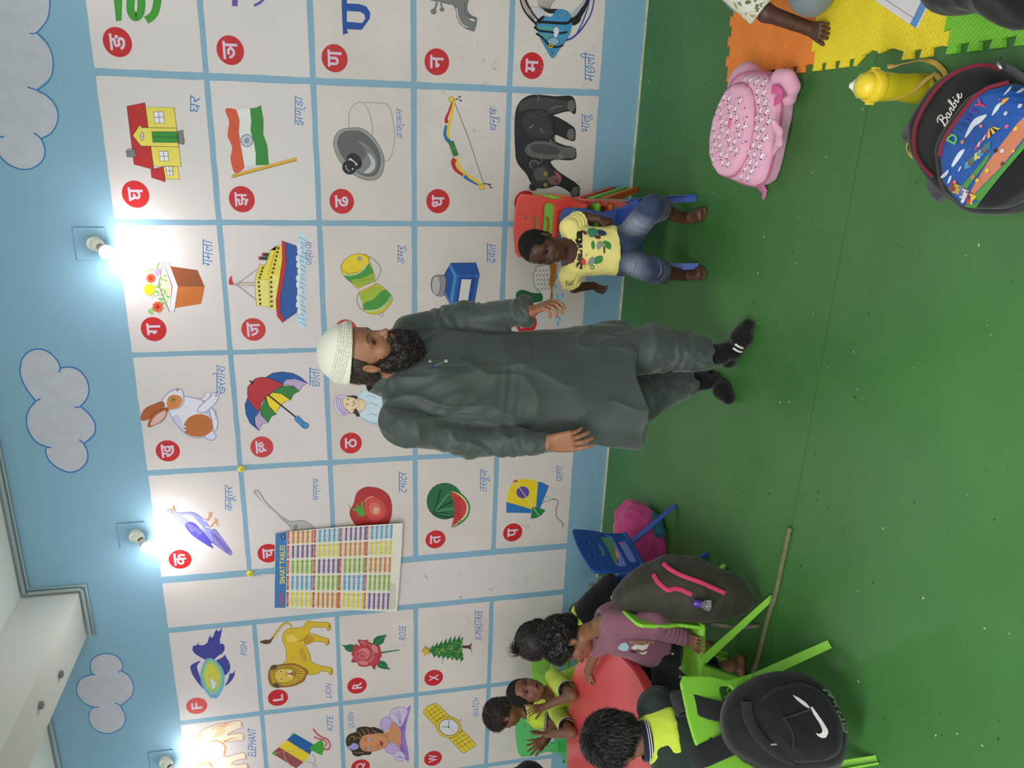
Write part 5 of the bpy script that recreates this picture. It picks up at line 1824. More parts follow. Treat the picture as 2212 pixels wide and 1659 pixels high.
  if an is anL:
   wm=cloth('white_stripe',(206,206,200))
   dd3=V((dd.x,dd.y,0));sd=V((dd.y,-dd.x,0))
   for k in(0.20,0.29):
    bm=bmesh.new()
    c=V((an.x,an.y,0))+dd3*(k+.05)*L
    pts=[c+sd*0.2*L*math.cos(a)*.86+V((0,0,0.052+0.19*L*math.sin(a)*.9-.01))+dd3*0.02*math.sin(a)for a in np.linspace(-0.55,0.65,7)]
    tube_bm(bm,pts,0.004,flat=(0.0045,0.002),up=sd)
    bm_obj('stripe',bm,wm,so,smooth=True)
    # --- beard
 s=Sculpt()
 for sx in(-1,1):
  s.chain([hd.p(sx*0.285,0.0,-0.10),hd.p(sx*0.255,0.03,-0.25),hd.p(sx*0.17,0.13,-0.40),hd.p(0.0,0.22,-0.47)],[0.012,0.024,0.036,0.040],0.02)
  s.cap(hd.p(sx*0.115,0.30,-0.20),hd.p(sx*0.15,0.26,-0.34),0.007,0.016,0.012)
 s.cap(hd.p(-0.08,0.345,-0.205),hd.p(0.08,0.345,-0.205),0.005,None,0.01)
 s.chain([hd.p(0,0.22,-0.42),hd.p(0,0.14,-0.54),hd.p(0,0.08,-0.66)],[0.042,0.044,0.030],0.04)
 s.cap(hd.p(0.10,0.12,-0.46),hd.p(0.05,0.08,-0.58),0.040,0.030,0.03)
 s.ell(hd.p(0,0.40,-0.262),(0.030,0.034,0.0105),hd.R,0.006,'s')
 v,f=s.mesh(0.0035)
 bd=lambda v:0.006*fbm(v*55,3)+0.004*vnoise(v*120)
 to_obj('beard',v,f,HAIRB,T,disp=bd,smooth=1)
 v2=smooth_mesh(v,f,1)
 P,Nn=pick(v2,f,9000)
 q=(P-np.array(hd.c))@np.array(hd.R)/hd.H
 ok=~((np.abs(q[:,0])<.11)&(q[:,2]>-.30)&(q[:,1]>.28))
 strands('beard_strands',P[ok],Nn[ok],0.015,mat('dark_curly_hair',rgb(34,24,20),rough=0.45,spec=0.5),T,seg=4,width=0.0008,curl=0.9,down=0.5,seed=4)
 # --- hair behind the ear and below the cap
 s=Sculpt()
 s.ell(hd.p(0,-0.08,0.11),(0.345*hd.H,0.42*hd.H,0.385*hd.H),hd.R,0.0)
 s.ell(hd.p(0,-0.26,-0.14),(0.25*hd.H,0.22*hd.H,0.16*hd.H),hd.R,0.03)
 s.plane(hd.p(0,0.03,-0.0),hd.R@V((0,1,-0.15)),0.01)
 s.plane(hd.p(0,0,-0.17),hd.R@V((0,0.30,-1)),0.01)
 for sx in(-1,1):
  s.ell(hd.p(sx*0.36,0.01,-0.09),(0.09*hd.H,0.115*hd.H,0.15*hd.H),hd.R,0.01,'s')
 v,f=s.mesh(0.004)
 to_obj('hair',v,f,HAIRB,T,smooth=1,disp=lambda v:0.0015*fbm(v*90,2))
 v2=smooth_mesh(v,f,1)
 q=(v2-np.array(hd.c))@np.array(hd.R)/hd.H
 P,Nn=pick(v2,f,6000,q[:,2]<.28)
 fl=P-np.array(tuple(hd.p(0,-.2,.5)))
 strands('hair_strands',P,Nn,0.012,mat('brown_hair',rgb(58,44,34),rough=.5),T,curl=.2,width=.0009,seed=21,flow=fl/np.linalg.norm(fl,axis=1,keepdims=True),kind='stuff')
 # --- white knitted cap
 CM=mat('white_knit',rgb(222,222,206),rough=0.9,spec=0.2,bump=0.3,bscale=420,bdist=0.0015,sheen=0.2)
 s=Sculpt()
 s.ell(hd.p(0,-0.07,0.30),(0.375*hd.H,0.455*hd.H,0.42*hd.H),hd.R,0)
 s.cyl(hd.p(0,-0.065,0.20),hd.p(0,-0.07,0.40),0.455*hd.H,0.46*hd.H,0.02,flat=(hd.R@V((1,0,0)),0.825))
 s.plane(hd.p(0,0.0,0.262),hd.R@V((0,0.16,-1)),0.003)
 s.ell(hd.p(0,-0.07,0.24),(0.36*hd.H,0.44*hd.H,0.38*hd.H),hd.R,0.0,'s')
 v,f=s.mesh(0.003)
 Rn=np.array(hd.R);cc=np.array(hd.c)
 def knit(v):
  q=(v-cc)@Rn/hd.H
  th=np.arctan2(q[:,0],q[:,1]+.07)
  band=((q[:,2]>0.31)&(q[:,2]<0.50))
  d=np.sin(th*44+q[:,2]*95)*np.sin(th*44-q[:,2]*95)
  rib=np.sin(th*70)*.0004
  return-0.0016*band*(d>0.25)+rib*(~band)
 def kcol(v):
  q=(v-cc)@Rn/hd.H
  th=np.arctan2(q[:,0],q[:,1]+.07)
  band=((q[:,2]>0.31)&(q[:,2]<0.50))
  d=np.sin(th*44+q[:,2]*95)*np.sin(th*44-q[:,2]*95)
  c=np.tile(lin((222,222,206)),(len(v),1))
  return blend(c,lin((120,116,104)),(band*np.clip((d-.2)*3,0,1))*.8)
 CM2=mat('white_knit_lace',rgb(222,222,206),rough=0.9,spec=0.2,bump=0.25,bscale=420,bdist=0.0015,sheen=0.2,attr='tint')
 to_obj('cap',v,f,CM2,T,disp=knit,color=kcol,smooth=1,label='white knitted cap with a band of lace holes')
 return T
build_man()
# ------------------------------------------------------------------ general child builder
def limb_pts(s,pts,rs,k=0.02):
 s.chain(pts,rs,k)
def shirt_print(obj_v,obj_f,T,sheet_fn):
 pass
def surf_fn(tree,origin,d,lift0=0.0012):
 """drop points of a flat sheet onto a mesh along direction d: returns fn(x, y, lift) for a Sheet; origin(x, y) -> start point"""
 def fn(x,y,lift):
  o=origin(x,y)
  h=tree.ray_cast(o,d)
  if h[0]is None:
   n=tree.find_nearest(o)
   return tuple(n[0]-d*(lift0+lift))
  return tuple(h[0]-d*(lift0+lift))
 return fn
def subdiv_poly(pts,n=3):
 out=[]
 for i in range(len(pts)):
  a,b=pts[i],pts[(i+1)%len(pts)]
  for k in range(n):
   out.append((a[0]+(b[0]-a[0])*k/n,a[1]+(b[1]-a[1])*k/n))
 return out
 # ------------------------------------------------------------------ small plastic chair (child size)
def plastic_chair(loc,rz,colr,label,group=None,stack_dz=0.0,name='child_chair',smile=True,W=0.31,seat_h=0.27,top=0.56):
 T=empty(name,(0,0,0),0,label,'chair',group)
 m=mat('plastic_%02x%02x%02x'%colr,rgb(*colr),rough=0.38,spec=0.5,vary=0.03,vscale=6,bump=0.03,bscale=300,bdist=0.001)
 hw=W/2
 s=Sculpt()
 s.box((0,0,seat_h),(hw,0.135,0.012),None,0.012)
 s.box((0,0,seat_h+0.006),(hw*.94,0.13,0.012),None,0.012)
 s.box((0,0,seat_h-0.018),(hw*.93,0.122,0.022),None,0.008,0.002,'s')
 s.ell((0,0.0,seat_h+0.075),(hw*1.1,0.15,0.066),None,0.01,'s')
 v,f=s.mesh(0.0045)
 to_obj('seat',v,f,m,T)
 s=Sculpt()
 Mb=frame_mx((0,0.125,seat_h),(1,0,0),z=(0,0.16,1))
 bh=top-seat_h
 def shell(x,y,z):
  q=(x,y-0.125,z-seat_h)
  zz=q[2]
  yc=0.125+0.16*zz-0.22*x*x/0.5*1.2*0.5
  hwz=hw*np.interp(zz,[0,0.06,0.10,0.16,bh-0.03,bh],[1.0,.93,.90,1.02,1.06,0.82])
  dx=np.abs(x)-hwz
  dy=np.abs(y-yc)-0.0075
  dz=np.maximum(-zz+0.0,zz-(bh-0.10*x*x/hw))
  return np.maximum(np.maximum(dx,dy),dz)
 s.pr.append((shell,np.array((-hw*1.1,0.08,seat_h-.01)),np.array((hw*1.1,0.20,top+.01)),0.004,'u'))
 s.box((0,0.14,seat_h+0.115),(hw*0.78,0.08,0.026),None,0.02,0.004,'s')
 s.box((0,0.14,seat_h+0.045),(hw*0.55,0.08,0.018),None,0.014,0.004,'s')
 if smile:
  for sx in(-1,1):
   s.cyl((sx*0.045,0.05,seat_h+bh*.78),(sx*0.045,0.25,seat_h+bh*.78),0.008,None,0.0,'s',rnd=0.0005)
  for a in np.linspace(-0.9,0.9,13):
   x0,z0=0.055*math.sin(a),seat_h+bh*.70-0.03*math.cos(a)
   s.cyl((x0,0.05,z0),(x0,0.25,z0),0.0055,None,0.0,'s',rnd=0.0005)
 v,f=s.mesh(0.0036)
 to_obj('backrest',v,f,m,T,smooth=1)
 for sx in(-1,1):
  for sy in(-1,1):
   a=V((sx*(hw-0.006),-0.045 if sy<0 else 0.0,seat_h+0.004))
   b=V((sx*(hw+(0.0 if sy<0 else 0.03)),-0.16 if sy<0 else 0.235,0.0))
   ax=(b-a).normalized()
   M=frame_mx(a,V((sx,0,0)),z=ax)
   bm=bmesh.new()
   L=(b-a).length
   w1,w2=0.018,0.014
   t=0.0045
   prof=[(-w1,-w1),(w1,-w1),(w1,w1),(w1-t,w1),(w1-t,-w1+t),(-w1,-w1+t)]if sy<0 else[(-w1,w1),(w1,w1),(w1,-w1),(w1-t,-w1),(w1-t,w1-t),(-w1,w1-t)]
   r0=[bm.verts.new(M@V((x,y,-0.005)))for x,y in prof]
   r1=[bm.verts.new(M@V((x*w2/w1,y*w2/w1,L)))for x,y in prof]
   for vv in r1:
    vv.co.z=max(vv.co.z,0.0)
   for i in range(6):
    j=(i+1)%6
    bm.faces.new((r0[i],r0[j],r1[j],r1[i]))
   bm.faces.new(r0[::-1])
   bm.faces.new(r1)
   bmesh.ops.recalc_face_normals(bm,faces=bm.faces)
   bm_obj('leg',bm,m,T)
 T.location=V(loc)+V((0,0,stack_dz))
 T.rotation_euler=(0,0,rz)
 return T
def copy_tree(o,parent=None):
 c=o.copy()
 COL.objects.link(c)
 c.parent=parent
 c.matrix_parent_inverse=o.matrix_parent_inverse.copy()
 for ch in list(o.children):
  copy_tree(ch,c)
 return c
GREEN=(132,196,62);REDC=(214,66,52);BLUEC=(34,74,156);ORNG=(226,106,38);GREEN2=(46,168,74)
PROTO={}
def chair_at(loc,deg,colr,label,group=None,dz=0.0,tilt=0.0):
 """first chair of a colour is built; the rest are copies of its object tree"""
 if colr not in PROTO:
  o=plastic_chair((0,0,0),0,colr,label,group)
  PROTO[colr]=o
 else:
  o=copy_tree(PROTO[colr])
  for k in('group',):
   if k in o:
    del o[k]
 o['label']=label
 o['category']='chair'
 if group:
  o['group']=group
 o.location=(loc[0],loc[1],dz)
 o.rotation_euler=(0,0,math.radians(deg))
 return o
ST='stacked plastic chairs by the wall'
chair_at((-0.635,3.905),0,ORNG,'orange plastic child chair, lowest in the stack behind the seated boy',ST,0.0)
chair_at((-0.635,3.900),0,GREEN,'lime green plastic child chair, middle one of the stack behind the seated boy',ST,0.068)
chair_at((-0.635,3.893),0,REDC,'red plastic chair with a smiling face cut-out, on top of the stack',ST,0.136)
chair_at((-0.60,3.505),18,BLUEC,'blue plastic child chair under the boy in the yellow T-shirt')
chair_at((-2.03,1.922),-121,GREEN,'lime green plastic chair carrying the black backpack on its back')
chair_at((-2.07,2.455),-75,GREEN,'lime green plastic chair under the boy in the mauve sweatshirt')
chair_at((-2.14,3.068),-95,BLUEC,'blue plastic chair under the girl with the topknot, by the magenta bag')
chair_at((-3.17,3.56),3,GREEN,'lime green plastic chair behind the boy who looks up at the viewer')
chair_at((-3.90,3.86),20,GREEN2,'empty emerald green plastic chair at the far end of the red table')
chair_at((-3.93,3.30),118,REDC,'red plastic chair at the far left end of the red table')
# ------------------------------------------------------------------ red table
TZ=0.48
tb=empty('activity_table',(-2.9,2.7,0),0,'low red plastic table with rounded ends, children sitting round it','table')
M_RT=mat('red_table_plastic',rgb(216,78,82),rough=0.27,spec=0.55,vary=0.06,vscale=3.5,bump=0.05,bscale=220,bdist=0.001)
out=catmull([(-3.62,3.10),(-3.30,3.22),(-3.00,3.245),(-2.76,3.185),(-2.50,3.00),(-2.32,2.78),(-2.215,2.55),(-2.19,2.38),(-2.26,2.24),(-2.46,2.17),(-2.9,2.14),(-3.4,2.16),(-3.68,2.3),(-3.74,2.7)],5,True)
bm=bmesh.new()
vt=[bm.verts.new((p[0],p[1],TZ))for p in out]
vb=[bm.verts.new((p[0],p[1],TZ-0.042))for p in out]
ft=bm.faces.new(vt)
fb=bm.faces.new(vb[::-1])
n=len(out)
for i in range(n):
 bm.faces.new((vt[i],vb[i],vb[(i+1)%n],vt[(i+1)%n]))
bmesh.ops.recalc_face_normals(bm,faces=bm.faces)
ed=[e for e in bm.edges if abs(e.verts[0].co.z-e.verts[1].co.z)<1e-6]
bmesh.ops.bevel(bm,geom=ed,offset=0.006,segments=2,affect='EDGES')
bm_obj('tabletop',bm,M_RT,tb,smooth=True,autos=35)
for(x,y)in((-2.44,2.36),(-2.55,2.86),(-3.42,2.36),(-3.42,2.98)):
 bm=bmesh.new()
 tube_bm(bm,[(x,y,TZ-0.042),(x+(0.03 if x>-3 else-0.03),y,0.0)],0.022,14)
 lg=bm_obj('leg',bm,mat('yellow_plastic',rgb(226,170,40),rough=0.4),tb,smooth=True,autos=50)
 # ------------------------------------------------------------------ interlocking foam mats
def foam_mat(name,edges,ox,oy,ang,colr,label,size=0.60):
 """edges: which of the 4 sides have free teeth; puzzle outline with dovetail tabs"""
 m=mat('foam_%02x%02x%02x'%colr,rgb(*colr),rough=0.75,spec=0.25,vary=0.05,vscale=9)
 N,L=m.node_tree.nodes,m.node_tree.links
 if not any(x.type=='BUMP' for x in N):
  tc=N.new('ShaderNodeTexCoord')
  mp=N.new('ShaderNodeMapping')
  mp.inputs['Rotation'].default_value=(0,0,0.78)
  L.new(tc.outputs['Object'],mp.inputs['Vector'])
  b1=N.new('ShaderNodeTexBrick')
  b1.inputs['Scale'].default_value=28
  b1.inputs['Mortar Size'].default_value=0.05
  b1.inputs['Mortar Smooth'].default_value=0.8
  b1.inputs['Brick Width'].default_value=0.9
  b1.inputs['Row Height'].default_value=0.32
  L.new(mp.outputs['Vector'],b1.inputs['Vector'])
  bp=N.new('ShaderNodeBump')
  bp.inputs['Strength'].default_value=0.6
  bp.inputs['Distance'].default_value=0.003
  L.new(b1.outputs['Fac'],bp.inputs['Height'])
  L.new(bp.outputs['Normal'],N['Principled BSDF'].inputs['Normal'])
 T=math.radians(ang)
 nt_,dpt=8,0.022
 pts=[]
 for e in range(4):
  a=[(0,0),(1,0),(1,1),(0,1)][e]
  bq=[(1,0),(1,1),(0,1),(0,0)][e]
  nx,ny=[(0,-1),(1,0),(0,1),(-1,0)][e]
  dx,dy=bq[0]-a[0],bq[1]-a[1]
  torn=edges.get(e,None)
  for k in range(nt_):
   for(t,o_)in((0.03,0),(-0.03,1),(0.51,1),(0.45,0)):
    u=(k+t)/nt_
    oo=o_*dpt
    if torn and torn[0]<u<torn[1]:
     oo=-0.012+0.008*math.sin(u*60)+random.uniform(-.003,.003)
    pts.append(((a[0]+dx*u)*size+nx*oo,(a[1]+dy*u)*size+ny*oo))
 c,s_=math.cos(T),math.sin(T)
 P=[(ox+x*c-y*s_,oy+x*s_+y*c)for x,y in pts]
 n=len(P)
 h=0.013
 tri=tessellate_polygon([[V((p[0],p[1],0))for p in P]])
 vs=[(p[0],p[1],h)for p in P]+[(p[0],p[1],0.0005)for p in P]
 fs=[tuple(t)for t in tri]+[tuple(n+a for a in t[::-1])for t in tri]+[(i,n+i,n+(i+1)%n,(i+1)%n)for i in range(n)]
 o=mesh_obj(name,vs,fs,m)
 bm=bmesh.new();bm.from_mesh(o.data);bmesh.ops.recalc_face_normals(bm,faces=bm.faces);bm.to_mesh(o.data);bm.free()
 tag(o,label,'foam mat','interlocking foam floor mats')
 return o
A0,A1,A2=flo(1565,165,.013),flo(1745,140,.013),flo(2030,102,.013)
ang=math.degrees(math.atan2(A1.y-A0.y,A1.x-A0.x))
d_=(A1-A0).normalized()
nrm_=V((-d_.y,d_.x,0))
foam_mat('foam_mat',{},A0.x+d_.x*.022,A0.y+d_.y*.022,ang,(246,140,60),'orange interlocking foam mat nearest the wall')
q=A0+d_*0.624
foam_mat('foam_mat',{0:(0.40,0.72)},q.x+d_.x*.022,q.y+d_.y*.022,ang,(244,218,52),'yellow interlocking foam mat with a torn edge')
q=A0+d_*1.248
foam_mat('foam_mat',{},q.x+d_.x*.022,q.y+d_.y*.022,ang,(124,200,64),'bright green interlocking foam mat nearest the viewer')
# ------------------------------------------------------------------ rope on the floor
pts=[flo(x,y,0.009)for x,y in((1706,1140),(1700,1170),(1690,1215),(1676,1280),(1660,1330),(1646,1385),(1634,1430),(1618,1480),(1606,1560))]
bm=bmesh.new()
tube_bm(bm,catmull(pts,6),0.0095,10)
rm=mat('braided_rope',rgb(112,116,82),rough=0.9,vary=0.15,vscale=60)
rp=bm_obj('rope',bm,rm,smooth=True)
N,L=rm.node_tree.nodes,rm.node_tree.links
wv=N.new('ShaderNodeTexWave');wv.inputs['Scale'].default_value=45;wv.inputs['Distortion'].default_value=2
bp=N.new('ShaderNodeBump');bp.inputs['Strength'].default_value=0.8;bp.inputs['Distance'].default_value=0.004
tc=N.new('ShaderNodeTexCoord');L.new(tc.outputs['Object'],wv.inputs['Vector']);L.new(wv.outputs['Fac'],bp.inputs['Height']);L.new(bp.outputs['Normal'],N['Principled BSDF'].inputs['Normal'])
tag(rp,'olive braided rope lying along the floor seam beside the chairs','rope')
# ------------------------------------------------------------------ the children
def torso(s,hip,neck,r,sc=1.0,g=0.0,lo=-0.05,hi=1.0,k=0.02,deep=1.0):
 """seated trunk as a loft from hip to neck; g = how far the surface is grown outward"""
 M=frame_mx(hip,r,z=(V(neck)-V(hip)))
 L=(V(neck)-V(hip)).length
 P=[(-0.12,0,0,.100,.080),(0.0,0,0,.104,.084),(0.3,0,-.004,.094,.080),(0.55,0,-.004,.096,.076),(0.78,0,0,.098,.070),(0.92,0,.004,.078,.056),(1.0,0,.006,.050,.044)]
 secs=[]
 for t in sorted(set([lo,hi]+[q[0]for q in P if lo<q[0]<hi])):
  c=[np.interp(t,[q[0]for q in P],[q[i]for q in P])for i in(1,2,3,4)]
  secs.append((t*L,c[0]*sc,c[1]*sc,c[2]*sc+g,(c[3]*sc)*deep+g))
 s.loft(secs,M,k)
 return M
def neck_hole(s,neck,up,r):
 s.cyl(neck-up*0.03,neck+up*0.08,r,None,0.004,'s',rnd=0.002)
def hair_cap(name,hd,m,T,grow=0.02,front=0.20,back=-0.30,disp=0.002,n=0,length=0.02,curl=0.4,flow=None,seed=1,width=0.0011,side_cut=True,h=0.0032,down=0.0,smat=None):
 s=Sculpt()
 H=hd.H
 s.ell(hd.p(0,-0.075,0.135),((0.325+grow)*H,(0.405+grow)*H,(0.37+grow)*H),hd.R,0.0)
 s.ell(hd.p(0,-0.26,-0.10),(0.24*H,(0.19+grow)*H,0.20*H),hd.R,0.04*H)
 s.ell(hd.p(0,0.40,-0.05),(0.33*H,0.40*H,(front+0.12)*H),hd.R,0.02*H,'s')
 s.plane(hd.p(0,0.10,-0.02),hd.R@V((0,0.55,-1)),0.02*H)
 s.plane(hd.p(0,0,back),hd.R@V((0,0.1,-1)),0.02*H)
 if side_cut:
  for sx in(-1,1):
   s.ell(hd.p(sx*0.40,-0.02,-0.08),(0.12*H,0.10*H,0.15*H),hd.R,0.01*H,'s')
 v,f=s.mesh(h)
 o=to_obj(name,v,f,m,T,smooth=1,disp=(lambda v:disp*fbm(v*70,3)))
 if n:
  v2=smooth_mesh(v,f,1)
  nn=vnormals(v2,f)
  out=((v2-np.array(hd.p(0,-0.07,0.05)))*nn).sum(1)>0.01
  P,Nn=pick(v2,f,n,out,seed)
  fl=None if flow is None else(P-np.array(tuple(hd.p(0.06,-.28,.46)))if isinstance(flow,str)else np.array(tuple(flow)))
  if isinstance(flow,str):
   fl=fl/np.maximum(np.linalg.norm(fl,axis=1,keepdims=True),1e-6)
  strands('hair_strands',P,Nn,length,smat or m,T,curl=curl,width=width,seed=seed,flow=fl,down=down,kind='stuff')
 return o
def kid_body(T,hd,J,skin,hands=(),feet=(),sc=1.0,coarse=0.006,fh=0.0026,hh=0.0024,fine_pts=(),dark=(16,11,9),arm=(.030,.024,.018),leg=(.055,.040,.026),paints=()):
 s=Sculpt()
 hd.sculpt(s)
 neck,hip=J['neck'],J['hip']
 s.cap(neck-(neck-hip).normalized()*0.01,hd.p(0,-0.08,-0.22),0.036*sc,0.033*sc,0.02)
 torso(s,hip,neck,J['r'],sc*.92,0.0)
 for q in 'RL':
  if 'sh'+q in J:
   s.cap(neck,J['sh'+q],0.03*sc,0.03*sc,0.03)
   s.chain([J['sh'+q],J['el'+q],J['wr'+q]],[arm[0]*sc,arm[1]*sc,arm[2]*sc],0.015)
  if 'kn'+q in J:
   s.chain([J['hp'+q],J['kn'+q],J['an'+q]],[leg[0]*sc,leg[1]*sc,leg[2]*sc],0.02)
   m=J['kn'+q].lerp(J['an'+q],.3)
   s.ell(m,.042*sc,None,0.03)
 fine=[]
 c=np.array(tuple(hd.c))
 fine.append((c-hd.H*.62,c+hd.H*.62,fh))
 for(w_,d,n,L,kw)in hands:
  hand(s,w_,d,n,L,**kw)
  q=np.array(tuple(V(w_)+V(d).normalized()*L*.45))
  fine.append((q-L*.62,q+L*.62,hh))
 for(a,d,L,kw)in feet:
  foot(s,a,d,L,**kw)
  q=np.array(tuple(V(a)+V((d[0],d[1],0)).normalized()*L*.3))
  fine.append((q-L*.66,q+L*.66,0.0028))
 for lo,hi,h in fine_pts:
  fine.append((np.array(lo),np.array(hi),h))
 s.plane((0,0,0.0012),(0,0,-1),0.0)
 v,f=s.multi(coarse,fine)
 b=to_obj('body',v,f,SKIN_M,T,color=skin_tint(skin,paints,hd,dark))
 hd.eyes(T)
 return b
def shirt(T,J,m,sc=1.0,g=0.016,sleeve=0.6,srad=(.048,.050),name='tshirt',lo=-0.1,hem=None,disp=None,collar=0.052,h=0.0042,long=False,deep=1.0,extra=None,cuff=None,bare=''):
 s=Sculpt()
 neck,hip=J['neck'],J['hip']
 up=(neck-hip).normalized()
 torso(s,hip,neck+up*0.012,J['r'],sc,g,lo=lo,deep=deep)
 for q in 'RL':
  if 'sh'+q not in J:
   continue
  a,b,w_=J['sh'+q],J['el'+q],J['wr'+q]
  s.cap(neck-up*0.028,a,0.040*sc,srad[0]*sc,0.03)
  if long:
   s.cap(a,b,srad[0]*sc,srad[1]*sc,0.02)
   e=b.lerp(w_,0.97 if q not in bare else.12)
   s.cyl(b,e,srad[1]*sc,(cuff or srad[1]*.7)*sc,0.02)
  else:
   e=a.lerp(b,sleeve)
   s.cyl(a-(b-a).normalized()*0.0,e,srad[0]*sc,srad[1]*sc,0.02)
   s.cyl(a.lerp(b,sleeve*.7),e+(b-a).normalized()*.01,srad[1]*sc*.86,srad[1]*sc*.9,0.0,'s',rnd=.001)
 if extra:
  extra(s)
 neck_hole(s,neck,up,collar*sc)
 if hem:
  s.plane(hem[0],hem[1],0.002)
 v,f=s.mesh(h)
 dd=[cloth_noise(0.0035,9,(1,1,0.7),3.0),cloth_noise(0.0018,22,(1,1,1),5.0)]
 for q in 'RL':
  if 'sh'+q in J:
   dd.append(limb_folds(J['sh'+q],J['el'+q],0.003,0.03,2.0,None,0.07))
   if long:
    dd.append(limb_folds(J['el'+q],J['wr'+q],0.004,0.028,6.0,None,0.06))
 return to_obj(name,v,f,m,T,smooth=2,disp=sumf(*dd))
 # ---- A: boy in the yellow T-shirt ------------------------------------------------
def boy_yellow():
 T=empty('person',(-0.66,3.35,0),0,'small barefoot boy in a yellow printed T-shirt and denim shorts, sitting on a blue chair','person')
 hd=Head(at(1172,537,3.36),(-0.40,-0.90,-0.02),0.205,tilt=-4,child=True)
 J=dict(neck=at(1232,544,3.41),hip=at(1342,541,3.42),r=V((0.93,0.36,0)))
 J['shL'],J['shR']=at(1228,492,3.44),at(1228,594,3.38)
 J['elL'],J['elR']=at(1262,470,3.50),at(1240,621,3.40)
 J['wrL'],J['wrR']=at(1294,473,3.46),at(1281,617,3.46)
 J['hpL'],J['hpR']=at(1350,520,3.40),at(1350,562,3.38)
 J['knL'],J['knR']=flo(1408,447,0.285),flo(1408,583,0.285)
 hl,hr=flo(1497,470),flo(1496,592)
 tl,tr=flo(1538,452),flo(1530,584)
 J['anL'],J['anR']=V((hl.x,hl.y-.02,0.058)),V((hr.x,hr.y-.02,0.058))
 dl,dr=at(1316,485,3.44)-J['wrL'],at(1305,628,3.46)-J['wrR']
 sk=(84,54,40)
 kid_body(T,hd,J,sk,hands=[(J['wrL'],dl,V((0.6,-0.7,0.2)),0.095,dict(side=-1,curl=0.45)),(J['wrR'],dr,V((-0.5,-0.8,0.1)),0.095,dict(side=1,curl=0.35,spread=.2))],feet=[(J['anL'],tl-hl,0.175,dict(side=1)),(J['anR'],tr-hr,0.175,dict(side=-1))],paints=[(tl,.03,(116,76,58),.5),(tr,.03,(116,76,58),.5)])
 hair_cap('hair',hd,mat('cropped_hair',rgb(24,22,20),rough=0.8,spec=0.25,vary=0.3,vscale=120,bump=0.5,bscale=700,bdist=0.003),T,grow=0.012,front=0.22,back=-0.24,n=5000,length=0.0025,curl=0.9,width=0.0008,seed=5)
 ym=cloth('yellow_jersey',(238,224,138),rough=0.9)
 hemp=J['hip']-V((0,0,0.0))
 sh=shirt(T,J,ym,0.98,0.014,sleeve=0.72,srad=(.040,.048),hem=(at(1339,541,3.33),(0.05,-.1,-1)),collar=0.066)
 tree=bvh_of(sh)
 d=V((-0.13,1,-0.12)).normalized()
 def org(x,y):
  return at(1080+x/4.608,380+y/4.608,3.15)
 def fn(x,y,lift):
  o=org(x,y)
  dd=(o-V((0,0,CAM_H))).normalized()
  h=tree.ray_cast(o,dd)
  if h[0]is None:
   h=tree.find_nearest(o+dd*.22)
  n=h[1]
  if n.dot(dd)>0:
   n=-n
  return tuple(h[0]+n*(0.003+lift))
 pr=Sheet(fn,0.00003,0)
 BKK=(26,26,28)
 def wob(pts,w_,col=BKK):
  pr.line(col,catmull(pts,5),w_)
 pr.text(BKK,'Santa',(738,545,822,925),'wall',shear=.15,bold=.05)
 pr.ell((216,62,36),828,850,40,26,60);pr.line((60,110,50),[(850,800),(872,770)],6)
 pr.poly((70,132,106),[(870,545),(900,525),(950,530),(975,560),(960,600),(905,615),(880,590)],True)
 pr.poly((46,66,92),[(975,540),(1040,555),(1058,590),(1010,600),(978,585)],True)
 pr.poly((120,44,36),[(815,545),(860,560),(862,590),(835,580)],True)
 pr.poly((96,50,40),[(940,600),(990,598),(1000,625),(960,628)],True)
 pr.poly((60,140,66),[(910,660),(930,650),(945,700),(925,735),(908,700)],True)
 pr.poly((150,150,148),[(975,655),(1020,660),(1030,690),(975,735),(960,700)],True)
 pr.poly((60,140,66),[(1030,650),(1070,655),(1100,680),(1100,730),(1060,720),(1040,690)],True)
 pr.line(BKK,[(1035,700),(1038,770)],16)
 pr.poly((60,140,66),[(935,820),(980,795),(1020,800),(1015,850),(960,875),(930,860)],True)
 pr.poly((146,148,150),[(880,840),(920,800),(940,830),(920,880),(880,880)],True)
 pr.ell((60,140,66),915,905,22);pr.ell((220,210,150),915,905,12)
 for i in range(7):
  pr.line((90,84,60),[(800+12*i,940-10*i),(812+12*i,922-9*i)],3)
 pr.text((60,56,46),'BATC',(655,1040,730,1085),'wall')
 pr.build('print',sh,'dark brush lettering and small green, grey and red shapes')
 dm=mat('faded_denim',rgb(58,72,100),rough=0.85,spec=0.2,attr='tint',bump=0.2,bscale=600,bdist=0.001,sheen=.1)
 s=Sculpt()
 up=(J['neck']-J['hip']).normalized()
 torso(s,J['hip']-V((0,0,.01)),J['neck'],J['r'],1.0,0.010,lo=-0.12,hi=0.12)
 for q in 'LR':
  a,b,c=J['hp'+q],J['kn'+q],J['an'+q]
  s.cap(a,b,.060,.051,0.03)
  e=b.lerp(c,0.26)
  s.cyl(b,e,.051,.054,0.02)
  s.cyl(b.lerp(c,0.08),b.lerp(c,0.4),.044,.048,0.0,'s',rnd=.001)
 s.plane((0,0,0.283),(0,0,-1))if False else None
 v,f=s.mesh(0.004)
 def dcol(v):
  c=np.tile(lin((50,62,88)),(len(v),1))
  n=fbm(v*9+3,3)
  c=blend(c,lin((24,32,52)),np.clip(-n*2.2,0,.8))
  for q in 'LR':
   a,b=J['hp'+q],J['kn'+q]
   c=blend(c,lin((150,160,176)),blob(v,a.lerp(b,.55)+V((0,-.03,.03)),(.035,.07,.045),.9)*.8)
   t=(v-np.array(b))@np.array((J['an'+q]-b).normalized())
   for t0 in(.012,.045):
    c=blend(c,lin((170,168,150)),np.clip(1-np.abs(t-t0)/.0028,0,1)*.55*(v[:,2]<b.z-.01))
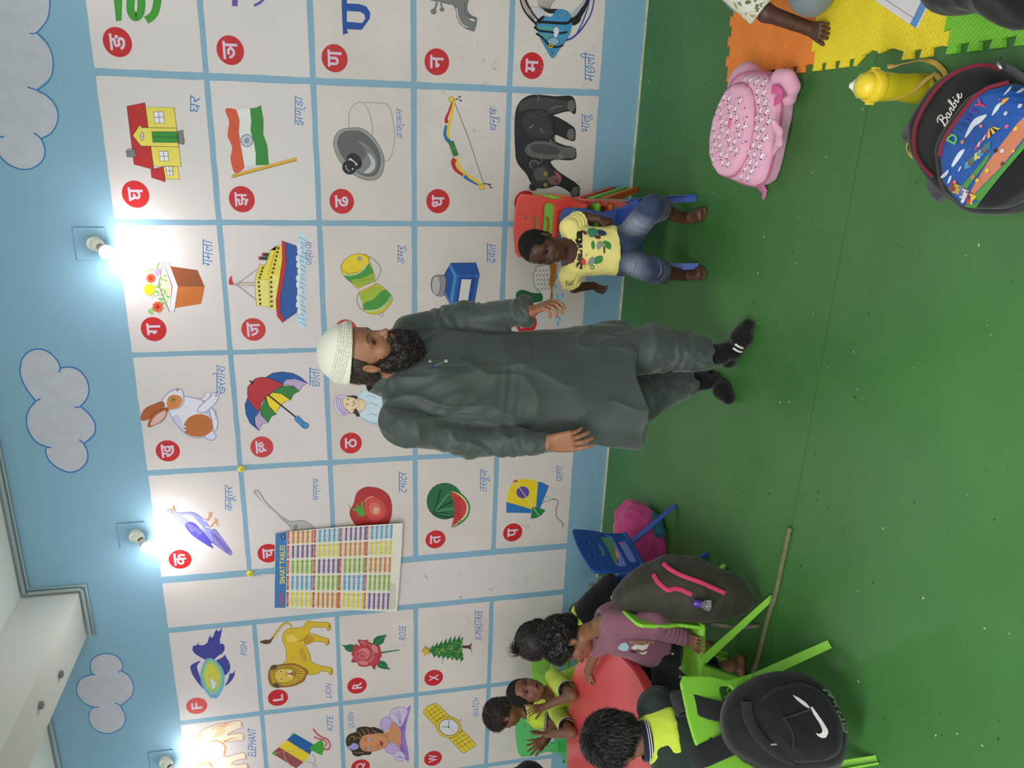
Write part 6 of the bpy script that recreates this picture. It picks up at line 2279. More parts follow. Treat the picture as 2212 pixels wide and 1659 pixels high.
  return c*(1+0.15*vnoise(v*300))[:,None]
 to_obj('denim_shorts',v,f,dm,T,smooth=2,color=dcol,disp=sumf(limb_folds(J['hpL'],J['knL'],0.004,0.035,3.0,None,0.09),limb_folds(J['hpR'],J['knR'],0.004,0.035,5.0,None,0.09),cloth_noise(.003,14)))
 return T
boy_yellow()
LIME=cloth('lime_jersey',(182,204,66),rough=0.9)
NAVY=cloth('navy_knit',(26,30,48),rough=0.9)
BOTTLEG=cloth('dark_green_jersey',(40,52,46),rough=0.9)
WSTR=cloth('white_knit_stripe',(214,212,204))
BLK=cloth('black_cloth',(20,20,22),rough=0.85)
def cuff_ring(sh,a,d,r,n=2):
 """ribbed cuff with white stripes round a sleeve end"""
 M=frame_mx(a,d.orthogonal(),z=d)
 bm=bmesh.new()
 lathe_bm(bm,[(r,-0.008),(r+.003,-0.007),(r+.003,0.008),(r-.001,0.009),(r-.004,0.008),(r-.004,-.008)],28,M)
 c=bm_obj('sleeve_cuff',bm,NAVY,sh,smooth=True,autos=60)
 for k in range(n):
  bm=bmesh.new()
  z=-0.004+0.007*k
  lathe_bm(bm,[(r+.0028,z-.0013),(r+.0042,z),(r+.0028,z+.0013)],28,M)
  bm_obj('white_stripe',bm,WSTR,sh,smooth=True)
def collar_ring(T,neck,up,fwd,r,open_=0.5,ht=0.020):
 """polo collar: band round the neck, open at the throat"""
 R=frame_mx(neck,V(fwd).cross(up),z=up)
 for(dr,w_,m,nm,off)in((0.0,ht,NAVY,'collar',0.0),(0.0012,0.0024,WSTR,'collar_stripe',-ht*.12),(0.0012,0.0024,WSTR,'collar_stripe',-ht*.36)):
  pts=[]
  for a in np.linspace(open_,2*PI-open_,26):
   rr=r+.008+dr-off*.25
   fr=0.5-0.5*math.cos(a)
   pts.append(R@V((rr*math.sin(a),rr*math.cos(a),0.004+0.014*fr+off)))
  bm=bmesh.new()
  cen=R@V((0,0,0))
  rings=[]
  for p in pts:
   o=(p-cen);o=(o-up*o.dot(up)).normalized()
   t=0.0022 if nm=='collar' else 0.0016
   rings.append([bm.verts.new(p+o*t+up*-w_/2+o*.004),bm.verts.new(p+o*t+up*w_/2),bm.verts.new(p-o*t+up*w_/2),bm.verts.new(p-o*t-up*w_/2+o*.004)])
  for A,B in zip(rings,rings[1:]):
   for j in range(4):
    bm.faces.new((A[j],A[(j+1)%4],B[(j+1)%4],B[j]))
  bm.faces.new(rings[0]);bm.faces.new(rings[-1][::-1])
  bmesh.ops.recalc_face_normals(bm,faces=bm.faces)
  bm_obj(nm,bm,m,T,smooth=True,autos=50)
  # ---- D: boy looking up at the viewer ----------------------------------------------
def boy_clapping():
 T=empty('person',(-3.13,3.45,0),0,'boy in a lime polo shirt facing the viewer with mouth open and both hands raised','person')
 hd=Head(at(1136,1494,3.38),(0.90,-0.44,0.10),0.205,tilt=-6,child=True,mouth=0.045)
 J=dict(neck=at(1193,1499,3.43),r=V((0.97,-0.1,0)))
 J['hip']=V((J['neck'].x-.02,3.50,0.325))
 J['shL'],J['shR']=at(1195,1463,3.43),at(1203,1538,3.41)
 J['elL'],J['elR']=flo(1236,1502,.52),flo(1234,1583,.52)
 J['wrL'],J['wrR']=at(1172,1528,3.30),at(1181,1586,3.24)
 J['hpL'],J['hpR']=J['hip']+V((.05,-.03,-.01)),J['hip']+V((-.05,-.03,-.01))
 J['knL'],J['knR']=J['hip']+V((.07,-.22,-.02)),J['hip']+V((-.07,-.22,-.02))
 J['anL'],J['anR']=V((J['knL'].x,3.25,.05)),V((J['knR'].x,3.25,.05))
 dl,dr=at(1130,1536,3.27)-J['wrL'],at(1138,1577,3.22)-J['wrR']
 kid_body(T,hd,J,(116,78,58),hands=[(J['wrL'],dl,V((0.9,-0.35,0)),0.105,dict(side=-1,curl=0.4,spread=.12,thumb=(.7,.4))),(J['wrR'],dr,V((0.85,0.4,0)),0.105,dict(side=1,curl=0.12,spread=.1))],arm=(.028,.026,.019))
 hair_cap('hair',hd,mat('cropped_hair',rgb(24,22,20),rough=0.8),T,grow=0.02,front=0.21,back=-0.20,n=5000,length=0.003,curl=0.4,width=0.0008,seed=6)
 sh=shirt(T,J,LIME,0.98,0.014,sleeve=0.74,srad=(.042,.046),name='polo_shirt',collar=.05)
 for q in 'LR':
  a,b=J['sh'+q],J['el'+q]
  cuff_ring(sh,a.lerp(b,.74),(b-a).normalized(),.0455)
 collar_ring(T,J['neck']+V((0,0,-.004)),(J['neck']-J['hip']).normalized(),(0.8,-.6,0),.046,.55)
 s=Sculpt()
 torso(s,J['hip']-V((0,0,.012)),J['neck'],J['r'],1.0,.008,lo=-.12,hi=.12)
 for q in 'LR':
  s.chain([J['hp'+q],J['kn'+q],J['an'+q]+V((0,0,.06))],[.06,.05,.04],.02)
 v,f=s.mesh(.007)
 to_obj('trousers',v,f,BOTTLEG,T,smooth=1)
 return T
boy_clapping()
# ---- E: boy in profile at the back left -------------------------------------------
def boy_profile():
 T=empty('person',(-3.42,3.66,0),0,'boy in a lime polo shirt seen from behind in profile, clapping, nearest the painted wall','person')
 hd=Head(at(1085,1546,3.60),(-0.93,-0.34,-0.16),0.205,tilt=0,child=True)
 J=dict(neck=at(1137,1536,3.63),r=V((-0.25,0.95,0)))
 J['hip']=V((J['neck'].x+.02,3.66,0.42))
 J['shR'],J['shL']=J['neck']+V((-.02,.085,-.03)),J['neck']+V((.01,-.09,-.035))
 J['elR'],J['elL']=at(1195,1575,3.66),at(1198,1560,3.50)
 J['wrR'],J['wrL']=at(1176,1606,3.50),at(1172,1600,3.42)
 dl,dr=at(1133,1620,3.36)-J['wrL'],at(1140,1600,3.42)-J['wrR']
 J['hpL'],J['hpR']=J['hip']+V((0,-.05,-.02)),J['hip']+V((0,.05,-.02))
 J['knL'],J['knR']=V((J['hip'].x-.01,3.61,.24)),V((J['hip'].x-.01,3.71,.24))
 J['anL'],J['anR']=V((J['hip'].x,3.61,.055)),V((J['hip'].x,3.71,.055))
 kid_body(T,hd,J,(112,74,54),hands=[(J['wrL'],dl,V((0.6,-0.7,0.1)),0.125,dict(side=-1,curl=0.1,spread=.32,thumb=(.8,.2))),(J['wrR'],dr,V((-0.5,0.7,0.1)),0.11,dict(side=1,curl=0.12,spread=.2))],feet=[(J['anL'],(-1,-.1),.14,dict(toes=False)),(J['anR'],(-1,-.1),.14,dict(toes=False))],arm=(.028,.026,.018))
 hair_cap('hair',hd,HAIRB,T,grow=0.045,front=0.16,back=-0.22,n=8000,length=0.016,curl=0.12,flow='crown',seed=8)
 sh=shirt(T,J,LIME,0.96,0.014,sleeve=0.55,srad=(.042,.044),name='polo_shirt',collar=.05)
 for q in 'LR':
  a,b=J['sh'+q],J['el'+q]
  cuff_ring(sh,a.lerp(b,.55),(b-a).normalized(),.0435)
 collar_ring(T,J['neck'],(J['neck']-J['hip']).normalized(),(-1,-.3,0),.046,.5)
 s=Sculpt()
 torso(s,J['hip']-V((0,0,.012)),J['neck'],J['r'],1.0,.008,lo=-.12,hi=.12)
 for q in 'LR':
  s.cap(J['hp'+q],J['kn'+q],.056,.05,.02)
  s.cyl(J['kn'+q]+V((0,0,.03)),J['an'+q]+V((0,0,.03)),.05,.045,.02)
 v,f=s.mesh(.007)
 to_obj('trousers',v,f,BOTTLEG,T,smooth=1)
boy_profile()
# ---- B: boy in the mauve sweatshirt ------------------------------------------------
def boy_mauve():
 T=empty('person',(-2.05,2.58,0),0,'boy in a mauve sweatshirt and black trousers leaning on the end of the red table','person')
 hd=Head(at(1226,1386,2.68),(-0.86,-0.50,-0.16),0.215,tilt=6,child=True)
 J=dict(neck=at(1298,1352,2.60),r=V((0.2,0.97,0)))
 J['hip']=V((-2.11,2.565,0.335))
 J['shL'],J['shR']=at(1330,1346,2.485),at(1316,1366,2.70)
 J['elL']=at(1410,1349,2.385)
 J['wrL']=flo(1484,1379,.318)
 J['elR']=V((-2.31,2.80,.52))
 J['elR']=flo(1292,1394,.520)
 J['wrR']=flo(1270,1452,.508)
 dl=flo(1522,1396,.288)-J['wrL']
 dr=flo(1272,1488,.50)-J['wrR']
 J['hpL'],J['hpR']=J['hip']+V((-.03,-.055,-.01)),J['hip']+V((-.03,.055,-.01))
 J['knL'],J['knR']=V((-2.34,2.49,.31)),V((-2.34,2.65,.31))
 J['anL'],J['anR']=V((-2.20,2.44,.06)),V((-2.34,2.72,.06))
 kid_body(T,hd,J,(128,86,62),hands=[(J['wrL'],dl,V((.35,-.2,.9)),.105,dict(side=1,curl=.18,spread=.12)),(J['wrR'],dr,V((0,-.2,1)),.10,dict(side=-1,curl=.95,spread=.02,thumb=(.4,1.2)))],feet=[(J['anL'],(-.8,-.2),.14,{}),(J['anR'],(-1,.1),.14,{})],arm=(.03,.026,.020),fine_pts=[(np.array(tuple(J['elR']))-.07,np.array(tuple(J['elR']))+.07,.003)])
 hair_cap('hair',hd,HAIRK,T,grow=0.07,front=0.17,back=-0.30,disp=0.010,n=12000,length=0.020,curl=1.3,seed=9,width=.0008,flow='crown')
 mm=cloth('mauve_sweatshirt',(128,84,100),rough=0.92)
 def ext(s):
  s.cap(J['neck'].lerp(J['hip'],.3),J['hip']+V((-.03,0,.04)),.085,.1,.03)
 sh=shirt(T,J,mm,1.02,0.018,srad=(.050,.046),name='sweatshirt',long=True,cuff=.027,collar=.052,lo=-.02,extra=ext,bare='R')
 M=frame_mx(J['neck'],V((0,1,0)),z=(J['neck']-J['hip']).normalized())
 bm=bmesh.new()
 a=(J['wrL']-J['elL']).normalized()
 lathe_bm(bm,[(.024,-.022),(.0285,-.02),(.0275,.0),(.0285,.012),(.024,.016),(.022,.01)],24,frame_mx(J['wrL']-a*.012,a.orthogonal(),z=a))
 bm_obj('cuff',bm,cloth('mauve_rib',(112,72,88)),sh,smooth=True,autos=70)
 tree=bvh_of(sh)
 def fn(x,y,lift):
  p=at(1100+x/5.53,1300+y/5.53,2.2)
  dd=(p-V((0,0,CAM_H))).normalized()
  h=tree.ray_cast(p,dd)
  if h[0]is None:
   h=tree.find_nearest(p+dd*.3)
  n=h[1]if h[1].dot(dd)<0 else-h[1]
  return tuple(h[0]+n*(0.0016+lift))
 pr=Sheet(fn,0.00003,0)
 pr.poly((150,178,190),[(1300,560),(1335,500),(1390,488),(1430,540),(1390,585)],True)
 pr.poly((206,200,186),subdiv_poly([(1450,550),(1500,510),(1590,515),(1668,500),(1650,555),(1590,580),(1540,560),(1490,570)],4))
 pr.poly((200,194,182),[(1550,605),(1600,600),(1645,585),(1630,620),(1590,625)],True)
 pr.poly((60,40,50),[(1440,590),(1480,575),(1520,600),(1470,610)],True)
 pr.text((196,160,70),'PREMIUM',(1440,505,1720,470))
 pr.build('print',sh,'pale blue and cream shapes with small yellow letters')
 s=Sculpt()
 torso(s,J['hip']-V((0,0,.012)),J['neck'],J['r'],1.05,.012,lo=-.12,hi=.16)
 for q in 'LR':
  s.chain([J['hp'+q],J['kn'+q]],[.072,.062],.03)
  s.cyl(J['kn'+q],J['an'+q]+V((0,0,.05)),.058,.045,.02)
 v,f=s.mesh(.005)
 tr=to_obj('trousers',v,f,BLK,T,smooth=2,disp=cloth_noise(.004,10))
 tt=bvh_of(tr)
 for(x,y,r)in((1453,1412,.006),(1470,1442,.0085),(1469,1461,.005)):
  p=at(x,y,2.1)
  dd=(p-V((0,0,CAM_H))).normalized()
  h=tt.ray_cast(p,dd)
  if h[0]is None:
   continue
  n=h[1]if h[1].dot(dd)<0 else-h[1]
  bm=bmesh.new()
  lathe_bm(bm,[(0,.004),(r*.7,.0035),(r,.001),(r,-.002)],14,frame_mx(h[0],n.orthogonal(),z=n))
  bm_obj('button',bm,mat('white_button',rgb(206,206,196),rough=.35),tr,smooth=True)
boy_mauve()
# ---- C: girl with a topknot ---------------------------------------------------------
def girl():
 T=empty('person',(-2.2,3.1,0),0,'girl with dark hair in a topknot, mostly hidden behind the boy in mauve','person')
 hd=Head(at(1167,1384,3.10),(-0.9,-0.2,-0.42),0.21,child=True)
 J=dict(neck=at(1246,1356,3.11),r=V((-0.1,0.99,0)))
 J['hip']=V((-2.27,3.10,.335))
 J['shL'],J['shR']=J['neck']+V((.03,-.09,-.04)),J['neck']+V((.03,.09,-.04))
 J['elL'],J['elR']=V((-2.40,2.96,.50)),V((-2.42,3.17,.50))
 J['wrL'],J['wrR']=V((-2.53,3.04,.515)),V((-2.56,3.11,.515))
 J['hpL'],J['hpR']=J['hip']+V((-.03,-.055,-.01)),J['hip']+V((-.03,.055,-.01))
 J['knL'],J['knR']=V((-2.42,3.05,.31)),V((-2.42,3.20,.31))
 J['anL'],J['anR']=V((-2.40,3.05,.06)),V((-2.40,3.20,.06))
 kid_body(T,hd,J,(112,74,56),hands=[(J['wrL'],V((-1,.2,0)),V((0,0,1)),.09,dict(side=-1,curl=.3)),(J['wrR'],V((-1,-.2,0)),V((0,0,1)),.09,dict(side=1,curl=.3))],feet=[(J['anL'],(-1,0),.13,dict(toes=False)),(J['anR'],(-1,0),.13,dict(toes=False))],arm=(.027,.023,.017),fh=.0032,hh=.003)
 hair_cap('hair',hd,HAIRB,T,grow=0.05,front=0.14,back=-0.32,n=9000,length=0.013,curl=0.2,flow=hd.R@V((0,.1,1)),seed=10)
 k0=hd.p(0,-0.02,0.53)
 u=(at(1108,1393,3.10)-k0).normalized()
 bm=bmesh.new()
 tube_bm(bm,[k0-u*.012,k0+u*.008],.012,12)
 bm_obj('hair_tie',bm,BLK,T,smooth=True,autos=50)
 P=np.array([tuple(k0+u*.004+V((random.gauss(0,.006),random.gauss(0,.006),random.gauss(0,.004))))for _ in range(420)])
 Nn=np.tile(np.array(tuple(u)),(420,1))
 strands('topknot',P,Nn,.06,HAIRK,T,seg=5,width=.0014,curl=.9,jitter=.55,seed=12)
 s=Sculpt()
 s.ell(k0+u*.02,(.017,.017,.02),None,0)
 v,f=s.mesh(.003)
 to_obj('knot_core',v,f,HAIRK,T,disp=lambda v:.004*fbm(v*90,2))
 sh=shirt(T,J,BLK,.92,.012,sleeve=.9,srad=(.040,.043),name='polo_shirt',collar=.05)
 collar_ring(T,J['neck'],(J['neck']-J['hip']).normalized(),(-1,-.2,-.2),.048,.45)
 s=Sculpt()
 M=torso(s,J['hip'],J['neck']+(J['neck']-J['hip']).normalized()*.012,J['r'],.92,.0150,lo=.72,hi=.99)
 neck_hole(s,J['neck'],(J['neck']-J['hip']).normalized(),.052)
 v,f=s.mesh(.004)
 to_obj('shirt_yoke',v,f,LIME,sh,smooth=1)
 s=Sculpt()
 torso(s,J['hip']-V((0,0,.012)),J['neck'],J['r'],1.05,.012,lo=-.12,hi=.16)
 for q in 'LR':
  s.chain([J['hp'+q],J['kn'+q],J['an'+q]+V((0,0,.06))],[.066,.055,.04],.02)
 v,f=s.mesh(.007)
 to_obj('trousers',v,f,BLK,T,smooth=1)
girl()
# ---- F: boy from behind --------------------------------------------------------------
def boy_back():
 T=empty('person',(-2.08,1.94,0),0,'boy with black hair seen from behind, in a lime and dark green polo shirt','person')
 fw=V((-.89,.46,0)).normalized()
 rt=V((fw.y,-fw.x,0))
 hd=Head(at(1334,1598,2.0),(-0.93,0.30,-0.18),0.225,child=True,tilt=3)
 J=dict(neck=at(1408,1600,1.965),r=rt)
 J['hip']=V((-2.05,1.93,.335))
 J['shR']=J['neck']+rt*.105+V((0,0,-.035))-fw*.01
 J['shL']=J['neck']-rt*.105+V((0,0,-.035))-fw*.01
 J['elR']=J['shR']+rt*.04+fw*.07+V((0,0,-.075));J['elL']=J['shL']-rt*.03+fw*.09+V((0,0,-.07))
 J['elR'].z=max(J['elR'].z,.53);J['elL'].z=max(J['elL'].z,.53)
 J['wrR']=J['elR']+fw*.13-rt*.06;J['wrL']=J['elL']+fw*.13+rt*.06
 J['wrR'].z=J['wrL'].z=.515
 J['hpR'],J['hpL']=J['hip']+rt*.055+fw*.03-V((0,0,.01)),J['hip']-rt*.055+fw*.03-V((0,0,.01))
 J['knR'],J['knL']=J['hpR']+fw*.22-V((0,0,.02)),J['hpL']+fw*.22-V((0,0,.02))
 J['anR'],J['anL']=V((J['knR'].x,J['knR'].y,.06)),V((J['knL'].x,J['knL'].y,.06))
 kid_body(T,hd,J,(120,80,58),hands=[(J['wrR'],fw-rt*.3,V((0,0,1)),.10,dict(side=-1,curl=.3)),(J['wrL'],fw+rt*.3,V((0,0,1)),.10,dict(side=1,curl=.3))],feet=[(J['anR'],fw,.14,dict(toes=False)),(J['anL'],fw,.14,dict(toes=False))],arm=(.03,.025,.018),fh=.003,hh=.003)
 hair_cap('hair',hd,HAIRK,T,grow=0.055,front=0.16,back=-0.27,disp=.003,n=14000,length=0.021,curl=0.16,flow='crown',seed=14,width=.0008)
 up=(J['neck']-J['hip']).normalized()
 sh=shirt(T,J,BOTTLEG,1.04,.018,sleeve=.95,srad=(.052,.054),name='polo_shirt',collar=.050)
 s=Sculpt()
 M=torso(s,J['hip'],J['neck']+up*.012,J['r'],1.04,.0235,lo=.72,hi=.995)
 s.cap(J['neck']-up*.03,J['neck']+rt*.07-up*.033,.046,.054,.03)
 s.cap(J['neck']-up*.03,J['neck']-rt*.07-up*.033,.046,.054,.03)
 s.plane(J['neck']+rt*.075,rt,.004);s.plane(J['neck']-rt*.075,-rt,.004)
 s.plane(J['neck']+fw*.02,fw,.004)
 neck_hole(s,J['neck'],up,.052)
 v,f=s.mesh(.0042)
 to_obj('shirt_yoke',v,f,LIME,sh,smooth=2,disp=sumf(cloth_noise(.003,9,(1,1,.6),3),cloth_noise(.0015,22,(1,1,1),5)),label='lime green back yoke of the polo shirt')
 collar_ring(T,J['neck']+up*.012,up,fw,.054,.45,.030)
 s=Sculpt()
 torso(s,J['hip']-V((0,0,.012)),J['neck'],J['r'],1.05,.014,lo=-.12,hi=.16)
 for q in 'LR':
  s.chain([J['hp'+q],J['kn'+q],J['an'+q]+V((0,0,.06))],[.066,.055,.04],.02)
 v,f=s.mesh(.006)
 to_obj('trousers',v,f,BLK,T,smooth=1)
boy_back()
# ================================================================== BAGS, BOTTLE, BOOKLET
def prism(s,poly,M,h0,h1,rnd=0.03,k=0.01,op='u',bulge=0.0):
 """pillow-like extrusion: poly in local xy of M, thickness along local z from h0 to h1"""
 R=np.array(M.to_3x3())
 o=np.array(M.translation)
 P=np.array(poly,float)
 c2=P.mean(0)
 rad=np.abs(P-c2).max()
 def fn(x,y,z):
  px,py,pz=np.broadcast_arrays(x-o[0],y-o[1],z-o[2])
  u=px*R[0][0]+py*R[1][0]+pz*R[2][0]
  v=px*R[0][1]+py*R[1][1]+pz*R[2][1]
  w_=px*R[0][2]+py*R[1][2]+pz*R[2][2]
  d=np.full(u.shape,1e9)
  s_=np.ones(u.shape)
  n=len(P)
  for i in range(n):
   a,b=P[i],P[i-1]
   ex,ey=b-a
   wx,wy=u-a[0],v-a[1]
   t=np.clip((wx*ex+wy*ey)/(ex*ex+ey*ey),0,1)
   d=np.minimum(d,(wx-ex*t)**2+(wy-ey*t)**2)
   c1=v>=a[1]
   c3=v<b[1]
   c4=ex*wy>ey*wx
   fl=(c1&c3&c4)|(~c1&~c3&~c4)
   s_=np.where(fl,-s_,s_)
  d=s_*np.sqrt(d)
  hm,hh=(h0+h1)/2,(h1-h0)/2
  if bulge:
   hh=hh+bulge*np.clip(-d/(rad*.6),0,1)**.7
  q0=d+rnd
  q1=np.abs(w_-hm)-hh+rnd
  return np.minimum(np.maximum(q0,q1),0)+np.sqrt(np.maximum(q0,0)**2+np.maximum(q1,0)**2)-rnd
 cor=[o+R@np.array((x,y,z))for x in(P[:,0].min(),P[:,0].max())for y in(P[:,1].min(),P[:,1].max())for z in(h0-bulge,h1+bulge)]
 lo,hi=s._bb(cor,0.0)
 s.pr.append((fn,lo,hi,k,op))
def drop(tree,M,top=0.5):
 """sheet function: local (x, y) of M dropped onto the mesh along -z of M"""
 n=(M.to_3x3()@V((0,0,1))).normalized()
 def fn(x,y,lift):
  o=M@V((x,y,top))
  h=tree.ray_cast(o,-n)
  if h[0]is None:
   h=tree.find_nearest(M@V((x,y,0)))
  nn=h[1]if h[1].dot(n)>0 else-h[1]
  return tuple(h[0]+nn*(0.0012+lift))
 return fn
def look(tree,cr,start=1.5):
 """sheet function: crop pixels of the photograph carried along the sight line to the mesh"""
 ox,oy,sc=cr
 def fn(x,y,lift):
  r=V(ray(ox+x/sc,oy+y/sc)).normalized()
  h=tree.ray_cast(V((0,0,CAM_H)),r)
  if h[0]is None:
   h=tree.find_nearest(V((0,0,CAM_H))+r*start)
  nn=h[1]if h[1].dot(r)<0 else-h[1]
  return tuple(h[0]+nn*(0.0013+lift))
 return fn
def on_mesh(tree,cr,pts,out=0.004,start=1.5):
 f=look(tree,cr,start)
 return[V(f(x,y,out))for x,y in pts]
def sub(pts,n=3):
 return subdiv_poly(pts,n)
 # ---- black round backpack with a picture panel --------------------------------------
PC=(1830,100,4.2539)
def pk(x,y,z):
 return flo(1830+x/4.2539,100+y/4.2539,z)
def bag_round():
 T=empty('backpack',(0.02,1.86,0),0,'round black backpack with dark red piping and a blue printed panel, lying on the floor','backpack')
 z=0.08
 out_px=[(640,900),(640,700),(720,540),(850,370),(1010,245),(1180,185),(1330,190),(1450,240),(1640,420),(1860,640),(2000,900),(1960,1180),(1800,1330),(1600,1440),(1450,1530),(1280,1550),(1130,1520),(1000,1430),(880,1330),(780,1200),(680,1040)]
 P=[pk(x,y,z)for x,y in out_px]
 P=[(p.x,p.y)for p in P]
 P=[tuple(q)for q in catmull(P,2,True)]
 bk=cloth('black_nylon',(22,21,24),rough=0.6,weave=500)
 s=Sculpt()
 M=Matrix.Translation((0,0,0))
 prism(s,P,M,0.0,0.125,0.045,bulge=0.012)
 v,f=s.mesh(0.006)
 body=to_obj('main_compartment',v,f,bk,T,smooth=2,disp=cloth_noise(0.005,6))
 v[:,2]=np.maximum(v[:,2],0.001)
 pp=[(870,1000),(890,890),(960,760),(1060,620),(1180,470),(1300,400),(1470,350),(1640,420),(1820,600),(1920,860),(1900,1100),(1760,1250),(1560,1400),(1400,1490),(1250,1500),(1120,1480),(1010,1400),(900,1260)]
 Q=[pk(x,y,0.13)for x,y in pp]
 Q=[tuple(q)for q in catmull([(p.x,p.y)for p in Q],2,True)]
 s=Sculpt()
 prism(s,Q,M,0.08,0.165,0.03,bulge=0.010)
 v,f=s.mesh(0.005)
 pocket=to_obj('front_pocket',v,f,bk,T,smooth=2,disp=cloth_noise(0.003,8))
 tb_,tp=bvh_of(body),bvh_of(pocket)
 red=cloth('dark_red_piping',(120,28,48),rough=0.7)
 arc=[(800,1190),(700,1080),(650,980),(632,850),(650,720),(700,600),(760,500),(830,400),(920,310),(1010,250),(1100,210),(1180,192),(1300,186),(1405,228)]
 pts=[p+V((0,0,.002))for p in on_mesh(tb_,PC,arc,0.002)]
 bm=bmesh.new()
 tube_bm(bm,catmull(pts,4),0.0048,8)
 bm_obj('piping',bm,red,T,smooth=True)
 arc=[(866,1010),(888,900),(960,768),(1050,640),(1110,560),(1180,478),(1290,402),(1380,372),(1475,350)]
 bm=bmesh.new()
 tube_bm(bm,catmull(on_mesh(tp,PC,arc,0.003),4),0.0048,8)
 bm_obj('piping',bm,red,T,smooth=True)
 sh=Sheet(look(tp,PC),0.00004,0.0003)
 pan=[(866,1030),(890,905),(962,775),(1050,650),(1180,490),(1292,412),(1480,365),(1640,370),(1640,920),(1400,1210),(1185,1480),(1100,1475),(1050,1440),(980,1370),(885,1240)]
 SKY=(38,84,160)
 def fill(col,poly,step=55):
  xs=np.arange(min(p[0]for p in poly)-1,max(p[0]for p in poly)+1,step)
  for x0 in xs:
   q=clip(clip(poly,0,x0,1),0,x0+step,-1)
   if len(q)<3:
    continue
   ys=np.arange(min(p[1]for p in q)-1,max(p[1]for p in q)+1,step)
   for y0 in ys:
    r_=clip(clip(q,1,y0,1),1,y0+step,-1)
    if len(r_)>=3:
     sh.poly(col,r_)
     sh.k-=1
  sh.k+=9
 fill(SKY,pan)
 fill((196,124,92),[(1130,1400),(1110,1380),(1300,1060),(1560,720),(1640,640),(1640,830),(1430,1100),(1200,1330)])
 fill((76,142,58),[(1185,1480),(1090,1470),(1120,1400),(1210,1330),(1420,1120),(1560,960),(1640,850),(1640,930),(1400,1210)])
 fill((76,142,58),[(1020,1330),(1150,1180),(1330,960),(1300,1050),(1120,1290),(1060,1400)])
 WC=(206,214,226)
 for c in([(1090,840),(1130,740),(1180,670),(1240,640),(1295,630),(1240,700),(1180,740),(1120,820)],[(1340,640),(1370,560),(1420,520),(1400,580)],[(970,1090),(1030,980),(1090,945),(1060,1010),(990,1100)],[(1440,460),(1480,400),(1510,375),(1490,420)],[(1550,440),(1600,400),(1630,395),(1600,430)],[(870,1200),(920,1150),(945,1135),(930,1180),(890,1210)],[(930,1260),(950,1200),(970,1190),(955,1240)],[(1030,1150),(1045,1110),(1060,1105),(1045,1140)]):
  sh.poly(WC,c,True)
 for i in range(5):
  a=1180+24*i
  sh.poly((206,200,206)if i%2 else(206,60,110),[(a,960-30*i),(a+14,915-28*i),(a+34,895-28*i),(a+22,950-30*i)])
  sh.poly((232,190,40)if i%2==0 else(60,50,70),[(1300+24*i,850-20*i),(1310+8*i,760-4*i),(1324+8*i,758-4*i),(1324+24*i,836-20*i)])
 for i in range(7):
  x,y=1090+30*i,1130-28*i
  sh.poly([(70,150,190),(120,80,60),(60,120,120),(206,190,120)][i%4],[(x,y),(x+6,y-60),(x+60,y-90),(x+56,y-20)])
 for i in range(6):
  x,y=940+34*i,1320+22*i
  sh.poly([(120,70,60),(190,150,70),(90,110,150),(206,190,200),(110,60,100),(220,180,60)][i],[(x,y),(x+30,y-80),(x+90,y-60),(x+60,y+14)])
 sh.ell((220,130,70),1072,880,15,20,20);sh.ell((226,120,80),1244,735,14,16);sh.ell((200,60,120),1412,492,9,9);sh.ell((220,110,130),1002,1245,16,16)
 sh.poly((228,160,60),[(1425,550),(1440,500),(1490,482),(1485,500)],True)
 sh.line((60,90,150),[(1130,930),(1105,890),(1130,860),(1180,880),(1150,960)],5,True);sh.line((60,90,150),[(1170,900),(1170,780),(1230,770),(1250,860)],4,True)
 for(x,y,c)in((1380,960,(40,36,44)),(1440,960,(206,200,206)),(1210,1230,(226,180,70)),(1300,1140,(226,190,60)),(1170,1200,(206,120,90)),(1480,740,(206,90,150)),(1560,760,(226,190,60)),(1440,1080,(110,60,50)),(1080,1410,(206,210,214)),(1180,1420,(60,90,160)),(1130,1420,(190,70,40)),(1540,960,(220,160,50)),(1470,620,(190,190,196)),(1590,560,(206,190,210))):
  sh.ell(c,x,y,22,15,-50)
 word=[('D',(84,178,92),925,960,840),('I',(30,60,90),1030,760,0),('S',(30,80,70),1030,790,0),('N',(52,70,150),1100,690,0),('E',(70,60,150),1165,610,0),('Y',(190,50,90),1240,545,0)]
 lay=[('D',(90,180,90),985,850,62),('I',(36,90,90),1035,770,40),('S',(34,70,120),1078,722,42),('N',(52,60,150),1128,655,46),('E',(84,60,150),1185,590,46),('Y',(200,52,92),1245,535,60)]
 for ch,col,cx_,cy_,sz in lay:
  gv,gf=glyphs(ch,0.03)
  c0=(gv.max(0)+gv.min(0))/2
  q=(gv-c0)*sz*2.0
  ru=np.array((0.49,-0.87));uu=np.array((-0.87,-0.49))
  sh._emit(col,[(cx_+a*ru[0]+b_*uu[0],cy_+a*ru[1]+b_*uu[1])for a,b_ in q],gf)
 sh.build('printed_panel',pocket,'blue printed panel with clouds, tents, a path and lawn')
 s2=Sheet(look(tb_,PC),0.00004,0.0004)
 W3=(226,222,210)
 o_,ru,uu=np.array((902,742)),np.array((0.490,-0.872)),np.array((-0.872,-0.490))
 def T2(pts):
  return[tuple(o_+ru*(a*388+.20*b_*388)+uu*b_*388)for a,b_ in pts]
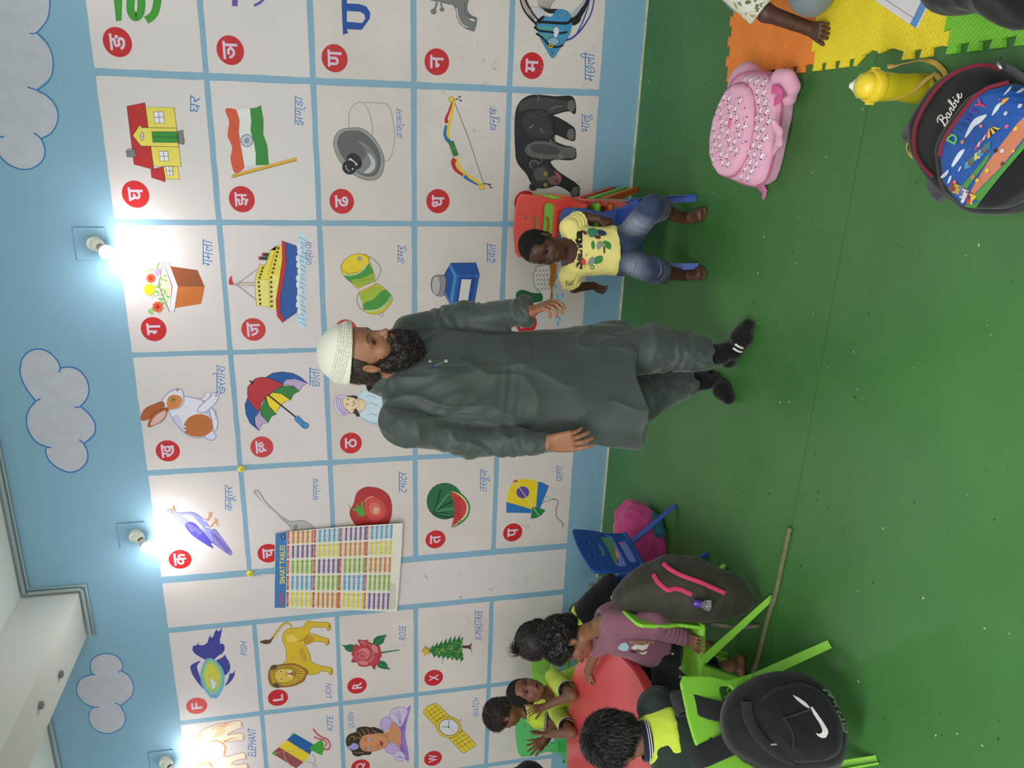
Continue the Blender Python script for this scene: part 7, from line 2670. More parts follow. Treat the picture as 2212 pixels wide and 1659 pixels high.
 strokes=[([(0.03,0.02),(0.06,0.10),(0.07,0.21)],15),([(-0.03,0.19),(0.04,0.245),(0.13,0.235),(0.165,0.19),(0.13,0.14),(0.06,0.125)],11),([(0.07,0.13),(0.16,0.12),(0.19,0.06),(0.14,0.005),(0.05,0.0),(0.0,0.03)],12),([(0.315,0.10),(0.26,0.115),(0.225,0.06),(0.245,0.01),(0.285,0.02),(0.315,0.10),(0.31,0.02),(0.35,0.01),(0.38,0.05)],10),([(0.38,0.05),(0.40,0.11),(0.41,0.10),(0.455,0.105),(0.435,0.03),(0.465,0.005),(0.50,0.04)],10),([(0.50,0.04),(0.56,0.16),(0.565,0.225),(0.53,0.215),(0.52,0.10),(0.525,0.02),(0.575,0.01),(0.595,0.06),(0.56,0.09)],10),([(0.56,0.085),(0.64,0.085),(0.665,0.11),(0.655,0.03),(0.68,0.005),(0.72,0.04)],10),([(0.72,0.04),(0.80,0.07),(0.81,0.11),(0.77,0.11),(0.755,0.05),(0.79,0.005),(0.84,0.015),(0.88,0.05)],10)]
 for pts,w_ in strokes:
  s2.line(W3,T2(pts),w_,True)
 q=T2([(0.675,0.165)])[0]
 s2.ell(W3,q[0],q[1],7)
 s2.build('lettering',body,'cream cursive lettering')
 ys=cloth('ochre_webbing',(186,152,70),rough=0.8)
 for nm,px,zz,wd in(('strap',[(640,1000),(580,1002),(552,950),(560,900),(590,850),(640,830)],.05,.012),):
  bm=bmesh.new()
  tube_bm(bm,catmull([pk(x,y,zz)for x,y in px],4),.01,flat=(.002,.010))
  bm_obj('webbing_loop',bm,ys,T,smooth=True,autos=60)
 gs=cloth('grey_mesh_strap',(84,86,88),rough=0.9)
 for px,zz in(([(1400,230),(1500,250),(1640,340),(1760,420)],.07),([(810,1190),(815,1260),(850,1340),(900,1380)],.045),([(640,760),(590,780),(585,830),(640,850)],.04)):
  bm=bmesh.new()
  tube_bm(bm,catmull([pk(x,y,zz)for x,y in px],4),.01,flat=(.006,.022))
  bm_obj('shoulder_strap',bm,gs,T,smooth=True,autos=60)
 for(x,y)in((1420,215),(850,1175)):
  p=pk(x,y,.11)
  bm=bmesh.new()
  tube_bm(bm,[p,p+V((.012,.01,.004)),p+V((.024,.014,-.004))],.004,8)
  bm_obj('zip_pull',bm,mat('nickel',rgb(190,190,190),rough=.3,metal=.9),T,smooth=True)
def clip(poly,ax,val,sgn):
 out=[]
 n=len(poly)
 for i in range(n):
  a,b=poly[i],poly[(i+1)%n]
  ia,ib=(a[ax]-val)*sgn>=0,(b[ax]-val)*sgn>=0
  if ia:
   out.append(a)
  if ia!=ib:
   t=(val-a[ax])/(b[ax]-a[ax])
   out.append((a[0]+(b[0]-a[0])*t,a[1]+(b[1]-a[1])*t))
 return out
bag_round()
# ---- yellow drinking bottle -----------------------------------------------------------
def bottle():
 bs=flo(1998,192)
 top=at(1868,180,bs.y).z
 T=empty('water_bottle',(bs.x,bs.y,0),0,'translucent yellow drinking bottle with a white top and ribbed carrying strap','bottle')
 k=0.232/0.232
 M=Matrix.Translation((bs.x,bs.y,0))@Matrix.Rotation(math.radians(4),4,'X')
 ymt=mat('yellow_translucent',rgb(226,214,44),rough=0.2,trans=0.4,spec=0.5)
 yop=mat('yellow_lid_plastic',rgb(222,196,46),rough=0.3)
 wop=mat('white_bottle_top',rgb(226,222,214),rough=0.35)
 def part(nm,prof,m,seg=28):
  bm=bmesh.new()
  lathe_bm(bm,prof,seg,M)
  bmesh.ops.recalc_face_normals(bm,faces=bm.faces)
  return bm_obj(nm,bm,m,T,smooth=True,autos=45)
 part('bottle_body',[(0,.002),(.034,.002),(.039,.008),(.0395,.05),(.036,.08),(.035,.10),(.038,.125),(.0385,.15),(.033,.166),(.031,.17),(.029,.166),(.035,.148),(.0345,.125),(.032,.10),(.033,.08),(.0365,.05),(.036,.010),(0,.006)],ymt)
 part('base_cup',[(0,.001),(.035,.001),(.0402,.006),(.0404,.022),(.0398,.022),(.0375,.010),(0,.009)],yop)
 part('lid_ring',[(.031,.160),(.042,.160),(.0435,.166),(.0435,.182),(.041,.187),(.036,.187),(.031,.18)],yop)
 part('lid_dome',[(.036,.184),(.036,.196),(.032,.208),(.024,.217),(.012,.222),(0,.223)],yop)
 bm=bmesh.new()
 lathe_bm(bm,[(0,.0),(.030,.0),(.033,.006),(.030,.014),(.018,.022),(.010,.030),(.006,.036),(0,.037)],24,M@Matrix.Translation((0.0,.020,.188))@Matrix.Rotation(math.radians(-35),4,'X'))
 bm_obj('flip_top',bm,wop,T,smooth=True,autos=45)
 st=cloth('ochre_webbing',(186,152,70),rough=0.8)
 def zp(x,y,z):
  return flo(1830+x/4.2539,100+y/4.2539,z)
 for sx,px in((1,[(372,188,.172),(450,175,.15),(560,150,.10),(690,130,.045),(800,150,.012),(880,220,.012),(905,290,.012),(860,330,.012)]),(-1,[(232,455,.178),(330,472,.14),(430,478,.11),(600,412,.07),(720,310,.05),(800,262,.03),(850,300,.012)])):
  pts=[zp(*q)for q in px]
  bm=bmesh.new()
  tube_bm(bm,catmull(pts,5),.01,flat=(.0065,.0018),up=(0.4,-.3,1))
  bm_obj('strap',bm,st,T,smooth=True,autos=60)
 for sx in(1,-1):
  bm=bmesh.new()
  box_bm(bm,(sx*.043-.005,-.007,.164),(sx*.043+.005,.007,.184),.002)
  bm.transform(M)
  bm_obj('strap_lug',bm,yop,T)
bottle()
# ---- pink backpack ---------------------------------------------------------------------
PQ=(1500,130,5.185)
def bag_pink():
 T=empty('backpack',(-0.05,2.95,0),0,'pink backpack with a white unicorn print lying on the floor below the orange mat','backpack')
 pm=cloth('pink_fabric',(216,160,186),rough=0.85,weave=500)
 pd=cloth('rose_fabric',(206,118,158),rough=0.8,weave=500)
 pz=cloth('dusty_rose_piping',(176,98,122),rough=0.8)
 c=flo(1622,285,.09)
 a0,a1=flo(1596,395,.09),flo(1640,170,.09)
 ax=(a1-a0).normalized()
 n=V((-.05,-.34,.94))
 n=(n-ax*n.dot(ax)).normalized()
 M=frame_mx(c,ax.cross(n)*-1,y=ax)
 x=M.to_3x3()@V((1,0,0))
 s=Sculpt()
 body=[(-.115,-.165),(.09,-.175),(.135,-.11),(.14,.0),(.128,.12),(.085,.185),(0,.205),(-.075,.18),(-.122,.10),(-.13,-.05)]
 if(M.to_3x3()@V((0,0,1))).dot(n)<0:
  M=frame_mx(c,ax.cross(n),y=ax)
 prism(s,[tuple(q)for q in catmull(body,2,True)],M,-.085,.045,.035,bulge=.008)
 s.ell(M@V((-.10,.16,-.03)),(.07,.07,.055),None,.03)
 s.plane((0,0,0.002),(0,0,-1),0.006)
 v,f=s.mesh(.0055)
 b=to_obj('main_compartment',v,f,[pm,pd],T,smooth=2,disp=cloth_noise(.006,7))
 s=Sculpt()
 sx=1 if(M.to_3x3()@V((1,0,0))).y>0 else-1
 pk_=[(sx*.125,-.10),(sx*.135,.02),(sx*.10,.13),(sx*.03,.165),(-sx*.03,.13),(-sx*.055,.03),(-sx*.05,-.08),(-sx*.01,-.15),(sx*.06,-.165)]
 prism(s,[tuple(q)for q in catmull(pk_,2,True)],M,.03,.075,.02,bulge=.010)
 v,f=s.mesh(.0045)
 p=to_obj('front_pocket',v,f,pm,T,smooth=2,disp=cloth_noise(.003,9))
 tb_,tp=bvh_of(b),bvh_of(p)
 for poly,tr,r,m_,nm,zl in((pk_,tp,.005,pz,'piping',.052),([(q[0]*1.0,q[1])for q in body],tb_,.0055,pz,'piping',.018)):
  cc=np.mean(np.array(poly),0)
  pts=[M@V((q[0]*.995,q[1]*.995,zl))for q in catmull(poly,3,True)]
  pts=[tr.find_nearest(q)[0]+(tr.find_nearest(q)[1])*.001 for q in pts]
  bm=bmesh.new()
  tube_bm(bm,pts+[pts[0]],r,8,cap=False)
  bm_obj(nm,bm,m_,T,smooth=True)
 DK,WT,TR=(66,66,76),(226,222,224),(200,150,172)
 def beast(sh,x,y,a,sc):
  ca,sa=math.cos(a),math.sin(a)
  g=lambda u,w_:(x+(u*ca-w_*sa)*sc,y+(u*sa+w_*ca)*sc)
  sh.poly(WT,[g(*q)for q in((-1,.1),(-.7,.45),(0,.4),(.45,.55),(.55,.95),(.95,.95),(1.0,.7),(.75,.55),(.6,.1),(.5,-.6),(.35,-.6),(.3,-.05),(-.4,-.1),(-.55,-.7),(-.72,-.68),(-.7,-.05))])
  sh.line(DK,[g(.38,.45),g(.45,.85),g(.62,1.05)],.28*sc)
  sh.line(DK,[g(-.95,.3),g(-1.2,.0),g(-1.05,-.45)],.26*sc)
  sh.line(DK,[g(.9,1.0),g(1.05,1.45)],.10*sc)
  sh.line(DK,[g(.42,-.6),g(.43,-.75)],.2*sc);sh.line(DK,[g(-.62,-.68),g(-.63,-.85)],.2*sc)
 for tr,rng_,nm,par,ins in((tp,36,'print',p,lambda u,w_:True),(tb_,60,'print',b,None)):
  sh=Sheet(drop(tr,M,.4),0.00002,0.0002)
  if par is p:
   for i in range(-5,6):
    for j in range(-6,7):
     u,w_=i*.027+(j%2)*.013,j*.028
     q=np.array((u,w_))
     if inside(q,[(a_*.88+sx*.035*.12,b_*.86)for a_,b_ in pk_]):
      if(i+j)%3:
       beast(sh,u,w_,1.2+random.uniform(-.3,.3),.0112)
      else:
       sh.line(TR if 0 else(150,96,120),[(u-.004,w_-.003),(u+.004,w_-.003),(u,w_+.004),(u-.004,w_-.003)],.0011)
       sh.ell(DK,u+.010,w_+.006,.0035,.002,30,n=8)
  else:
   for i in range(-6,7):
    for j in range(-7,8):
     u,w_=i*.03+(j%2)*.015,j*.03
     q=np.array((u,w_))
     if inside(q,[(a_*.93,b_*.95)for a_,b_ in body])and not inside(q,[(a_*1.12,b_*1.1)for a_,b_ in pk_])and w_>-.17:
      beast(sh,u,w_,1.0+random.uniform(-.5,.5),.012)
  sh.build(nm,par)['kind']='stuff'
 sh=Sheet(drop(tb_,M,.4),0.00002,0.0009)
 ed=[(sx*.142,-.14),(sx*.150,0),(sx*.14,.11),(sx*.10,.18),(sx*.105,.13),(sx*.14,.02),(sx*.13,-.11),(sx*.07,-.17),(sx*.0,-.19),(sx*.09,-.195)]
 sh.poly(pd,ed)
 sh.build('side_panel',b)
 bm=bmesh.new()
 q0=tp.ray_cast(M@V((sx*.03,.03,.4)),-(M.to_3x3()@V((0,0,1))))[0]or M@V((0,0,.08))
 nn=(M.to_3x3()@V((0,0,1)))
 tube_bm(bm,[q0+ax*-.018+nn*.001,q0+nn*.004,q0+ax*.018+nn*.001],.01,flat=(.005,.0015),up=nn)
 bm_obj('zip_pull',bm,cloth('bright_pink',(216,90,150)),p,smooth=True,autos=60)
 g=lambda x_,y_,z_:flo(1500+x_/5.185,130+y_/5.185,z_)
 bm=bmesh.new()
 tube_bm(bm,catmull([g(500,340,.12),g(455,290,.13),g(420,268,.125),g(430,262,.11),g(480,300,.11)],4),.007,8)
 bm_obj('hanging_loop',bm,pd,T,smooth=True)
 s=Sculpt()
 s.chain([g(900,300,.07),g(960,200,.08),g(1040,200,.07),g(1080,300,.05),g(1050,420,.04),g(1000,480,.03)],[.018,.024,.024,.026,.022,.016],.02)
 s.ell(g(1000,360,.07),(.016,.016,.022),None,.01,'s')
 v,f=s.mesh(.0045)
 to_obj('shoulder_strap',v,f,pm,T,smooth=2,disp=cloth_noise(.003,12))
 bm=bmesh.new()
 tube_bm(bm,catmull([g(870,330,.10),g(920,330,.11),g(960,380,.10),g(950,430,.09),g(890,470,.09)],4),.01,flat=(.014,.002),up=(0,0,1))
 bm_obj('strap_tab',bm,cloth('bright_pink',(216,90,150)),T,smooth=True,autos=60)
 s=Sculpt()
 pts=[g(880,690,.12),g(950,800,.10),g(950,920,.08),g(860,1050,.06),g(740,1180,.045)]
 s.chain(pts,[.012,.014,.015,.014,.012],.01,flat=(V((0,-.4,1)),.6))
 v,f=s.mesh(.004)
 to_obj('shoulder_strap',v,f,pm,T,smooth=2)
 bm=bmesh.new()
 box_bm(bm,(-.012,-.016,-.004),(.012,.016,.004),.003)
 bm.transform(frame_mx(g(755,1245,.035),(1,.3,.1),z=(.2,-.4,1)))
 bm_obj('buckle',bm,pd,T)
 bm=bmesh.new()
 tube_bm(bm,catmull([g(640,1330,.012),g(700,1370,.008),g(740,1430,.006),g(790,1480,.006),g(765,1540,.005)],4),.01,flat=(.011,.0018),up=(0,0,1))
 tube_bm(bm,catmull([g(720,1240,.03),g(735,1330,.022),g(770,1420,.012),g(800,1480,.008)],4),.01,flat=(.010,.0018),up=(0.2,0,1))
 bm_obj('strap_end',bm,cloth('lilac_webbing',(196,118,166)),T,smooth=True,autos=60)
def inside(q,poly):
 r,n=False,len(poly)
 for i in range(n):
  a,b=poly[i],poly[i-1]
  if(a[1]>q[1])!=(b[1]>q[1])and q[0]<(b[0]-a[0])*(q[1]-a[1])/(b[1]-a[1])+a[0]:
   r=not r
 return r
bag_pink()
# ---- magenta rucksack by the wall ------------------------------------------------------
def bag_magenta():
 T=empty('backpack',(-2.2,3.5,0),0,'crumpled magenta and yellow rucksack on the floor near the wall','backpack')
 g=lambda x_,y_,z_:flo(1230+x_/4.88,1080+y_/4.88,z_)
 mg=cloth('magenta_nylon',(190,62,124),rough=0.65,weave=300)
 yl=cloth('yellow_nylon',(222,152,30),rough=0.7)
 tl=cloth('teal_nylon',(24,84,100),rough=0.7)
 s=Sculpt()
 s.chain([g(690,160,.085),g(740,330,.10),g(760,520,.10),g(780,660,.085)],[.075,.105,.105,.085],.06)
 s.chain([g(620,180,.12),g(640,420,.13),g(680,640,.12)],[.05,.055,.05],.05)
 s.cap(g(700,720,.08),g(640,900,.05),.05,.03,.04)
 s.plane((0,0,.002),(0,0,-1),.01)
 v,f=s.mesh(.006)
 b=to_obj('main_compartment',v,f,mg,T,smooth=2,disp=sumf(cloth_noise(.014,5,(1,1,1),2),cloth_noise(.006,15,(1,1,1),4)))
 s=Sculpt()
 s.chain([g(540,270,.14),g(540,400,.14),g(570,560,.12),g(600,700,.09)],[.035,.035,.03,.03],.03)
 v,f=s.mesh(.005)
 to_obj('yellow_panel',v,f,yl,T,smooth=2,disp=cloth_noise(.006,12))
 s=Sculpt()
 s.chain([g(800,130,.04),g(900,230,.04),g(950,330,.04)],[.03,.035,.03],.03)
 s.plane((0,0,.002),(0,0,-1),.01)
 v,f=s.mesh(.005)
 to_obj('teal_panel',v,f,tl,T,smooth=2,disp=cloth_noise(.005,12))
 bm=bmesh.new()
 tube_bm(bm,catmull([g(560,490,.16),g(520,590,.13),g(460,700,.08)],4),.01,flat=(.008,.002))
 bm_obj('strap',bm,mg,T,smooth=True,autos=60)
 bm=bmesh.new()
 tube_bm(bm,catmull([g(850,700,.03),g(880,730,.01),g(910,760,.004)],4),.01,flat=(.008,.002))
 bm_obj('strap',bm,yl,T,smooth=True,autos=60)
bag_magenta()
# ---- clear plastic bag by the skirting ---------------------------------------------------
s=Sculpt()
c0,c1=flo(1304,1268,.04),flo(1318,1292,.03)
s.chain([c0,c1],[.055,.05],.02)
s.cap(c0+V((0,0,.04)),c0+V((.02,0,.09)),.02,.008,.03)
s.plane((0,0,.002),(0,0,-1),.003)
v,f=s.mesh(.005)
tag(to_obj('plastic_bag',v,f,mat('clear_polythene',rgb(214,232,224),rough=.12,trans=.85,spec=.6),None,smooth=1,disp=sumf(cloth_noise(.012,12),cloth_noise(.006,30))),'crumpled clear plastic bag on the floor behind the blue chair','plastic bag')
# ---- olive backpack hanging on the lime chair ---------------------------------------------
def bag_olive():
 T=empty('backpack',(-1.75,2.6,0.05),0,'olive brown backpack with pink zips and lime straps hanging on a green chair','backpack')
 ol=cloth('olive_nylon',(52,48,40),rough=0.6,weave=400)
 bk=cloth('black_nylon',(22,21,24),rough=0.6)
 lm=cloth('lime_lining',(126,190,60),rough=0.8)
 BQ=(1230,1080,4.88)
 g=lambda x_,y_,Y:at(1230+x_/4.88,1080+y_/4.88,Y)
 s=Sculpt()
 s.chain([g(561,1040,2.50),g(760,985,2.50),g(1000,950,2.48),g(1318,1000,2.44),g(1640,1060,2.40),g(1800,1110,2.38)],[.035,.070,.105,.112,.092,.060],.06)
 s.chain([g(1060,790,2.52),g(1300,850,2.50),g(1600,950,2.44)],[.055,.07,.055],.05)
 s.plane((0,0,.012),(0,0,-1),.02)
 s.plane((-1.915,2.49,.3),(-.966,-.26,-.14),.01)
 v,f=s.mesh(.006)
 b=to_obj('main_compartment',v,f,ol,T,smooth=2,disp=sumf(cloth_noise(.009,6),cloth_noise(.004,16)))
 tr=bvh_of(b)
 pz=cloth('pink_zip_tape',(186,52,92),rough=.7)
 for px,w_ in(([(990,675),(1050,730),(1150,785),(1250,825),(1380,870),(1500,925),(1640,985)],.0085),([(890,790),(920,850),(980,910),(1040,948),(1100,935),(1170,945),(1230,970),(1290,1000)],.009)):
  bm=bmesh.new()
  pts=catmull(on_mesh(tr,BQ,px,.002),4)
  tube_bm(bm,pts,.01,flat=(w_,.003),up=(.6,-.6,.5))
  bm_obj('zip_tape',bm,pz,b,smooth=True,autos=60)
 s=Sculpt()
 pts=[g(560,1060,2.62),g(640,1140,2.50),g(760,1215,2.44),g(950,1255,2.42),g(1120,1268,2.42)]
 s.chain(pts,[.016,.02,.022,.02,.014],.012,flat=(V((-.2,-.3,1)),.6))
 v,f=s.mesh(.004)
 to_obj('shoulder_strap',v,f,lm,T,smooth=2,disp=cloth_noise(.003,20),label='lime green lining of the shoulder strap')
 bm=bmesh.new()
 tube_bm(bm,catmull([g(480,1010,2.62),g(560,1120,2.52),g(680,1215,2.43),g(900,1292,2.40),g(1120,1300,2.40),g(1290,1300,2.40)],5),.01,flat=(.016,.004),up=(0,-.4,1))
 bm_obj('shoulder_strap',bm,bk,T,smooth=True,autos=60)
 bm=bmesh.new()
 tube_bm(bm,catmull([g(1170,1308,2.40),g(1300,1300,2.40),g(1400,1300,2.40),g(1600,1322,2.40),g(1750,1345,2.38),g(2000,1330,2.38)],5),.01,flat=(.009,.002),up=(0,-.4,1))
 bm_obj('webbing',bm,cloth('black_white_webbing',(110,104,92)),T,smooth=True,autos=60)
 bm=bmesh.new()
 tube_bm(bm,catmull([g(735,990,2.52),g(790,930,2.52),g(870,885,2.54),g(850,930,2.52),g(770,1025,2.50)],4),.004,8)
 bm_obj('zip_cord',bm,cloth('white_cord',(190,186,172)),T,smooth=True)
 p0,p1=on_mesh(tr,BQ,[(1300,1035),(1390,1060)],.0)
 p0=p0+V((0,-.028,.008));p1=p1+V((0,-.028,.0))
 d=(p1-p0).normalized()
 M=frame_mx(p0,d.orthogonal(),z=d)
 W=empty('water_bottle',tuple(p1),0,'small clear drink bottle with a purple cap tucked in the olive backpack','bottle')
 bm=bmesh.new()
 lathe_bm(bm,[(0,-.002),(.013,-.002),(.0145,.001),(.015,.024),(.014,.026),(0,.026)],24,M)
 bm_obj('purple_cap',bm,mat('purple_plastic',rgb(76,44,150),rough=.3),W,smooth=True,autos=40)
 bm=bmesh.new()
 lathe_bm(bm,[(.010,.025),(.011,.030),(.019,.042),(.020,.050),(.020,.062),(.0,.063)],20,M)
 bm_obj('clear_body',bm,mat('clear_plastic',rgb(220,222,226),rough=.08,trans=.9),W,smooth=True,autos=40)
bag_olive()
# ---- black backpack with a swoosh ------------------------------------------------------------
def bag_black():
 T=empty('backpack',(-1.79,1.79,.05),0,'black backpack with a white tick mark hanging by its straps from the nearest green chair','backpack')
 bk=cloth('matt_black_nylon',(19,19,21),rough=0.72,weave=400)
 b2=cloth('dark_grey_band',(34,35,40),rough=0.7)
 BQ=(1400,1180,3.464)
 out=V((.89,-.46,0)).normalized()
 c=V((-2.054,1.923,0))+out*.315
 c.z=at(1705,1556,c.y).z
 rt=V((-out.y,out.x,0))
 n=(out+V((0,0,.30))).normalized()
 up=(V((0,0,1))-n*n.z).normalized()
 M=frame_mx(c,rt,y=up)
 if(M.to_3x3()@V((0,0,1))).dot(n)<0:
  M=frame_mx(c,-rt,y=up)
 Rn=M.to_3x3()@V((0,0,1))
 def onplane(x,y,off=0.0):
  r=V(ray(1400+x/3.464,1180+y/3.464))
  o=V((0,0,CAM_H))
  t=((c+Rn*off)-o).dot(Rn)/r.dot(Rn)
  q=M.inverted()@(o+r*t)
  return(q.x,q.y)
 ol=[(560,1200),(600,1120),(700,1040),(830,965),(950,937),(1080,938),(1170,950),(1260,1005),(1340,1070),(1400,1150),(1460,1270),(1495,1390),(1500,1500),(1460,1600),(1300,1640),(1100,1660),(900,1640),(760,1560),(650,1480),(580,1380),(555,1280)]
 P=[onplane(*q,.03)for q in ol]
 s=Sculpt()
 prism(s,[tuple(q)for q in catmull(P,2,True)],M,-.085,.055,.05,bulge=.02)
 s.plane((0,0,.004),(0,0,-1),.01)
 v,f=s.mesh(.006)
 b=to_obj('main_compartment',v,f,bk,T,smooth=2,disp=sumf(cloth_noise(.007,6),cloth_noise(.003,14)))
 fp=[(800,1180),(960,1060),(1130,1020),(1290,1080),(1400,1230),(1450,1400),(1420,1540),(1250,1590),(1080,1580),(960,1500),(850,1360)]
 s=Sculpt()
 prism(s,[tuple(q)for q in catmull([onplane(*q,.07)for q in fp],2,True)],M,.03,.085,.03,bulge=.012)
 v,f=s.mesh(.0055)
 p=to_obj('front_pocket',v,f,bk,T,smooth=2,disp=sumf(cloth_noise(.005,7),cloth_noise(.003,14)))
 tb_,tp=bvh_of(b),bvh_of(p)
 sh=Sheet(look(tp,BQ),.00003,.0006)
 GW=(196,198,196)
 sw=[(1080,1113),(1130,1143),(1175,1180),(1205,1214),(1212,1222)]
 sh.poly(GW,sub([(1080,1113),(1130,1136),(1180,1172),(1208,1204),(1205,1218),(1160,1190),(1110,1150)]))
 sh.poly(GW,sub([(1213,1206),(1228,1202),(1262,1250),(1310,1318),(1342,1370),(1347,1398),(1330,1432),(1300,1436),(1270,1420),(1254,1398),(1280,1406),(1300,1396),(1304,1376),(1284,1330),(1240,1262)]))
 sh.build('white_tick',p,'white tick mark')
 sh=Sheet(look(tb_,BQ),.00003,.0006)
 GD=(120,132,126)
 def L2(pts,w_=17):
  sh.line(GD,catmull(pts,3),w_)
 L2([(1305,1075),(1350,1090),(1385,1120)],14);L2([(1345,1110),(1400,1140)],20);L2([(1385,1160),(1425,1185)],20)
 L2([(1390,1200),(1420,1190),(1440,1210)],14);L2([(1405,1240),(1450,1245)],20);L2([(1425,1260),(1440,1320)],14);L2([(1430,1300),(1470,1295)],16)
 L2([(1440,1330),(1475,1330)],14);L2([(1455,1340),(1465,1390)],14);L2([(1475,1345),(1490,1395)],12)
 sh.build('grey_lettering',b,'large grey brand lettering')
 for px,w_,m_,tr_,o_ in(([(735,1170),(745,1260),(790,1370),(870,1470),(980,1550),(1090,1590)],.016,b2,tb_,.004),([(1010,1290),(1100,1262),(1215,1222)],.002,b2,tp,.001),([(1020,1290),(1060,1350),(1090,1430),(1085,1520)],.002,b2,tp,.001)):
  bm=bmesh.new()
  tube_bm(bm,catmull(on_mesh(tr_,BQ,px,o_),4),.01,flat=(w_,.003),up=Rn)
  bm_obj('band' if w_>.005 else 'seam',bm,m_,b,smooth=True,autos=60)
 z0,z1=on_mesh(tb_,BQ,[(1422,1430),(1505,1415)],.004)
 bm=bmesh.new()
 tube_bm(bm,[z0,z0.lerp(z1,.3),z1],.003,8,rs=[1.6,.8,1])
 bm_obj('zip_pull',bm,mat('nickel',rgb(190,190,190),rough=.3,metal=.9),b,smooth=True)
 ct=V((-2.054,1.923,0))+out*.160
 def rail(px,py,z=.565):
  r=V(ray(px,py));o=V((0,0,CAM_H))
  t=((ct+out*.02)-o).dot(out)/r.dot(out)
  return o+r*t
 for a_,b_,e_ in(((1466,1517),(1565,1545),(1600,1560)),((1510,1636),(1590,1605),(1625,1600))):
  q0,q1=rail(*a_),rail(*b_)
  q2=onplane((b_[0]-1400)*3.464,(b_[1]-1180)*3.464)
  pts=[q0-out*.045-V((0,0,.05)),q0-out*.028+V((0,0,.004)),q0+V((0,0,.012)),q0+out*.012+V((0,0,-.01)),q0.lerp(q1,.5)+out*.012,q1+out*.02,rail(*e_)+out*.05]
  bm=bmesh.new()
  tube_bm(bm,catmull(pts,5),.01,flat=(.034,.0045),up=out)
  bm_obj('shoulder_strap',bm,b2,T,smooth=True,autos=60)
 for px in([(545,1315),(600,1335),(630,1340)],[(570,1400),(610,1375),(635,1360)],[(655,1280),(645,1310),(660,1335)]):
  pts=[rail(1400+x/3.464,1180+y/3.464)+out*.062 for x,y in px]
  bm=bmesh.new()
  tube_bm(bm,catmull(pts,3),.01,flat=(.005,.002),up=out)
  bm_obj('white_tab',bm,WSTR,T,smooth=True,autos=60)
bag_black()
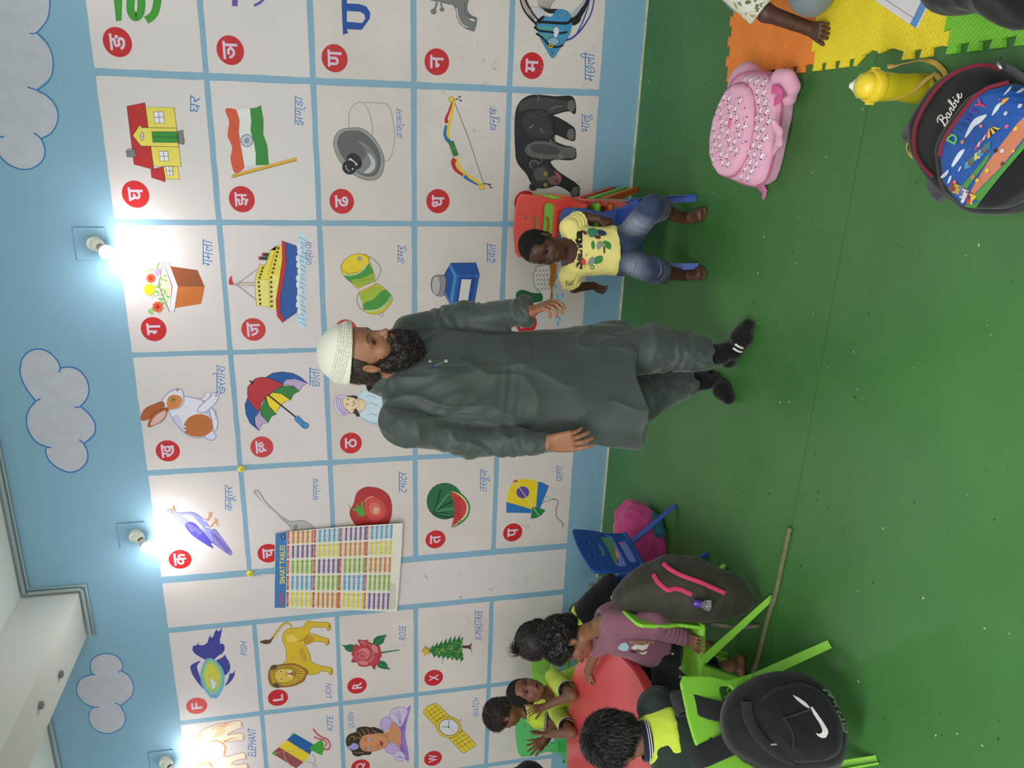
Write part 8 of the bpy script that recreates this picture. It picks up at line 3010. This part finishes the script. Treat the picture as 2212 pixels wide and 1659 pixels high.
# ================================================================== POSTER, PINS, BOOKLET, PEOPLE AT THE EDGE
def poster():
 T=empty('wall_chart',(at(593,1233,WY).x,WY-.02,at(593,1233,WY).z),0,'hanging multiplication tables chart with a blue heading and coloured rows','poster')
 def fn(x,y,lift):
  px,py=580+x/6.913,1100+y/6.913
  t=(px-593)/272
  n0,n1=at(593,py,WY-.012),at(865,py,WY-.050)
  o=V((0,0,CAM_H));r=V(ray(px,py))
  nr=V((0,1,0))-V((0,0,1))*((n1.y-n0.y)/(n1.z-n0.z))
  nr.normalize()
  tt=(n0-nr*lift-o).dot(nr)/r.dot(nr)
  return tuple(o+r*tt)
 W_=(214,210,196)
 v=[]
 ol=[(95,368),(277,335),(1100,262),(2003,207),(1990,560),(1962,960),(1918,1535),(1060,1500),(262,1476),(90,1475)]
 for lift in(0,-.0016):
  v+=[fn(x,y,lift)for x,y in ol]
 n=len(ol)
 gloss=mat('laminated_paper',rgb(222,218,204),rough=0.16,spec=0.6,coat=0.5)
 mesh_obj('board',v,[tuple(range(n)),tuple(range(2*n-1,n-1,-1))]+[(i,n+i,n+(i+1)%n,(i+1)%n)for i in range(n)],gloss,T)
 def ink(r,g,b):
  return mat('gloss_ink_%02x%02x%02x'%(r,g,b),rgb(r,g,b),rough=0.16,spec=0.6,coat=0.5)
 sh=Sheet(fn,.00002,.0003)
 sh.poly(ink(48,116,178),[(104,368),(277,336),(258,1473),(91,1473)])
 sh.ell(ink(24,48,110),218,408,34,48);sh.line(ink(214,214,222),[(212,385),(222,410),(214,432)],9)
 sh.text(ink(222,206,60),'SMART TABLES',(167,535,247,1115),'wall',bold=.015)
 sh.text(ink(190,50,70),'HAPPY',(155,1212,215,1450),'wall',bold=.02)
 for k in range(8):
  sh.line(ink(150,50,80),[(236,1268+17*k),(236,1279+17*k)],8)
 sh.build('heading',T)
 S0=[0,.222,.437,.644,.835]
 S1=[.195,.412,.619,.814,1.0]
 CL=dict(y=(226,210,60),b=(98,164,216),g=(140,178,50),p=(128,92,160),o=(216,132,42))
 def Pm(s_,t):
  x=(268+15*s_)*(1-t)+(1795+60*s_)*t
  y=(1452-1114*s_)*(1-t)+(1500-1272*s_)*t
  return(x,y)
 def put(sh_,col,txt,s0,s1,t0,t1):
  gv,gf=glyphs(txt,0.0)
  if not len(gv):
   return
  mn,mx=gv.min(0),gv.max(0)
  w2=min(s1-s0,(mx[0]-mn[0])*.030)
  c=(s0+s1)/2
  sh_._emit(col,[Pm(c-w2/2+w2*(a-mn[0])/(mx[0]-mn[0]),t1-(t1-t0)*(b_-mn[1])/max(mx[1]-mn[1],.5))for a,b_ in gv],gf)
  sh_.k-=1
 for r_,row in enumerate(('ybgpo','ogpyb','ybgop','pgoyb')):
  for c_,k in enumerate(row):
   n_=r_*5+c_+1
   sh=Sheet(fn,.00002,.0003)
   t0=(0,.2535,.5036,.751)[r_]
   s0,s1=S0[c_],S1[c_]
   q=lambda a,b_:[Pm(s0,a),Pm(s1,a),Pm(s1,b_),Pm(s0,b_)]
   sh.poly(ink(184,40,60),q(t0,t0+.0195))
   for i in range(10):
    a=t0+.0225+i*.0228
    if i%2:
     sh.poly(ink(*CL[k]),q(a,a+.0222));sh.k-=1
   sh.k+=2
   put(sh,ink(226,216,206),'Table of %d'%n_,s0+.02,s1-.02,t0+.004,t0+.016)
   for i in range(10):
    a=t0+.0225+i*.0228
    ds=s1-s0
    put(sh,ink(40,36,60),'%d x %d ='%(n_,i+1),s0+ds*.03,s0+ds*.72,a+.005,a+.0175)
    put(sh,ink(150,50,80)if i%2==0 else ink(40,36,60),'%d'%(n_*(i+1)),s0+ds*.76,s0+ds*.98,a+.005,a+.0175)
   sh.build('number_table',T)
 sh=Sheet(fn,.00002,.0003)
 for i in range(7):
  x=1815+13*i
  y0=1500-4*i
  while y0>(1120 if i else 1010):
   d=random.uniform(14,40)
   sh.line(ink(120,116,108),[(x,y0),(x,y0-d)],4);sh.k-=1
   y0-=d+7
 sh.build('small_print',T)
 st=mat('white_string',rgb(206,204,196),rough=.8)
 hook=at(549,1240,WY-.022)
 for q in((597,1242),(596,1212)):
  p=at(q[0],q[1],WY-.014)
  tube('string',[hook,hook.lerp(p,.5)+V((0,.004,0)),p],.0011,st,T,seg=6)
poster()
for px,py,lb in((521,1012,'yellow smiling wall hook with nothing on it, above the spoon picture'),(540,1238,'yellow smiling wall hook holding the string of the tables chart')):
 p=at(px,py,WY)
 T=empty('wall_hook',tuple(p),0,lb,'hook','smiling yellow wall hooks')
 bm=bmesh.new()
 pr=[(0,0),(.015,0),(.017,.003),(.015,.008),(.006,.011),(0,.0115)]
 lathe_bm(bm,pr,20,frame_mx((p.x,p.y-.0008,p.z),(1,0,0),z=(0,-1,0)))
 for i in range(8):
  a=PI*i/4
  lathe_bm(bm,[(0,0),(.006,0),(.006,.006),(0,.007)],8,frame_mx((p.x+.015*math.cos(a),p.y-.0008,p.z+.015*math.sin(a)),(1,0,0),z=(0,-1,0)))
 b=bm_obj('smiling_button',bm,mat('yellow_hook_plastic',rgb(222,206,50),rough=.3),T,smooth=True,autos=50)
 sh=Sheet(lambda x,y,l:(p.x+x,p.y-.0125-l,p.z+y),.0001,0)
 sh.ell(K,-.004,.003,.0016,.0022);sh.ell(K,.004,.003,.0016,.0022)
 sh.line(K,[(-.006,-.003),(0,-.0065),(.006,-.003)],.0013,True)
 sh.build('painted_smile',b)
 tube('metal_hook',[(p.x,p.y-.006,p.z-.014),(p.x,p.y-.012,p.z-.026),(p.x,p.y-.022,p.z-.028),(p.x,p.y-.026,p.z-.020)],.0016,mat('nickel',rgb(190,190,190),rough=.3,metal=.9),T)
 # ---- booklet lying on the yellow mat
c=flo(1977,61,.022)
e1=(flo(1893,4,.022)-c).normalized()
e2=(flo(2006,2,.022)-c).normalized()
T=empty('booklet',(c.x,c.y,.013),0,'white and blue booklet lying on the yellow mat beside the person in black','book')
for nm,z0,z1,m_ in(('pages',.0135,.0195,mat('paper_edges',rgb(206,204,196),rough=.8)),('cover',.0195,.0205,mat('white_cover',rgb(222,218,222),rough=.35))):
 pts=[c,c+e1*.22,c+e1*.22+e2*.29,c+e2*.29]
 v=[(q.x,q.y,z)for z in(z0,z1)for q in pts]
 mesh_obj(nm,v,[(3,2,1,0),(4,5,6,7),(0,1,5,4),(1,2,6,5),(2,3,7,6),(3,0,4,7)],m_,T)
sh=Sheet(lambda x,y,l:tuple(V((c.x,c.y,.0206+l))+e1*x+e2*y),.0001,0)
sh.poly((92,146,204),[(0.0005,.0005),(.030,.0005),(.030,.289),(.0005,.289)])
sh.line((150,60,100),[(.022,.018),(.022,.28)],.0013);sh.line((150,60,100),[(.022,.018),(.215,.018)],.0013)
sh.poly((228,206,70),[(.010,.085),(.036,.085),(.036,.19),(.010,.19)],True)
sh.text((180,60,50),'ng',(.030,.094,.017,.120))
sh.text((80,60,110),'ning',(.052,.080,.044,.112))
sh.build('cover_print',T)
# ---- child at the picture's right edge, leaning on one hand on the mats
def child_edge():
 T=empty('person',(.55,2.75,0),0,'child in a leaf-printed shirt leaning on one hand on the mats','person')
 w_=flo(1747,61,.048)
 J=dict(r=V((.45,.9,0)).normalized())
 J['wrR']=w_
 J['elR']=at(1655,28,w_.y+.03)
 J['shR']=at(1560,-55,w_.y+.10)
 J['neck']=J['shR']+V((.10,.09,.06));J['hip']=V((J['neck'].x+.12,J['neck'].y+.02,.085))
 J['r']=(J['shR']-J['neck']).normalized()
 J['shL']=J['neck']-J['r']*.1-V((0,0,.04));J['elL']=J['shL']+V((.0,.02,-.12));J['wrL']=J['elL']+V((-.10,-.06,-.05))
 J['hpR'],J['hpL']=J['hip']+V((-.04,-.06,0)),J['hip']+V((0,.06,0))
 J['knR']=at(1768,-16,w_.y-.05);J['knR'].z=.085
 J['knL']=J['hip']+V((-.22,.22,0))
 J['anR'],J['anL']=J['knR']+V((.17,.13,-.035)),J['knL']+V((.16,-.16,-.03))
 J['anR'].z=J['anL'].z=.06
 hd=Head(J['neck']+V((-.06,-.02,.15)),(-.8,-.3,-.5),.2,child=True)
 d=flo(1794,70,.03)-w_
 kid_body(T,hd,J,(80,52,42),hands=[(w_,d,V((-.05,-.1,1)),.115,dict(side=1,curl=.70,spread=.03))],arm=(.030,.027,.022),fh=.005,hh=.0024,fine_pts=[(np.minimum(tuple(J['elR']),tuple(w_))-.06,np.maximum(tuple(J['elR']),tuple(w_))+.06,.0035)])
 hair_cap('hair',hd,HAIRK,T,grow=.03,h=.006)
 lf=cloth('cream_shirt',(206,204,186))
 sh_=shirt(T,J,lf,1.0,.02,sleeve=.92,srad=(.052,.052),name='printed_shirt',h=.0045)
 tr=bvh_of(sh_)
 s2=Sheet(look(tr,(1560,0,7.373),2.8),.00003,.0004)
 GR_,GB,TN=(84,96,52),(110,116,126),(176,140,96)
 for col,pts in((GR_,[(360,40),(400,0),(470,20),(440,60),(390,70)]),(GB,[(240,45),(290,20),(320,100),(290,90)]),(GR_,[(525,90),(545,65),(600,75),(570,110),(575,170),(625,240),(625,290),(590,280),(560,200),(528,140)]),(GB,[(600,60),(680,30),(735,90),(700,105),(640,95)]),(GR_,[(722,170),(765,75),(800,170),(812,250),(805,300),(760,250),(730,210)]),(GB,[(705,320),(760,335),(755,365),(715,350)]),(TN,[(440,220),(520,230),(550,275),(470,275)]),(TN,[(180,20),(220,60),(250,140),(230,130),(190,70)]),(TN,[(265,215),(320,225),(280,250)]),(TN,[(350,215),(410,205),(380,240)]),(GB,[(780,370),(825,350),(830,360),(800,385)]),(GB,[(500,0),(560,0),(520,50)])):
  s2.poly(col,pts)
 s2.line(GR_,[(795,165),(850,205),(920,260)],14)
 s2.build('leaf_print',sh_)
 bm=bmesh.new()
 lathe_bm(bm,[(.0215,-.001),(.0228,0),(.0215,.001)],20,frame_mx(w_-d.normalized()*.012,d.orthogonal(),z=d))
 bm_obj('wrist_thread',bm,BLK,T,smooth=True)
 s=Sculpt()
 torso(s,J['hip'],J['neck'],J['r'],1.05,.012,lo=-.12,hi=.15)
 for q in 'RL':
  s.chain([J['hp'+q],J['kn'+q],J['an'+q]],[.07,.064,.045],.03)
 s.plane((0,0,.014),(0,0,-1),.01)
 v,f=s.mesh(.006)
 to_obj('trousers',v,f,cloth('blue_grey_cotton',(120,130,136)),T,smooth=2,disp=cloth_noise(.004,9))
child_edge()
def person_black():
 c=flo(2120,-45,.10)+V((.055,-.10,0))
 T=empty('person',(c.x+.12,c.y,0),0,'person in loose black clothes sitting on the green mat at the picture edge','person')
 s=Sculpt()
 b=V((c.x+.16,c.y,0))
 s.chain([V((c.x-.02,c.y+.18,.09)),V((c.x-.03,c.y-.05,.10)),V((c.x,c.y-.30,.10))],[.10,.12,.12],.06)
 s.chain([b+V((.1,0,.12)),b+V((.12,0,.42)),b+V((.10,0,.62))],[.20,.15,.10],.10)
 s.cap(b+V((.10,0,.60)),b+V((.05,0,.80)),.07,.115,.05)
 s.chain([b+V((.08,.17,.56)),b+V((.0,.2,.34)),b+V((-.12,.12,.22))],[.07,.06,.05],.05)
 s.chain([b+V((.08,-.17,.56)),b+V((.0,-.2,.34)),b+V((-.12,-.12,.22))],[.07,.06,.05],.05)
 s.ell(b+V((-.06,0,.80)),(.06,.07,.09),None,.01,'s')
 s.plane((0,0,.0145),(0,0,-1),.01)
 v,f=s.mesh(.009)
 rb=to_obj('black_robe',v,f,BLK,T,smooth=2,disp=sumf(cloth_noise(.010,5),cloth_noise(.005,12)))
 hd=Head(b+V((.03,0,.80)),(-1,0,-.25),.22)
 s=Sculpt()
 hd.sculpt(s)
 s.cap(hd.p(0,-.08,-.2),b+V((.10,0,.58)),.05,.05,.02)
 s.chain([b+V((.11,0,.56)),b+V((.11,0,.14))],[.09,.12],.05)
 for q in(1,-1):
  w_=b+V((-.13,.11*q,.22))
  s.cap(b+V((.0,.19*q,.34)),w_,.022,.020,.02)
  s.cap(b+V((.0,.19*q,.34)),b+V((.10,.1*q,.5)),.03,.05,.02)
  hand(s,w_,V((-1,-.3*q,-.2)),V((0,0,1)),.16,side=-q,curl=.3)
 v,f=s.mesh(.005)
 to_obj('body',v,f,SKIN_M,T,color=skin_tint((150,104,78),(),hd))
 hd.eyes(T)
person_black()
# ---- dark bag hanging on the far red chair
s=Sculpt()
c=at(1142,1676,3.36)
s.ell(c,(.07,.08,.09),None,0)
s.chain([c+V((0,0,.03)),c+V((.03,.02,.085))],[.03,.014],.03)
v,f=s.mesh(.005)
tag(to_obj('cloth_bag',v,f,BLK,None,smooth=1,disp=cloth_noise(.006,10)),'dark cloth bag at the picture corner, on the far red chair','bag')
